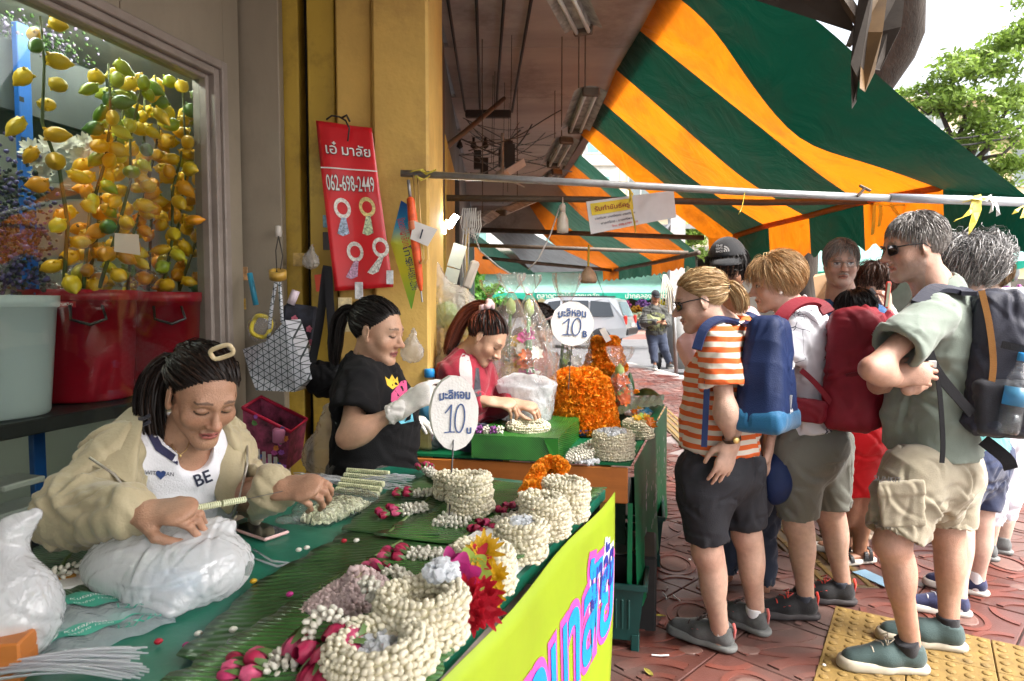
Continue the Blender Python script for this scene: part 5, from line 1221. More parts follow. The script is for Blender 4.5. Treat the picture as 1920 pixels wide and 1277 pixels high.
# older man with glasses in a blue shirt
hd=dict(c=W(1577,494,3.75),f=(-.3,-1,-.08),u=(0,-.05,1),s=1.08,sex='m',nose=1.2,brow=(.16,.14,.13),eyes='open',stubble=.25,wrinkle=1,jaw=1.0)
J=dict(neck=W(1586,566,3.8),shL=W(1638,596,3.76),elL=W(1655,690,3.7),wrL=W(1630,760,3.6),shR=W(1536,596,3.84),elR=W(1520,690,3.8),wrR=W(1530,760,3.7),pelvis=W(1588,770,3.85),hipL=W(1615,790,3.83),hipR=W(1560,790,3.87),knL=W(1617,905,3.83),knR=W(1560,905,3.87),anL=W(1617,1020,3.85),anR=W(1562,1015,3.9))
h8=hair('fringe',(.22,.2,.185),1300,length=.06,comb=(.5,-.5,-.2),lift=.012,col2=(.32,.3,.28),mix=.4,kw=dict(front=.1,temple=.06),thick=.0012)
P=person('older man with glasses and moustache in blue shirt looking at the camera',J,(-.2,-1,0),hd,SK_W,h8,1.05,shirt=dict(mat=cloth('blue_denim_shirt',(.03,.11,.27)),sleeve=.6,m=.03,vox=.01),bottom=dict(mat=cloth('tan_trousers',(.25,.2,.15)),len=1.9,name='trousers',vox=.012),vox=.012)
glasses(P,hd,dark=False,rim=M('thin_metal_rim',(.3,.28,.25),.3,metal=.8))
mb=MS();R_=frame(hd['f'],hd['u']);mb.tube([Vector(A(hd['c'])+R_@A(q)*1.08)for q in((-.024,.079,-.056),(-.01,.091,-.05),(0,.094,-.049),(.01,.091,-.05),(.024,.079,-.056))],[.003,.006,.006,.006,.003],7);mb.bd('moustache',M('grey_moustache',(.36,.33,.3),.9,.3,90),P)
strap(P,'bag_strap',[W(1638,545,3.85),W(1622,562,3.66),W(1616,610,3.62),W(1618,680,3.62)],.04,black_web,(0,-1,.3),.01)
mb=MB();mb.box(Vector(W(1594,560,3.7)),(.1,.02,.05),MR(.3,3,'Y'),.01);mb.bd('shirt_collar',cloth('dark_collar',(.02,.022,.03)),P)
# woman with brown hair behind, holding up a red phone
hd=dict(c=W(1640,528,4.15),f=(-.9,-.15,-.1),u=(0,0,1),s=1.05,eyes='down')
J=dict(neck=W(1648,588,4.2),shL=W(1672,612,4.05),elL=W(1690,680,3.9),wrL=W(1668,585,3.85),shR=W(1640,612,4.35),elR=W(1620,680,4.3),wrR=W(1625,640,4.1),pelvis=W(1655,770,4.25),hipL=W(1675,780,4.2),hipR=W(1632,780,4.3),knL=W(1650,880,4.2),knR=W(1615,870,4.3),anL=W(1640,965,4.2),anR=W(1605,945,4.42))
P=person('woman with wavy brown hair behind the tall man raising a red phone',J,(-.8,-.2,0),hd,SK_W,hair('crown',(.05,.025,.016),1000,length=.12,comb=(0,-.3,-.9),lift=.03,curl=.006,thick=.0012),1.0,shirt=dict(mat=cloth('pale_floral',(.6,.55,.5),.9,.5,30),sleeve=.6,m=.03,vox=.011),bottom=dict(mat=cloth('dark_blue_shorts',(.02,.03,.07)),len=.9,vox=.012),vox=.012,hands=dict(L=dict(d=(-.15,-.1,1),n=(.7,-.6,0),thumb=-1,curl=(.7,.7,.5),vox=.0045),R=dict(d=(.7,-.3,.5),n=(0,-1,.2),thumb=1,vox=.0045)))
for ap in(J['anR'],J['anL']):make_shoe(P,ap,(.3,-.9,0),cloth('blue_white_trainer',(.04,.07,.2)),rubber_wh,cloth('white_cotton'))
sock(P,J['anR'],J['knR'],white_c,.11,.042)
ph=thing('phone','bright red phone held upright by the brown haired woman','phone',W(1663,580,3.8));mb=MB();mb.box(Vector(W(1664,553,3.78)),(.03,.012,.15),MR(.08,3,'Y'),.006);mb.bd('phone_case',M('red_phone',(.75,.05,.03),.35),ph);mb=MB();mb.box(Vector(W(1665,553,3.768)),(.018,.004,.135),MR(.08,3,'Y'));mb.bd('phone_screen',M('dull_screen',(.2,.22,.15),.3),ph)
ph=thing('phone','pinkish red phone case held lower beside the tall man','phone',W(1662,600,3.5));mb=MB();mb.box(Vector(W(1664,598,3.5)),(.075,.03,.09),MR(.6,3,'Y')@MR(.4,3,'Z'),.015);mb.bd('phone_case',M('pink_red',(.62,.06,.09),.4),ph);mb=MB();mb.tube([W(1640,605,3.5),W(1632,625,3.5),W(1645,640,3.5),W(1652,620,3.5)],.005,6);mb.bd('wrist_loop',M('pink_red'),ph)
# short person in red with black hair, seen from behind
hd=dict(c=W(1600,588,3.5),f=(-.5,.85,-.2),u=(0,0,1),s=1.0,eyes='down')
J=dict(neck=W(1606,650,3.5),shL=W(1572,672,3.4),elL=W(1560,760,3.4),wrL=W(1570,800,3.55),shR=W(1645,672,3.55),elR=W(1655,765,3.5),wrR=W(1640,842,3.45),pelvis=W(1612,800,3.55),hipL=W(1590,820,3.5),hipR=W(1634,820,3.6),knL=W(1590,920,3.55),knR=W(1618,925,3.6),anL=W(1585,1020,3.75),anR=W(1610,1035,3.62))
P=person('short woman with black hair in bright red dress and black sandals',J,(-.55,.8,0),hd,(.33,.16,.09),hair('crown',(.012,.01,.01),900,length=.06,comb=(0,-.4,-.8),lift=.012,thick=.0012),1.0,shirt=dict(mat=cloth('bright_red',(.6,.006,.012),.75),sleeve=.4,m=.03,vox=.01,name='dress_top'),bottom=dict(mat=MATS['bright_red'],len=.92,skirt=1,m=.03,vox=.01,name='dress_skirt',fr=(40,26)),vox=.01,hands=dict(R=dict(d=(-.1,-.05,-1),n=(.8,-.6,0),thumb=1,curl=(.3,.5,.3),vox=.004)))
wr_=Vector(lerp(J['elR'],J['wrR'],.82));mb=MS();mb.tube([wr_+V(.036*cos(a),.036*sin(a),.006*cos(a))for a in np.linspace(0,6.283,17)],.006,6);mb.bd('bracelet',black_web,P)
for ap,tv in((W(1614,1052,3.62),(-.8,-.2,0)),(W(1588,1032,3.76),(-.7,.2,0))):
 R=frame(tv,(0,0,1));o_=A(ap);o_[2]=.016;s=Sdf();s.cone(put(A((0,-.05,.04))[None],R,o_)[0],put(A((0,.13,.03))[None],R,o_)[0],.03,.03,flat=((0,0,1),1.3));v,f=s.mesh(.006);ft=link('foot',npmesh('foot',v,f,col=np.tile(A((.3,.14,.08)),(len(v),1))),SKIN,P)
 sv,sf=shoe_geo('low')[1];sn=link('sandal_sole',npmesh('sandal',put(sv,R,o_),sf),rubber_wh,P)
 for y0,z0,w in((.0,.08,.025),(.09,.062,.022),(-.03,.09,.02)):strap(sn,'sandal_strap',[Vector(put(A(q)[None],R,o_)[0])for q in((-.044,y0,.02),(-.034,y0,z0-.012),(0,y0+.01,z0),(.034,y0,z0-.012),(.044,y0,.02))],w,M('black_leather',(.014,.014,.015),.35),Vector(R[:,2])+Vector(R[:,0])*.01,.005)
# curly grey haired woman behind the tall man
hd=dict(c=W(1808,496,3.12),f=(-.55,.8,-.1),u=(0,0,1),s=1.05,eyes='down')
J=dict(neck=W(1822,580,3.15),shL=W(1790,618,3.05),elL=W(1780,700,3.0),wrL=W(1760,760,3.0),shR=W(1872,618,3.25),elR=W(1885,710,3.25),wrR=W(1870,780,3.2),pelvis=W(1822,840,3.15),hipL=W(1798,860,3.08),hipR=W(1848,860,3.2),knL=W(1797,985,3.08),knR=W(1835,975,3.2),anL=W(1795,1125,3.0),anR=W(1828,1105,3.22))
P=person('curly grey haired woman in navy shorts standing behind the tall man',J,(-.6,.7,0),hd,SK_W2,hair('crown',(.2,.195,.195),1500,length=.17,comb=(0,-.3,-.5),lift=.06,curl=.012,col2=(.5,.49,.48),mix=.35,thick=.001,kw=dict(back=-.09)),1.0,shirt=dict(mat=cloth('teal_top',(.1,.3,.3)),sleeve=.5,m=.028,vox=.011),bottom=dict(mat=cloth('navy_shorts',(.018,.028,.075)),len=.8,m=.022,vox=.01),vox=.01,headvox=.006)
nshoe=cloth('navy_canvas_shoe',(.03,.035,.09),.85,.3,40)
make_shoe(P,J['anL'],(-.9,.3,0),nshoe,rubber_wh,white_c,kind='low');make_shoe(P,J['anR'],(-.75,.45,0),nshoe,rubber_wh,white_c,kind='low')
for g in 'LR':sock(P,J['an'+g],J['kn'+g],white_c,.045,.04)
# woman in white cropped trousers, mostly hidden
hd=dict(c=W(1850,520,3.75),f=(-.6,.7,0),u=(0,0,1),s=1.0,eyes='down')
J=dict(neck=W(1862,585,3.75),shL=W(1835,612,3.65),elL=W(1850,690,3.6),wrL=W(1850,750,3.6),shR=W(1898,612,3.85),elR=W(1910,690,3.8),wrR=W(1895,760,3.7),pelvis=W(1866,800,3.72),hipL=W(1850,820,3.66),hipR=W(1885,820,3.78),knL=W(1853,935,3.68),knR=W(1882,930,3.78),anL=W(1850,1045,3.66),anR=W(1876,1035,3.76))
P=person('woman in white cropped trousers half hidden behind the slate backpack',J,(-.6,.6,0),hd,SK_W2,hair('crown',(.2,.12,.06),300,length=.08,lift=.015,thick=.0015),.98,shirt=dict(mat=cloth('mint_top',(.3,.55,.45)),sleeve=.5,m=.028,vox=.012),bottom=dict(mat=cloth('white_trousers',(.6,.6,.66)),len=1.45,m=.024,vox=.011,name='cropped_trousers'),vox=.012,headvox=.006)
for ap in(J['anL'],J['anR']):make_shoe(P,ap,(-.8,.5,0),greyshoe,sgrey,white_c)
# sellers
khaki=M('beige_nylon_jacket',(.41,.35,.215),.6,.1,5,.2,120,sheen=.2,spec=.35)
hd=dict(c=W(380,738,1.62),f=(.62,-.6,-.44),u=(.26,-.2,1),s=.98,eyes='down',brow=(.02,.014,.012),lips=(.4,.12,.1),nose=1.0,jaw=.97,cheek=1.08)
SK_G=(.41,.225,.14)
J=dict(neck=W(340,838,1.68),shR=W(228,852,1.58),elR=W(136,962,1.46),wrR=W(262,962,1.34),shL=W(418,838,1.84),elL=W(455,930,1.74),wrL=W(522,916,1.58),pelvis=W(300,1040,1.84),hipR=W(262,1050,1.78),hipL=W(345,1040,1.9),knR=W(400,1190,1.6),knL=W(480,1130,1.75),anR=W(430,1480,1.75),anL=W(520,1440,1.85))
h1=hair('pony',(.016,.011,.009),2200,anchor=(.035,-.098,.045),tail=[(.035,-.098,.045),(.072,-.118,.01),(.094,-.085,-.06),(.088,-.035,-.13),(.07,.0,-.19)],tailN=560,tailw=.036,var=.5,thick=.0009,col2=(.04,.02,.012),mix=.2,tip=[.4,.8,1,1.05,.75],kw=dict(back=-.03,front=.086))
P=person('seated young woman in beige jacket and white tee threading a jasmine string',J,(.7,-.6,0),hd,SK_G,h1,.93,bust=.5,shirt=dict(mat=cloth('white_tee_cotton',(.78,.78,.82),.9,.05),sleeve=.3,m=.014,sm=.01,amp=.003,neckr=.06,vneck=-.03,vox=.0075),bottom=dict(mat=cloth('blue_denim',(.04,.065,.12),.85,.25,30),len=1.9,m=.016,name='jeans'),hands=dict(R=dict(d=(.95,-.05,.12),n=(.0,-.4,.9),thumb=1,curls=[(.55,.75,.4),(.6,.85,.5),(.7,.9,.5),(.8,.9,.5)],th=.5,vox=.0026,s=.98),L=dict(d=(.9,-.3,.1),n=(.1,-.6,.75),thumb=-1,curls=[(.6,.9,.5),(.7,1.0,.6),(.8,1.0,.6),(.9,1.0,.6)],th=.5,vox=.0026,s=.95)),vox=.007,headvox=.0028)
PG=P
JJ={k:A(v)for k,v in J.items()};up=unit(JJ['neck']-JJ['pelvis']);Fg=unit((.7,-.6,0));FT=unit(Fg-up*(Fg@up));SDg=unit(np.cross(Fg,(0,0,1)))
s=Sdf();ch=lerp(JJ['pelvis'],JJ['neck'],.74)
s.cone(lerp(JJ['pelvis'],JJ['neck'],.02),ch,.18,.185,k=.05,flat=(FT,1.3),cap=(1,0));s.cone(ch,lerp(ch,JJ['neck'],1.0),.15,.095,k=.06,flat=(FT,1.25))
s.cone(lerp(JJ['shL'],JJ['shR'],.04),lerp(JJ['shL'],JJ['shR'],.96),.072,.072,k=.06)
for g in 'LR':
 s.cone(JJ['sh'+g],JJ['el'+g],.074,.072,k=.05);e=lerp(JJ['el'+g],JJ['wr'+g],.93);s.cone(JJ['el'+g],lerp(JJ['el'+g],JJ['wr'+g],.82),.072,.058,k=.05);s.cone(lerp(JJ['el'+g],JJ['wr'+g],.84),e,.045,.043,k=.025,cap=(0,1))
fr0=lerp(JJ['pelvis'],JJ['neck'],.45)+FT*.2;s.cone(lerp(JJ['pelvis'],JJ['neck'],-.25)+FT*.19-SDg*.01,lerp(JJ['pelvis'],JJ['neck'],1.12)+FT*.12,.115,.128,k=.012,op='s')
s.cone(JJ['neck']-up*.07+FT*.03,JJ['neck']+up*.2,.085,.13,k=.015,op='s')
v,f=s.mesh(.0072);v=bump_cloth(v,f,.005,((.55,.1,.7),(-.4,.3,.8)),(24,38),2);nj=vnormals(v,f);v=v+nj*creases(v,nj,170,.0075,.0085,.06,(.3,-.3,-.6),3)[:,None];v=v+nj*creases(v,nj,120,.004,.005,.03,(.5,0,.3),8)[:,None];link('jacket',npmesh('jacket',v,f),khaki,P)
def flap(name,rows,mat,th=.006):
 mb=MS();mb.grid(rows);o=mb.bd(name,mat,P);md=o.modifiers.new('s','SOLIDIFY');md.thickness=th;sb=o.modifiers.new('b','SUBSURF');sb.levels=2;sb.render_levels=2;return o
flap('jacket_collar',[[W(250,752,1.66),W(225,775,1.62),W(180,815,1.54),W(130,848,1.5)],[W(268,768,1.6),W(240,800,1.55),W(190,850,1.5),W(128,868,1.47)],[W(268,800,1.55),W(252,850,1.5),W(222,880,1.48),W(180,872,1.47)],[W(262,850,1.53),W(258,890,1.49),W(255,920,1.47),W(225,890,1.46)]],khaki)
flap('jacket_lapel',[[W(420,790,1.8),W(450,800,1.8),W(462,830,1.8)],[W(412,830,1.72),W(440,850,1.7),W(462,880,1.7)],[W(402,880,1.69),W(428,910,1.66),W(448,930,1.66)],[W(395,930,1.68),W(415,960,1.66),W(432,975,1.66)]],khaki)
mb=MS();mb.tube([W(168,858,1.455),W(215,890,1.45),W(245,930,1.45),W(270,962,1.46)],.003,6);mb.bd('jacket_zip',M('zip_metal',(.45,.42,.36),.35,.2,200,metal=.6),P)
mb=MS();mb.tube([W(463,830,1.785),W(464,870,1.69),W(450,930,1.65),W(436,970,1.65)],.003,6);mb.bd('jacket_zip',M('zip_metal'),P)
R_=frame(hd['f'],hd['u']);c_=A(hd['c']);q=lambda x,y,z:Vector(c_+R_@A((x,y,z))*.98)
mb=MB();cl=[];
for i in range(25):
 a=2*pi*i/24;r_=1/(abs(cos(a))**4+abs(sin(a))**4)**.25;cl.append((.026*r_*cos(a),.013*r_*sin(a)))
hcp=Vector(W(416,660,1.50));ux_,uy_=V(.9,-.1,.3).normalized(),V(-.3,-.35,.85).normalized()
mb.smooth=True;mb.tube([hcp+ux_*a+uy_*b for a,b in cl],.0052,8);mb.bd('hair_clip',M('ivory_clip',(.62,.5,.3),.3),P)
mb=MS();mb.tube([W(318,826,1.62),W(328,846,1.575),W(338,853,1.565),W(348,845,1.58),W(356,828,1.62)],.0012,5);mb.lathe([(.0001,.004),(.004,0),(.0001,-.004)],W(338,855,1.562),n=8);mb.bd('necklace',M('gold_metal'),P)
for k in range(2):strap(P,'shoulder_stripe',[W(250,785+k*13,1.6),W(268,785+k*12,1.57),W(282,778+k*12,1.57)],.008,cloth('black_stripe',(.02,.02,.03)),(0,-1,.6),.004)
bpy.context.view_layer.update()
def print_on(P,part,s_,size,px0,py0,px1,py1,mat,name,bold=0):
 """lettering printed on a garment: laid between two pixels, settled on the cloth along the view"""
 tgt=[o for o in P.children if o.name.split('.')[0]==part][0];inv=tgt.matrix_world.inverted()
 me=text_me(s_,size,0,bold=bold)if isinstance(s_,str)else s_
 if isinstance(s_,str):
  xs=[v.co.x for v in me.vertices];x0,x1=min(xs),max(xs)
 else:x0,x1=-.5,.5
 d=Vector((px1-px0,py1-py0));k=d.length/(x1-x0);ang_=math.atan2(d.y,d.x)
 bm=bmesh.new();bm.from_mesh(me);bmesh.ops.triangulate(bm,faces=bm.faces);bmesh.ops.subdivide_edges(bm,edges=[e for e in bm.edges if e.calc_length()*k>4],cuts=2);bm.to_mesh(me);bm.free()
 for v in me.vertices:
  a,b=(v.co.x-x0)*k,v.co.y*k;px,py=px0+a*cos(ang_)+b*sin(ang_),py0+a*sin(ang_)-b*cos(ang_)
  r=ray(px,py).normalized();ok,loc,nr,_=tgt.ray_cast(inv@V(0,0,CAMH),(inv.to_3x3()@r).normalized())
  v.co=(tgt.matrix_world@loc-r*.0025)if ok else W(px,py,1.56)
 return link(name,me,mat,P)
blob_print(P,'shirt',[(268,800),(292,845),(333,872),(372,842),(400,796),(388,792),(362,832),(334,856),(304,834),(282,792)],cloth('navy_band',(.035,.035,.085)),'tee_neckband')
inkn=M('print_navy',(.025,.03,.06),.8)
print_on(P,'shirt','WITH JEAN',1,272,886,326,890,inkn,'tee_lettering')
print_on(P,'shirt','BE',1,366,904,396,892,inkn,'tee_lettering',.02)
ht=MB();ht.add([(.5*.0625*16*sin(a)**3,(13*cos(a)-5*cos(2*a)-2*cos(3*a)-cos(4*a))/30,0)for a in np.linspace(0,2*pi,25)[:-1]],[list(range(24))])
hm_=bpy.data.meshes.new('heart');hm_.from_pydata(ht.v,[],ht.f);print_on(P,'shirt',hm_,1,292,890,311,890,M('heart_blue',(.03,.06,.2),.8),'tee_heart')
# seller in the black t-shirt
hd=dict(c=W(708,622,2.5),f=(.95,-.3,-.2),u=(.12,0,1),s=1.01,eyes='down',brow=(.02,.014,.012),nose=1.0,jaw=1.05,cheek=1.2,lips=(.3,.1,.09))
SK_B=(.48,.285,.19)
J=dict(neck=W(690,696,2.52),shR=W(676,722,2.34),elR=W(653,820,2.2),wrR=W(750,768,2.2),shL=W(716,722,2.68),elL=W(742,815,2.66),wrL=W(748,790,2.62),pelvis=W(700,875,2.52),hipR=W(690,900,2.44),hipL=W(712,900,2.6),knR=W(700,1060,2.45),knL=W(720,1050,2.6),anR=W(700,1230,2.5),anL=W(720,1210,2.62))
h2=hair('pony',(.013,.01,.009),1500,anchor=(.0,-.105,.055),tail=[(0,-.105,.055),(-.0,-.15,.06),(0,-.175,.0),(.0,-.165,-.08),(0,-.155,-.15)],tailN=420,tailw=.03,var=.4,tip=[.4,.8,1,.9,.45])
blackc=cloth('black_cotton',(.008,.008,.009),.95,sheen=0)
P=person('seller in black t-shirt and white gloves working beside the yellow column',J,(.95,-.2,0),hd,SK_B,h2,1.0,bust=.8,belly=.6,shirt=dict(mat=blackc,hem=W(700,895,2.52),sleeve=.62,sm=.03,m=.026,amp=.005,neckr=.07,neckup=.05),bottom=dict(mat=cloth('dark_batik',(.05,.045,.04),.8,.9,60),len=.95,skirt=1,name='skirt',vox=.011),hands=dict(R=dict(d=(.75,-.1,.5),n=(-.3,-.8,.5),thumb=-1,col=(.75,.72,.68),curls=[(.3,.5,.3),(.5,.6,.4),(.6,.7,.4),(.7,.7,.4)],th=.6,s=1.05),L=dict(d=(.8,-.4,.15),n=(-.2,.1,.9),thumb=1,col=(.75,.72,.68))))
PB=P
glv=M('white_glove',(.75,.73,.7),.6,.08,30,.2,90)
a_,b_=lerp(J['elR'],J['wrR'],.78),lerp(J['elR'],J['wrR'],1.02);s=Sdf();s.cone(a_,b_,.037,.033,cap=(1,0));s.cone(lerp(a_,b_,-.3),lerp(a_,b_,.5),.032,.03,op='s',k=.002);v,f=s.mesh(.004);v=bump_cloth(v,f,.0022,fr=(90,60),smooth=1);link('glove_cuff',npmesh('cuff',v,f),glv,P)
mb=MS();mb.tube([W(672,662,2.46),W(678,682,2.4),W(692,696,2.38),W(708,704,2.4),W(722,702,2.46)],.0028,6);mb.bd('necklace',M('gold_metal'),P)
bpy.context.view_layer.update()
blob_print(P,'shirt',[(722,706),(730,712),(735,702),(741,712),(745,706),(748,722),(736,730),(726,722)],M('print_yellow',(.75,.5,.04),.7),'tee_print')
blob_print(P,'shirt',[(734,738),(752,715),(762,712),(764,735),(755,750),(740,760),(733,752)],M('print_pink',(.6,.08,.22),.7),'tee_print')
blob_print(P,'shirt',[(738,768),(758,762),(772,768),(776,790),(752,795),(742,785)],M('print_sky',(.15,.5,.65),.7),'tee_print')
# red haired seller in the maroon jacket
hd=dict(c=W(911,634,3.08),f=(.72,-.3,-.62),u=(.4,0,1),s=.98,eyes='down',lips=(.32,.12,.1))
J=dict(neck=W(880,682,3.15),shR=W(852,705,3.02),elR=W(848,770,2.96),wrR=W(915,752,2.9),shL=W(905,708,3.3),elL=W(925,765,3.25),wrL=W(960,755,3.05),pelvis=W(845,800,3.2),hipR=W(840,820,3.12),hipL=W(862,815,3.3),knR=W(900,830,3.0),knL=W(915,830,3.2),anR=W(900,960,3.05),anL=W(915,950,3.2))
h3=hair('pony',(.02,.013,.011),1300,anchor=(0,-.085,.11),tail=[(0,-.085,.11),(-.02,-.135,.1),(-.01,-.165,.02),(0.0,-.14,-.08),(0.02,-.1,-.16)],tailN=520,tailw=.038,col2=(.2,.045,.02),mix=.25,thick=.001,tip=[.4,.8,1,1,.7])
n_h=h3[2];tailmask=(h3[0][:,1]<-.09);n_h[tailmask]=n_h[tailmask]*.4+NA([.15,.032,.014])*.75*(.6+.8*rng.random((tailmask.sum(),1)))
maroonj=cloth('maroon_jersey',(.26,.012,.03),.8)
P=person('seller with red dyed ponytail in maroon jacket bending over the back table',J,(.9,-.25,0),hd,SK_B,h3,.98,bust=.3,shirt=dict(mat=maroonj,sleeve=1.9,m=.026,sm=.022,amp=.006,name='jacket'),bottom=dict(mat=cloth('dark_denim'),len=1.9,name='trousers',vox=.012),hands=dict(R=dict(d=(.9,-.1,-.1),n=(0,-.4,.9),thumb=-1,curl=(.5,.7,.4),vox=.0045),L=dict(d=(.9,-.3,-.1),n=(0,-.3,.9),thumb=1,curl=(.5,.7,.4),vox=.0045)),vox=.01)
bpy.context.view_layer.update()
blob_print(P,'jacket',[(862,672),(868,662),(880,668),(885,690),(886,720),(884,745),(874,740),(866,720),(861,695)],cloth('pale_stripe',(.42,.38,.38)),'jacket_panel')
blob_print(P,'jacket',[(892,690),(898,690),(903,742),(888,745)],cloth('slate_tee',(.04,.042,.055)),'inner_tee')
R_=frame(hd['f'],hd['u']);c_=A(hd['c']);mb=MB();mb.smooth=True
mb.tube([Vector(c_+R_@A((.03*cos(a),-.09+.012*sin(a*3),.11+.03*sin(a))))for a in np.linspace(0,6.283,15)],.014,8);mb.bd('scrunchie',cloth('pink_plush',(.7,.5,.52)),P)
mb=MS();mb.lathe([(.0001,.011),(.008,.008),(.011,0),(.008,-.008),(.0001,-.011)],Vector(c_+R_@A((.03,-.08,.075))),n=10);mb.bd('hair_bobble',M('red_bobble',(.75,.02,.015),.4),P)
# fourth seller behind the wrapped bouquets
hd=dict(c=W(1012,612,4.0),f=(.6,-.35,-.5),u=(.25,0,1),s=1.03,eyes='down')
J=dict(neck=W(996,668,4.05),shR=W(970,690,3.95),elR=W(965,750,3.9),wrR=W(1005,745,3.8),shL=W(1022,690,4.15),elL=W(1040,745,4.1),wrL=W(1050,740,3.95),pelvis=W(985,775,4.1))
P=person('seller with dark hair mostly hidden behind the wrapped bouquets',J,(.7,-.5,0),hd,SK_B,hair('crown',(.014,.011,.01),1000,length=.07,comb=(0,-1,-.2),lift=.01,thick=.0013),1.0,shirt=dict(mat=cloth('coral_tee',(.5,.09,.06)),sleeve=.5,m=.025,vox=.011),vox=.012,headvox=.0042)
mb=MS();R_=frame(hd['f'],hd['u']);c_=A(hd['c']);strap(P,'hair_band',[Vector(c_+R_@A(q))for q in((.086,.02,.03),(.07,.05,.09),(.0,.055,.135),(-.07,.05,.09))],.02,cloth('pink_plush'),Vector(R_[:,1]),.004)
# man looking at his phone at the kerb
S0=14.6
gz=lambda px,py,Y=S0:W(px,py,Y)
hd=dict(c=gz(1229,558),f=(.15,-1,-.45),u=(0,-.2,1),s=1.12,sex='m',eyes='down')
J=dict(neck=gz(1229,575),shL=gz(1246,582),elL=gz(1251,604,14.5),wrL=gz(1246,606,14.25),shR=gz(1211,582),elR=gz(1207,605,14.5),wrR=gz(1234,604,14.2),pelvis=gz(1230,622),hipL=gz(1239,628),hipR=gz(1222,628),knL=gz(1246,655,14.5),knR=gz(1225,655,14.5),anL=gz(1256,682),anR=gz(1228,684,14.4))
P=person('man in dark hooded jacket and jeans reading his phone by the kerb',J,(.1,-1,0),hd,SK_T,None,1.1,shirt=dict(mat=cloth('olive_black_jacket',(.05,.05,.045),.7,.3,4),sleeve=1.95,m=.045,sm=.035,amp=.012,vox=.018),bottom=dict(mat=cloth('dark_denim'),len=1.93,m=.03,name='jeans',vox=.018),vox=.018,headvox=.009,hands=dict(L=dict(d=(-.6,-.3,.3),n=(0,-.3,.9),thumb=-1,vox=.008),R=dict(d=(.6,-.3,.3),n=(0,-.3,.9),thumb=1,vox=.008)))
bpy.context.view_layer.update()
blob_print(P,'shirt',[(1213,590),(1230,585),(1246,590),(1248,612),(1243,621),(1216,620)],cloth('olive_nylon',(.16,.17,.08)),'jacket_panel')
cap_hat(P,hd,capm)
for ap,tv in((J['anR'],(-.1,-1,0)),(J['anL'],(.3,-.9,0))):make_shoe(P,ap,tv,cloth('grey_mesh_shoe'),rubber_wh)
ph=setp(MB().box(Vector(gz(1243,600,14.12)),(.07,.14,.012),MR(-.6,3,'X'),.004).bd('phone',M('phone_black',(.02,.02,.02),.3)),'small dark phone in the hands of the man at the kerb','phone')
# pupil across the street
S0=34.0
hd=dict(c=gz(1131,558,S0),f=(.9,.3,0),u=(0,0,1),s=1.1,eyes='down')
J=dict(neck=gz(1131,564,S0),shL=gz(1129,568,S0+.12),elL=gz(1126,575,S0+.2),wrL=gz(1128,581,S0+.1),shR=gz(1132,568,S0-.15),elR=gz(1129,576,S0-.2),wrR=gz(1125,580,S0-.1),pelvis=gz(1133,583,S0),hipL=gz(1132,585,S0+.08),hipR=gz(1134,585,S0-.08),knL=gz(1127,594,S0+.1),knR=gz(1138,594,S0-.1),anL=gz(1131,603,S0+.1),anR=gz(1143,600,S0-.1))
P=person('pupil in white shirt and black shorts walking across the street',J,(-.9,.2,0),dict(hd,f=(-.9,.1,0)),SK_T,None,1.1,shirt=dict(mat=white_c,sleeve=.6,m=.04,vox=.03),bottom=dict(mat=cloth('black_cotton'),len=.8,m=.05,vox=.03),vox=.028,headvox=.014)
mb=MS();mb.lathe([(.0001,.13),(.07,.11),(.1,.05),(.105,-.02),(.06,-.07),(.0001,-.08)],Vector(hd['c'])+V(.01,0,.02),n=12);mb.bd('hair',M('black_hair_plain',(.012,.01,.01),.5),P)
pack(P,'school_bag',A(gz(1140,573,S0)),(1,0,0),(0,0,1),(.16,.1,.22),cloth('slate_nylon'),.06,.1,vox=.025)
for ap in(gz(1130,606,S0+.1),gz(1144,603,S0-.1)):
 mb=MS();mb.lathe([(.0001,-.05),(.06,-.04),(.07,0),(.05,.05),(.045,.14),(.0001,.145)],Vector(ap),n=10);mb.bd('sock_and_shoe',white_c,P)
# front table
Z1=.86
TR=WZ(1135,918,Z1);NR0=WZ(790,1277,Z1);eR=(TR-NR0).normalized();eL=V(-eR.y,eR.x,0)
NR=NR0-eR*.55
def tp(a,b,z=0):return TR-eR*a+eL*b+V(0,0,z)
def uv1(px,py,z=Z1):
 p=WZ(px,py,z);d=p-TR;return-d.dot(eR),d.dot(eL)
vinyl=M('green_vinyl',(.01,.16,.1),.33,.18,4,.12,30,dirt=.35,dirtcol=(.004,.035,.022),ds=3)
wood_or=M('orange_brown_board',(.42,.135,.022),.5,.25,3,.1,40,dirt=.35,dirtcol=(.18,.05,.01),ds=4,stretch=(.3,.3,3))
oldwood=M('old_grey_wood',(.2,.15,.11),.8,.3,6,.2,40)
t1=thing('sales_table','front sales table with green vinyl top and yellow painted banner','table',tp(.6,.4,-Z1))
mb=MB();poly=[tp(0,0),tp(1.75,0),tp(1.75,.95),tp(1.2,.98),tp(.9,.86),tp(0,.82)]
k=len(poly);mb.add([tuple(p)for p in poly]+[tuple(p-V(0,0,.03))for p in poly],[list(range(k)),list(range(2*k-1,k-1,-1))]+[(i,(i+1)%k,k+(i+1)%k,k+i)for i in range(k)]);mb.bd('table_top',vinyl,t1)
for a,b in((.06,.07),(.12,.74),(1.6,.07),(1.6,.8)):
 mb=MB();mb.tube([tp(a,b,-.03),tp(a+.01,b,-Z1)],.02,8);mb.bd('leg',oldwood,t1)
mb=MB();mb.tube([WZ(1083,1120,.0)+V(0,0,.62),WZ(1083,1262,0.0)],.017,8);mb.bd('leg',oldwood,t1)
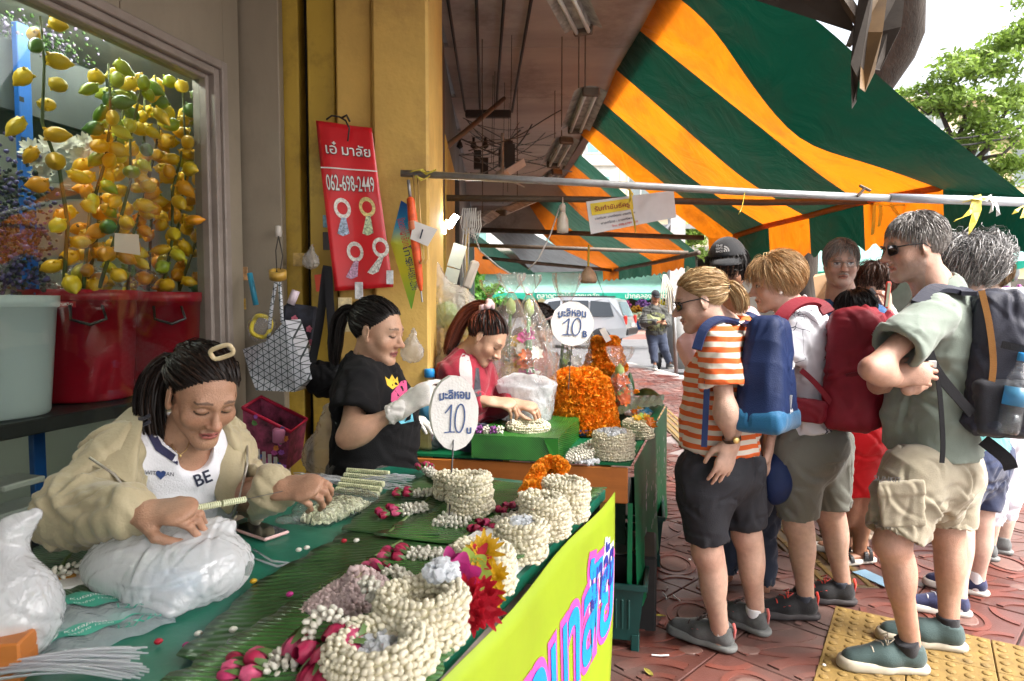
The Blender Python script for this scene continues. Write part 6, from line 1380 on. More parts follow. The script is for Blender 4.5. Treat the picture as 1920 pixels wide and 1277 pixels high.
mb=MB();mb.box(tp(.8,.8,-.06),(.03,1.3,.07),MR(-math.atan2(eR.x,eR.y),3,'Z'));mb.bd('side_rail',wood_or,t1)
limep=M('lime_banner',(.3,.41,.012),.5,.1,4,.05,12,dirt=.25,dirtcol=(.3,.3,.02),ds=5)
nB=V(eR.y,-eR.x,0)
def bn(s,h,out=0):return tp(s,-.012,0)+nB*(.02+out+.012*h/.7*sin(s*3.1)+.006*sin(s*9+h*4))+V(0,0,-h)-eR*(-.0*h)
def bno(s,h):return bn(s+.09*h*(1-min(s,1)),h)
mb=MS();mb.grid([[bno(.015+1.7*i/40,.78*j/16)for i in range(41)]for j in range(17)]);ban=mb.bd('painted_banner',limep,t1)
md=ban.modifiers.new('s','SOLIDIFY');md.thickness=.002;md.offset=-1
def banner_text(s_,size,s0,h0,ax,ay,mats,slant=0,bold=0.0):
 """lettering painted on the banner; each layer a little larger behind"""
 for i,(m,off)in enumerate(mats):
  me=text_me(s_,size,0,bold=off)
  bm=bmesh.new();bm.from_mesh(me);bmesh.ops.triangulate(bm,faces=bm.faces);bmesh.ops.subdivide_edges(bm,edges=[e for e in bm.edges if e.calc_length()>.03],cuts=2);bm.to_mesh(me);bm.free()
  for v in me.vertices:
   a,b=v.co.x*ax,v.co.y*ay;s,h=s0-a-slant*b,h0-b
   p=bno(s,h);v.co=p+nB*(.004+.0022*i)
  o=link('banner_lettering',me,m,ban);o['kind']='stuff' if False else ''
  del o['kind']
pinkp,bluep,navyp,whitep=M('pink_paint',(.85,.09,.42),.5),M('blue_paint',(.0,.3,.85),.5),M('navy_paint',(.02,.03,.3),.5),M('white_paint',(.8,.8,.8),.5)
banner_text('พวงมาลัย',.34,.6,.28,.86,1.0,((pinkp,.028),(bluep,.008)))
banner_text('มาลัย',.12,.17,.2,.95,1.5,((whitep,.012),(navyp,.003)),slant=0)
# banana leaves
def leaf_mat(name,c,wet=.25):
 m,t,b,out=new_mat(name);L=t.links.new;uv=nn(t,'ShaderNodeAttribute',attribute_name='Col');sp=nn(t,'ShaderNodeSeparateColor');L(uv.outputs[0],sp.inputs[0])
 tc=nn(t,'ShaderNodeTexCoord');n0=nn(t,'ShaderNodeTexNoise',Scale=3.0,Detail=4.0);L(tc.outputs['Object'],n0.inputs['Vector'])
 w=nn(t,'ShaderNodeMath',operation='MULTIPLY_ADD');L(sp.outputs[0],w.inputs[0]);w.inputs[1].default_value=260;nm=nn(t,'ShaderNodeMath',operation='MULTIPLY');L(n0.outputs[0],nm.inputs[0]);nm.inputs[1].default_value=14;L(nm.outputs[0],w.inputs[2])
 sn=nn(t,'ShaderNodeMath',operation='SINE');L(w.outputs[0],sn.inputs[0])
 mr=nn(t,'ShaderNodeMapRange');L(sn.outputs[0],mr.inputs[0]);mr.inputs[1].default_value=-1;mr.inputs[3].default_value=.84;mr.inputs[4].default_value=1.12
 n2=nn(t,'ShaderNodeTexNoise',Scale=7.0,Detail=6.0);L(tc.outputs['Object'],n2.inputs['Vector']);m2=nn(t,'ShaderNodeMapRange');L(n2.outputs[0],m2.inputs[0]);m2.inputs[1].default_value=.3;m2.inputs[2].default_value=.7;m2.inputs[3].default_value=.55;m2.inputs[4].default_value=1.5
 mu=nn(t,'ShaderNodeMath',operation='MULTIPLY');L(mr.outputs[0],mu.inputs[0]);L(m2.outputs[0],mu.inputs[1])
 mx=nn(t,'ShaderNodeMix',data_type='RGBA',blend_type='MULTIPLY');mx.inputs[0].default_value=1;mx.inputs[6].default_value=(*c,1);L(mu.outputs[0],mx.inputs[7]);L(mx.outputs[2],b.inputs['Base Color'])
 b.inputs['Roughness'].default_value=wet;b.inputs['Specular IOR Level'].default_value=.5
 bp=nn(t,'ShaderNodeBump',Strength=.35,Distance=.003);L(sn.outputs[0],bp.inputs['Height']);L(bp.outputs[0],b.inputs['Normal'])
 return m
bleaf=leaf_mat('banana_leaf',(.04,.125,.03));bleafd=leaf_mat('banana_leaf_dark',(.024,.078,.022),.3);bleafb=leaf_mat('banana_leaf_bright',(.018,.125,.014),.35)
def banana_leaf(label,pts,mat,z0=.0,ripple=.004,group='banana leaves on the tables'):
 """flat piece of leaf: centre line pts [(point, half-width vector)]"""
 n,m=26,10;P,C=[],[]
 k=len(pts)-1
 for i in range(n+1):
  u=i/n*k;j=min(int(u),k-1);t=u-j;c=pts[j][0].lerp(pts[j+1][0],t);w=pts[j][1].lerp(pts[j+1][1],t)
  for q in range(m+1):
   s=q/m*2-1;rag=1+.04*sin(i*2.3)*(abs(s)>.9);z=ripple*(abs(sin(i*.9+s*2))+1.5*abs(s)**3)+.004*(1-abs(s)**.5)
   P.append(c+w*s*rag+V(0,0,z0+z));C.append((i/n+.06*abs(s),.5+.5*s,0))
 f=[(i*(m+1)+q,i*(m+1)+q+1,(i+1)*(m+1)+q+1,(i+1)*(m+1)+q)for i in range(n)for q in range(m)]
 root=thing('banana_leaf',label,'leaf',tuple(pts[len(pts)//2][0]),group)
 me=npmesh('leaf',NA([tuple(p)for p in P]),NA(f),col=NA(C));o=link('leaf_blade',me,mat,root);md=o.modifiers.new('s','SOLIDIFY');md.thickness=.0015;md.offset=1
 mb=MS();mb.tube([p[0]+V(0,0,z0+.006)for p in pts],[.006-.003*i/len(pts)for i in range(len(pts))],6);mb.bd('midrib',M('leaf_midrib',(.1,.16,.04),.45),root)
 return root
T_=lambda px,py,z=Z1:WZ(px,py,z)
def lw(a,b):return(b-a)/2
def leaf_px(label,rows,mat,z,**k):
 """rows of (left pixel, right pixel) pairs"""
 pts=[]
 for(l,r)in rows:
  a,b=T_(*l,z),T_(*r,z);pts.append(((a+b)/2,(b-a)/2))
 return banana_leaf(label,pts,mat,**k)
foam=M('white_foam',(.78,.77,.74),.7,.06,12,.2,150)
fb=thing('foam_board','white foam board under the banana leaves along the front edge of the table','board',tp(.9,.1));mb=MB()
poly=[tp(.475,.012),tp(1.7,.012),tp(1.7,.25),tp(.55,.17)];zz=.034
k=len(poly);mb.add([tuple(p+V(0,0,.002))for p in poly]+[tuple(p+V(0,0,zz))for p in poly],[list(range(k))[::-1],[k+i for i in range(k)]]+[(i,(i+1)%k,k+(i+1)%k,k+i)for i in range(k)]);mb.bd('foam_slab',foam,fb)
ZB=Z1+.03
leaf_px('broad banana leaf on the foam board, nearest the camera',[((300,1290),(800,1330)),((560,1130),(885,1150)),((700,1050),(985,1045))],bleaf,ZB+.008)
leaf_px('long banana leaf under the rose garlands at the middle of the front table',[((330,1240),(560,1290)),((480,1100),(730,1110)),((640,1010),(900,1010)),((760,960),(1060,960))],bleafd,Z1+.006)
leaf_px('banana leaf at the far right corner of the front table',[((700,1010),(1010,1038)),((850,940),(1090,955)),((930,905),(1138,918))],bleaf,Z1+.012)
leaf_px('banana leaf at the back of the front table below the price disc',[((640,1000),(820,1010)),((720,930),(900,940)),((800,895),(935,905))],bleafd,Z1+.01)
leaf_px('dark banana leaf at the left beside the seated young woman',[((10,1120),(150,1170)),((60,1040),(190,1070)),((110,1000),(235,1020))],bleafd,Z1+.012)
# jasmine
BUD=ellmesh(.0053,.0053,.0064,7,4,.12);BUDL=ellmesh(.0055,.0055,.0066,5,3,.1)
bud_m=M('jasmine_bud',(.78,.73,.56),.5,.15,60,trans=.15);budw_m=M('jasmine_white',(.72,.7,.6),.5,.1,60,trans=.15);budp_m=M('jasmine_blush',(.6,.46,.44),.5,.15,50,trans=.15)
def budmesh(base):
 me=npmesh('bud',base[0],base[1]);me.materials.append(bud_m);return me
BUDME=budmesh(BUD);GN=[0]
def ring_frames(c,R,r,n,jit=.0015,tilt=.0,ax=V(0,0,1)):
 """bud places on a garland ring (torus of rows): radius R, tube r"""
 T,Z=[],[]
 rows=max(5,int(2*pi*r/.0102))
 for j in range(rows):
  ph=2*pi*j/rows;rr=R+r*cos(ph);m=int(2*pi*rr/.0104)
  if sin(ph)<-.75:continue
  for i in range(m):
   a=2*pi*(i+.5*(j%2))/m;nrm=NA([cos(a)*cos(ph),sin(a)*cos(ph),sin(ph)])
   T.append(A(c)+NA([rr*cos(a),rr*sin(a),r*sin(ph)])+rng.normal(size=3)*jit);Z.append(nrm*.7+NA([-sin(a),cos(a),.4])*.8)
 return NA(T),NA(Z)
def garland(label,c,R,r,group,single=False,mat=None,core=True,lean=(0,0)):
 """one jasmine garland ring; single: each bud an object of its own"""
 root=thing('jasmine_garland',label,'garland',tuple(c),group);mat=mat or bud_m
 T,Z=ring_frames(c,R,r,0)
 T[:,2]+=(T[:,0]-c[0])*lean[0]+(T[:,1]-c[1])*lean[1]
 k=r/.011*0+1.0
 if single and len(T)<=330:
  me=BUDME if mat is bud_m else None
  if me is None:me=npmesh('bud',BUD[0],BUD[1]);me.materials.append(mat)
  Rm=rotmats(len(T),Z,.35)
  for i in range(min(len(T),300)):
   o=bpy.data.objects.new('bud',me);COL.objects.link(o);o.parent=root;o.matrix_parent_inverse=Matrix.Translation(-Vector(c))
   o.matrix_basis=Matrix.Translation(Vector(T[i]))@Matrix(Rm[i].tolist()).to_4x4()@Matrix.Scale(.9+.3*random.random(),4)
 else:
  v,f,_=scatter(BUDL[0],BUDL[1],T,rotmats(len(T),Z,.35),.95+.3*rng.random(len(T)));link('buds',npmesh('buds',v,f),mat,root,'stuff')
 mb=MS();mb.tube([Vector(c)+V(R*cos(a),R*sin(a),R*cos(a)*lean[0]+R*sin(a)*lean[1])for a in np.linspace(0,2*pi,25)],r*.93,8,cap=False);mb.bd('garland_core',M('garland_core',(.5,.46,.3),.8),root)
 return root
ordn=['bottom','second','third','fourth','top']
def stack(name,px,py,zb,R,r,n,single=False,mat=None,step=None,lean=(0,0)):
 p=WZ(px,py,zb);step=step or r*1.75
 for i in range(n):
  tier='only' if n==1 else 'bottom' if i==0 else 'top' if i==n-1 else('middle' if n==3 else['','second','third','fourth'][i])
  j=V(ru(-.006,.006),ru(-.006,.006),0)
  garland(f'{tier} jasmine garland of {name}',p+V(0,0,r*.95+i*step)+j+V(lean[0],lean[1],0)*i,R*(1+ru(-.07,.07)),r*ru(.9,1.08),'jasmine garlands in stacks',single=single,mat=mat,lean=(ru(-.09,.09),ru(-.09,.09)))
 return p
stack('the nearest stack at the bottom edge of the picture',712,1268,ZB,.062,.021,2,True,step=.027)
stack('the tall stack beside the pink and red flowers',788,1205,ZB,.055,.0185,3,True,step=.026)
stack('the stack in the middle behind the bright flowers',908,1100,ZB,.047,.0165,3,False,step=.024)
stack('the left of three touching stacks by the corner',976,1042,Z1+.016,.043,.016,3,False,step=.023)
stack('the middle of three touching stacks by the corner',1020,1006,Z1+.016,.043,.016,4,False,step=.023)
stack('the right of three touching stacks by the corner',1064,974,Z1+.016,.043,.016,4,False,step=.025)
stack('the stack just right of the big price disc stick',882,962,Z1+.016,.044,.0165,4,False,step=.025)
stack('the small stack behind the price disc stick',846,935,Z1+.016,.038,.015,3,False,step=.024)
ice_m=M('crushed_ice',(.8,.83,.86),.18,.08,40,.3,60,trans=.45)
def ice(label,c,r,h):
 N=60;iv,if_=ellmesh(.011,.008,.007,5,3)
 th=rng.random(N)*6.28;rr=np.sqrt(rng.random(N))*r;T=np.stack([c.x+rr*np.cos(th),c.y+rr*np.sin(th),c.z+h*(1-(rr/r)**2)+rng.random(N)*.006],1)
 v,f,_=scatter(iv,if_,T,rotmats(N),.7+.8*rng.random(N));o=link('crushed_ice',npmesh('ice',v,f,smooth=False),ice_m,None,'stuff');return setp(o,label,'ice')
ice('crushed ice heaped inside the nearest jasmine stack',WZ(715,1225,ZB+.03),.05,.015)
ice('crushed ice inside the middle jasmine stack',WZ(908,1035,ZB+.07),.034,.01)
ice('crushed ice beside the tall stack near the pink orchid',WZ(825,1082,ZB+.09),.03,.02)
ice('crushed ice on the left stack of the three',WZ(978,985,Z1+.08),.03,.01)
def frm(v,z=(0,0,1)):return frame(v,z)
ROSE_C=[(.48,.02,.09),(.55,.04,.15),(.38,.012,.06),(.62,.09,.2)]
def rosebud_geo():
 """wrapped petals + green sepals, pointing +z; returns meshes"""
 pv,pf=[],[];n=0
 for i in range(6):
  a0=i*2.4;P=[]
  for j in range(5):
   t=j/4;r=.0105*(sin(min(1,t*1.05)*2.4)**.7 if t<.95 else.55)+.001*i*.3;z=-.012+.03*t
   for q in range(5):a=a0+(q/4-.5)*2.3;P.append((r*cos(a)*(1+.1*abs(q-2)/2),r*sin(a)*(1+.1*abs(q-2)/2),z+.002*sin(q)))
  pv+=P;pf+=[(n+j*5+q,n+j*5+q+1,n+(j+1)*5+q+1,n+(j+1)*5+q)for j in range(4)for q in range(4)];n+=25
 sv,sf=[],[];n=0
 for i in range(4):
  a0=i*1.57;P=[]
  for j in range(4):
   t=j/3;r=.0095+.003*sin(t*2.6);z=-.015+.024*t;w=.55*(1-t)+.05
   for q in(-1,0,1):P.append((r*cos(a0+q*w),r*sin(a0+q*w),z))
  sv+=P;sf+=[(n+j*3+q,n+j*3+q+1,n+(j+1)*3+q+1,n+(j+1)*3+q)for j in range(3)for q in range(2)];n+=12
 return(NA(pv),NA(pf)),(NA(sv),NA(sf))
RB=rosebud_geo();rose_m=[M(f'rose_petal_{i}',c,.5,.25,90,trans=.2)for i,c in enumerate(ROSE_C)];sep_m=M('rose_sepal',(.09,.16,.04),.5,.3,60)
RBM=[]
for m in rose_m:me=npmesh('rose',*RB[0]);me.materials.append(m);RBM.append(me)
SEP=npmesh('sepal',*RB[1]);SEP.materials.append(sep_m)
def rosebud(root,p,d,s=1.0):
 R=rotmats(1,[tuple(d)],.15)[0];mw=Matrix.Translation(Vector(p))@Matrix(R.tolist()).to_4x4()@Matrix.Scale(s,4)
 o=bpy.data.objects.new('rosebud',random.choice(RBM));COL.objects.link(o);o.parent=root;o.matrix_parent_inverse=world_of(root).inverted();o.matrix_basis=mw
 q=bpy.data.objects.new('sepal',SEP);COL.objects.link(q);q.parent=o;return o
def budrope(root,pts,rad,mat=None,name='buds',dens=1.0,z=(0,0,1)):
 """a tassel or string of buds set round a path"""
 P=NA([tuple(p)for p in pts]);seg=np.linalg.norm(np.diff(P,axis=0),axis=1);L=seg.sum();n=max(2,int(L/.0115*dens));cum=np.concatenate([[0],np.cumsum(seg)])
 T,Z=[],[]
 k=max(4,int(2*pi*rad/.012))
 for i in range(n):
  s=(i+.5)/n*L;c=NA([np.interp(s,cum,P[:,a])for a in range(3)]);c2=NA([np.interp(min(s+.004,L),cum,P[:,a])for a in range(3)]);d=unit(c2-c+1e-9);u=unit(np.cross(d,(.2,.1,1)));w=np.cross(d,u)
  for j in range(k):
   a=2*pi*(j+.5*(i%2))/k;nr=u*cos(a)+w*sin(a);T.append(c+nr*rad);Z.append(nr+d*.5)
 T=NA(T)+rng.normal(size=(len(T),3))*.001;v,f,_=scatter(BUDL[0],BUDL[1],T,rotmats(len(T),NA(Z),.3),.9+.3*rng.random(len(T)));return link(name,npmesh(name,v,f),mat or budw_m,root,'stuff')
def tassel(label,p0,p1,zb,nrow=2,ends=3,s=1.0,single=True):
 """white bud tassel lying from p0 to p1 (pixels) with rosebuds at its end"""
 a,b=WZ(*p0,zb+.012),WZ(*p1,zb+.012);d=(b-a).normalized();sd=V(-d.y,d.x,0);root=thing('rose_tassel',label,'tassel',tuple(a),'rose and jasmine tassels')
 for i in range(nrow):
  o=(i-(nrow-1)/2)*.02*s;budrope(root,[a+sd*o*.6,a.lerp(b,.5)+sd*o+V(0,0,.004),b+sd*o*1.3],.0085*s)
 for i in range(ends):
  o=(i-(ends-1)/2)*.026*s;rosebud(root,b+sd*o*1.1+d*.012+V(0,0,.004+.006*(i%2)),d+sd*o*8+V(0,0,.25),s*1.12);rosebud(root,b+sd*o*.9+d*.045+V(0,0,.002),d+sd*o*6+V(0,0,.1),s*1.05)
 return root
tassel('rose tipped white tassel beside the nearest jasmine stack',(560,1245),(500,1250),ZB,3,3,.95)
tassel('rose tipped tassel pointing left from the middle stack',(850,1045),(765,1042),ZB,3,3,.85)
tassel('rose tipped tassel under the bright orchid cluster',(770,1088),(725,1072),ZB,2,2,.8)
tassel('rose tipped tassel just left of the three touching stacks',(975,965),(920,985),Z1+.016,2,3,.8)
tassel('rose tipped tassel behind the three touching stacks',(1005,935),(962,950),Z1+.016,2,2,.75)
tassel('rose tipped tassel reaching left from the far stack',(830,905),(800,880),Z1+.016,2,3,.75)
tassel('rose tipped tassel lying flat left of the price disc stick',(800,950),(748,958),Z1+.016,3,3,.8)
tassel('second flat rose tipped tassel left of the price disc stick',(835,925),(775,925),Z1+.016,2,3,.75)
rb=thing('rose_cluster','cluster of large pink rosebuds tied with a jasmine ring at the nearest stack','flowers',WZ(600,1215,ZB),'bright flower clusters')
for px,py,h in((585,1222,.03),(610,1230,.035),(615,1262,.02),(585,1262,.02),(640,1188,.05),(665,1192,.05),(660,1220,.04),(620,1275,.01),(560,1205,.03)):rosebud(rb,WZ(px,py,ZB+h),V(-.4,-.7,-.5+random.random()*.7),1.45)
budrope(rb,[WZ(612,1188,ZB+.05)+V(.03*cos(a),.012*sin(a),.028*sin(a))for a in np.linspace(0,3.6,9)],.007)
hp=thing('jasmine_heap','sloping heap of blush and white jasmine buds left of the tall stack','flowers',WZ(650,1130,ZB),'loose jasmine')
N=620;th=rng.random(N)*6.28;rr=np.sqrt(rng.random(N));c=WZ(655,1140,ZB);ex,ey=A(V(.085,.05,0)),A(V(-.035,.06,0))
T=A(c)+np.outer(rr*np.cos(th),ex)+np.outer(rr*np.sin(th),ey);T[:,2]+=.072*(1-rr**2)*(.75+.25*np.cos(th))
v,f,_=scatter(BUDL[0],BUDL[1],T,rotmats(N,np.tile([0,-.3,1.],(N,1)),.6),1.0+.3*rng.random(N));link('buds',npmesh('buds',v,f),budp_m,hp,'stuff')
mb=MS();mb.grid([[Vector(A(c)+ex*r*cos(a)*.95+ey*r*sin(a)*.95)+V(0,0,.068*(1-r*r)*(.75+.25*cos(a)))for a in np.linspace(0,2*pi,25)]for r in np.linspace(0.02,1,7)]);mb.bd('heap_core',M('garland_core'),hp)
for k in range(2):budrope(hp,[WZ(680+k*14,1090,ZB+.075),WZ(700+k*8,1115,ZB+.07),WZ(712+k*5,1160,ZB+.03)],.008,budw_m,'bud_string')
wv=thing('jasmine_mat','flat rows of white jasmine strings below the price disc','flowers',T_(865,955),'loose jasmine')
for k in range(8):budrope(wv,[WZ(810+k*9,982-k*7,Z1+.02),WZ(845+k*8,985-k*7.5,Z1+.022),WZ(878+k*6,985-k*8,Z1+.02)],.0075,budw_m,'bud_string')
MARI=M('marigold_petals',(.95,.34,.012),.6,.3,70,trans=.15);MARI2=M('marigold_light',(.88,.34,.012),.6,.3,70,trans=.15)
def mari_geo(seed=0):
 r=np.random.default_rng(seed);N=170;d=r.normal(size=(N,3));d[:,2]=np.abs(d[:,2])*.9-.15;d/=np.linalg.norm(d,axis=1,keepdims=True)
 pv=NA([(-.003,0,0),(.003,0,0),(.0042,.001,.004),(-.0042,.001,.004),(.003,-.0005,.0072),(-.003,-.0005,.0072)]);pf=NA([(0,1,2,3),(3,2,4,5)])
 x=np.cross(r.normal(size=(N,3)),d);x/=np.linalg.norm(x,axis=1,keepdims=True);Rm=np.stack([x,np.cross(d,x),d],2);return scatter(pv,pf,d*.0135,Rm,.75+.4*r.random(N))[:2]
MG=[mari_geo(i)for i in range(3)];MGM=[]
for i in range(3):
 for m in(MARI,MARI2):me=npmesh('marigold',*MG[i]);me.materials.append(m);MGM.append(me)
def marigold(root,p,s=1.0,d=(0,0,1)):
 R=rotmats(1,[tuple(d)],.3)[0];o=bpy.data.objects.new('marigold',random.choice(MGM));COL.objects.link(o);o.parent=root;o.matrix_parent_inverse=world_of(root).inverted();o.matrix_basis=Matrix.Translation(Vector(p))@Matrix(R.tolist()).to_4x4()@Matrix.Scale(s,4);return o
mg=thing('marigold_garland','orange marigold garland lying on the far jasmine stacks of the front table','garland',T_(1015,905),'marigold garlands')
for i in range(26):
 t=i/25;px=988+64*t;py=925-52*sin(t*2.2)-8*t
 for q in range(2):marigold(mg,WZ(px+ru(-4,4),py+q*20,Z1+.09+ru(-.01,.02)-.035*q),1.15,(0,-.5,.8))
fc=thing('flower_cluster','bright cluster of yellow, pink, green and red flowers on the foam board edge','flowers',WZ(880,1140,ZB),'bright flower clusters')
def bloom(root,p,d,n,L,w,mat,name='bloom',rings=2,cup=.6):
 """flower of flat petals"""
 mb=MB();d=Vector(d).normalized();u=d.orthogonal().normalized();q=d.cross(u)
 for r in range(rings):
  for i in range(n):
   a=2*pi*(i+.5*r)/n+ru(-.15,.15);o=u*cos(a)+q*sin(a);s=d.cross(o);l=L*(1-.25*r);c=cup+.35*r
   P0=Vector(p);l*=ru(.8,1.15);c*=ru(.6,1.4);rows_=[]
   for t_ in(.08,.35,.65,.88,1.0):
    wd_=w*sin(min(1,t_*.9+.12)*3.0)**.7 if t_<1 else w*.18;ctr=P0+o*l*t_+d*l*c*(.55*t_*t_)
    rows_.append([ctr-s*wd_+d*wd_*.35,ctr,ctr+s*wd_+d*wd_*.35])
   mb.smooth=True;mb.grid(rows_)
 return mb.bd(name,mat,root,kind=None)
yl,pk_,gr_,rd=M('yellow_petal',(.62,.38,.012),.5,.15,50,trans=.2),M('orchid_pink',(.55,.035,.25),.5,.2,40,trans=.2),M('orchid_green',(.4,.6,.1),.5,.2,40,trans=.2),M('red_petal',(.5,.015,.035),.5,.25,60,trans=.15)
CB=WZ(885,1150,ZB);e1=V(.9,.35,0)
for(px,py,Y,n,L,w,m,r)in((905,1036,1.2,15,.036,.0055,yl,4),(893,1050,1.19,8,.03,.008,rd,1),(884,1070,1.18,6,.042,.015,gr_,1),(856,1088,1.16,7,.045,.017,pk_,2),(846,1062,1.19,6,.034,.012,pk_,1),(928,1080,1.21,13,.026,.005,yl,4),(926,1115,1.2,13,.025,.005,yl,4)):
 bloom(fc,W(px,py,Y),(.1,-.8,.5),n,L,w,m,rings=r)
for(px,py,Y)in((875,1112,1.14),(890,1138,1.13),(866,1135,1.12),(905,1108,1.16),(885,1158,1.12),(908,1146,1.14)):bloom(fc,W(px,py,Y),(.1+ru(-.3,.3),-.8,.3),11,.032,.0055,rd,rings=3,cup=1.1)
budrope(fc,[W(905,1075,1.25),W(918,1100,1.24),W(920,1130,1.24),W(912,1160,1.23)],.006,budw_m)
bloom(fc,W(912,1095,1.26),(.2,-.7,.5),6,.035,.012,M('dark_leaf',(.02,.07,.02),.4),'leaves',1)
bag_m=clear_mat('white_bag_film',(.95,.95,.97),rough=.16,milk=.86,milkcol=(.97,.98,.99),bump=.2,bs=40,refl=1.6)
def film_blob(name,s,vox,amp,mat,parent,num=90,smooth=0,knot=None,**k_):
 v,f=s.mesh(vox);v=laplace(v,f,2);n=vnormals(v,f);v=v+n*(amp*.55*snoise(v,10)+amp*.12*snoise(v,34))[:,None]
 if knot is not None:
  q=v-A(knot);r_=np.linalg.norm(q,axis=1);th=np.arctan2(q[:,1],q[:,0]);pl=np.abs(np.sin(th*6+1.5*snoise(v,12)))**.5+.6*np.abs(np.sin(th*11+2+2*snoise(v,9)))**.5;n=vnormals(v,f);v=v-n*(amp*.9*(pl-.9)*np.exp(-r_/.07)*np.clip(r_/.03,0,1))[:,None]
 n=vnormals(v,f);sz=float(np.ptp(v,axis=0).max());v=v+n*creases(v,n,num//2,amp*.6,sz*.016,sz*.24,(.3,0,.8))[:,None];v=v+n*creases(v,n,num,amp*.45,sz*.009,sz*.12,(0,0,.3),4)[:,None]
 return link(name,npmesh(name,v,f),mat,parent)
bg_=thing('plastic_bag','large white knotted plastic bag full of packing on the front table','bag',T_(330,1130),'plastic bags')
s=Sdf();c=A(WZ(315,1105,Z1))
s.ell(c+A((0.0,.0,.045)),(.145,.1,.058),k=.04);s.ell(c+A((.075,-.03,.05)),(.085,.085,.062),k=.05);s.ell(c+A((-.06,.03,.055)),(.1,.075,.052),k=.05);s.ell(c+A((.02,.02,.075)),(.09,.06,.045),k=.05);s.cone(c+A((.05,.03,.1)),c+A((.085,.04,.12)),.032,.016,k=.03);s.ell(c+A((.095,.05,.118)),(.03,.018,.012),k=.015);s.cone(c+A((.02,-.075,.02)),c+A((.07,-.12,.01)),.05,.02,k=.04);s.cut((0,0,Z1+.003),(0,0,-1))
film_blob('bag_film',s,.005,.0048,bag_m,bg_,80,knot=c+A((.075,.035,.115)))
mb=MB();mb.smooth=True
for i in range(2):
 a=c+A((.03+i*.05,-.075-i*.012,.05));mb.lathe([(.0001,-.02),(.022,-.02),(.022,.02),(.0001,.02)],a,(.8,-.2,.1),14)
mb.bd('blue_packet',M('pale_blue_packet',(.2,.45,.65),.5),bg_)
sb=thing('plastic_bag','small white carrier bag with loop handles at the left edge of the table','bag',T_(30,1230),'plastic bags')
s=Sdf();c=A(WZ(5,1235,Z1));s.ell(c+A((0,0.01,.06)),(.085,.07,.075),k=.03);s.ell(c+A((.0,.02,.1)),(.06,.055,.06),k=.04);s.cone(c+A((-.02,.03,.12)),c+A((-.01,.05,.2)),.035,.022,k=.03);s.cone(c+A((-.01,.05,.2)),c+A((.02,.06,.225)),.022,.012,k=.02);s.cut((0,0,Z1+.003),(0,0,-1))
film_blob('bag_film',s,.0055,.0038,clear_mat('thin_white_film',(.96,.96,.97),rough=.16,milk=.7,milkcol=(.93,.94,.96),bump=.5,bs=22,refl=1.5),sb)
pkt=clear_mat('packet_film',(.95,.97,.98),rough=.15,milk=.6,milkcol=(.68,.76,.8),bump=.4,bs=40,refl=1.5);pgr=M('packet_green',(.02,.36,.25),.3,.1,20,coat=.4);
def packet(label,a,b,c_,d,z0,h):
 """pillow packet on four pixels (near-left, near-right, far-right, far-left)"""
 P=[WZ(*q,z0)for q in(a,b,c_,d)];root=thing('bag_packet',label,'packet',tuple(P[0]),'packets of plastic bags')
 def pt(u,v_,lift=0):p=P[0].lerp(P[1],u).lerp(P[3].lerp(P[2],u),v_);return p+V(0,0,h*min(1,6*u,6*(1-u))**.5*min(1,4*v_,4*(1-v_))**.5+.0025*sin(u*23+v_*9)+lift)
 mb=MS();mb.grid([[pt(i/24,j/10)for i in range(25)]for j in range(11)]);mb.bd('packet_film',pkt,root)
 mb=MS();mb.grid([[pt(.06+.74*i/24,.42+.4*j/8+.07*sin(i*.4),.0022)for i in range(25)]for j in range(9)]);mb.bd('printed_band',pgr,root)
 for s_,u,v_,sz,m in(('12X20',.72,.22,.03,pgr),('Kutaphan',.34,.64,.018,whitep),('ตราช้าง 12X20',.38,.5,.012,whitep)):
  me=text_me(s_,sz,0);ux=(P[1]-P[0]);L_=ux.length;Wd=(P[3]-P[0]).length
  for q in me.vertices:q.co=pt(min(.98,max(.02,u+q.co.x/L_)),min(.98,max(.02,v_+q.co.y/Wd)),.0045)
  link('packet_lettering',me,m,root)
 return root
packet('upper green and white packet of plastic bags beside the knotted bag',(85,1190),(330,1150),(300,1095),(95,1120),Z1+.014,.012)
packet('lower green and white packet of plastic bags marked 12X20',(60,1262),(330,1165),(320,1128),(70,1195),Z1+.004,.012)
st=thing('straw_bundle','bundle of clear plastic strips lying at the bottom left corner','bundle',T_(150,1250));film=clear_mat('clear_strip',(.95,.96,.98),rough=.1,milk=.62,milkcol=(.85,.87,.9),refl=1.6)
N=46;a=A(WZ(-30,1262,Z1+.02));P=np.zeros((N,6,3))
for i in range(N):
 e=A(WZ(225+ru(-10,55),1275-62*random.random(),Z1+.012+.02*random.random()));o=rng.normal(size=3)*.006
 for k in range(6):t=k/5;P[i,k]=a*(1-t)+e*t+o*(1-t)+NA([0,0,.012*sin(t*3.1)])
v,f,_=strands(P,np.full((N,6),.0017),5);link('strips',npmesh('strips',v,f),film,st,'stuff')
ph=thing('phone','phone in pale pink case lying on the green table top','phone',T_(490,1005));P_=[T_(450,990,Z1),T_(480,1020,Z1),T_(528,1003,Z1),T_(490,985,Z1)]
cc=sum(P_,Vector())/4;R=MR(math.radians(-35),3,'Z');mb=MB();mb.box(cc+V(0,0,.006),(.15,.075,.009),R,.004);mb.bd('phone_case',M('pink_case',(.7,.45,.42),.4),ph);mb=MB();mb.box(cc+V(0,0,.011),(.14,.066,.002),R);mb.bd('phone_screen',M('phone_glass',(.012,.012,.014),.05,0,coat=1),ph)
jb=thing('flower_bag','clear plastic bag filled with small white jasmine blossoms','bag',T_(625,960),'plastic bags')
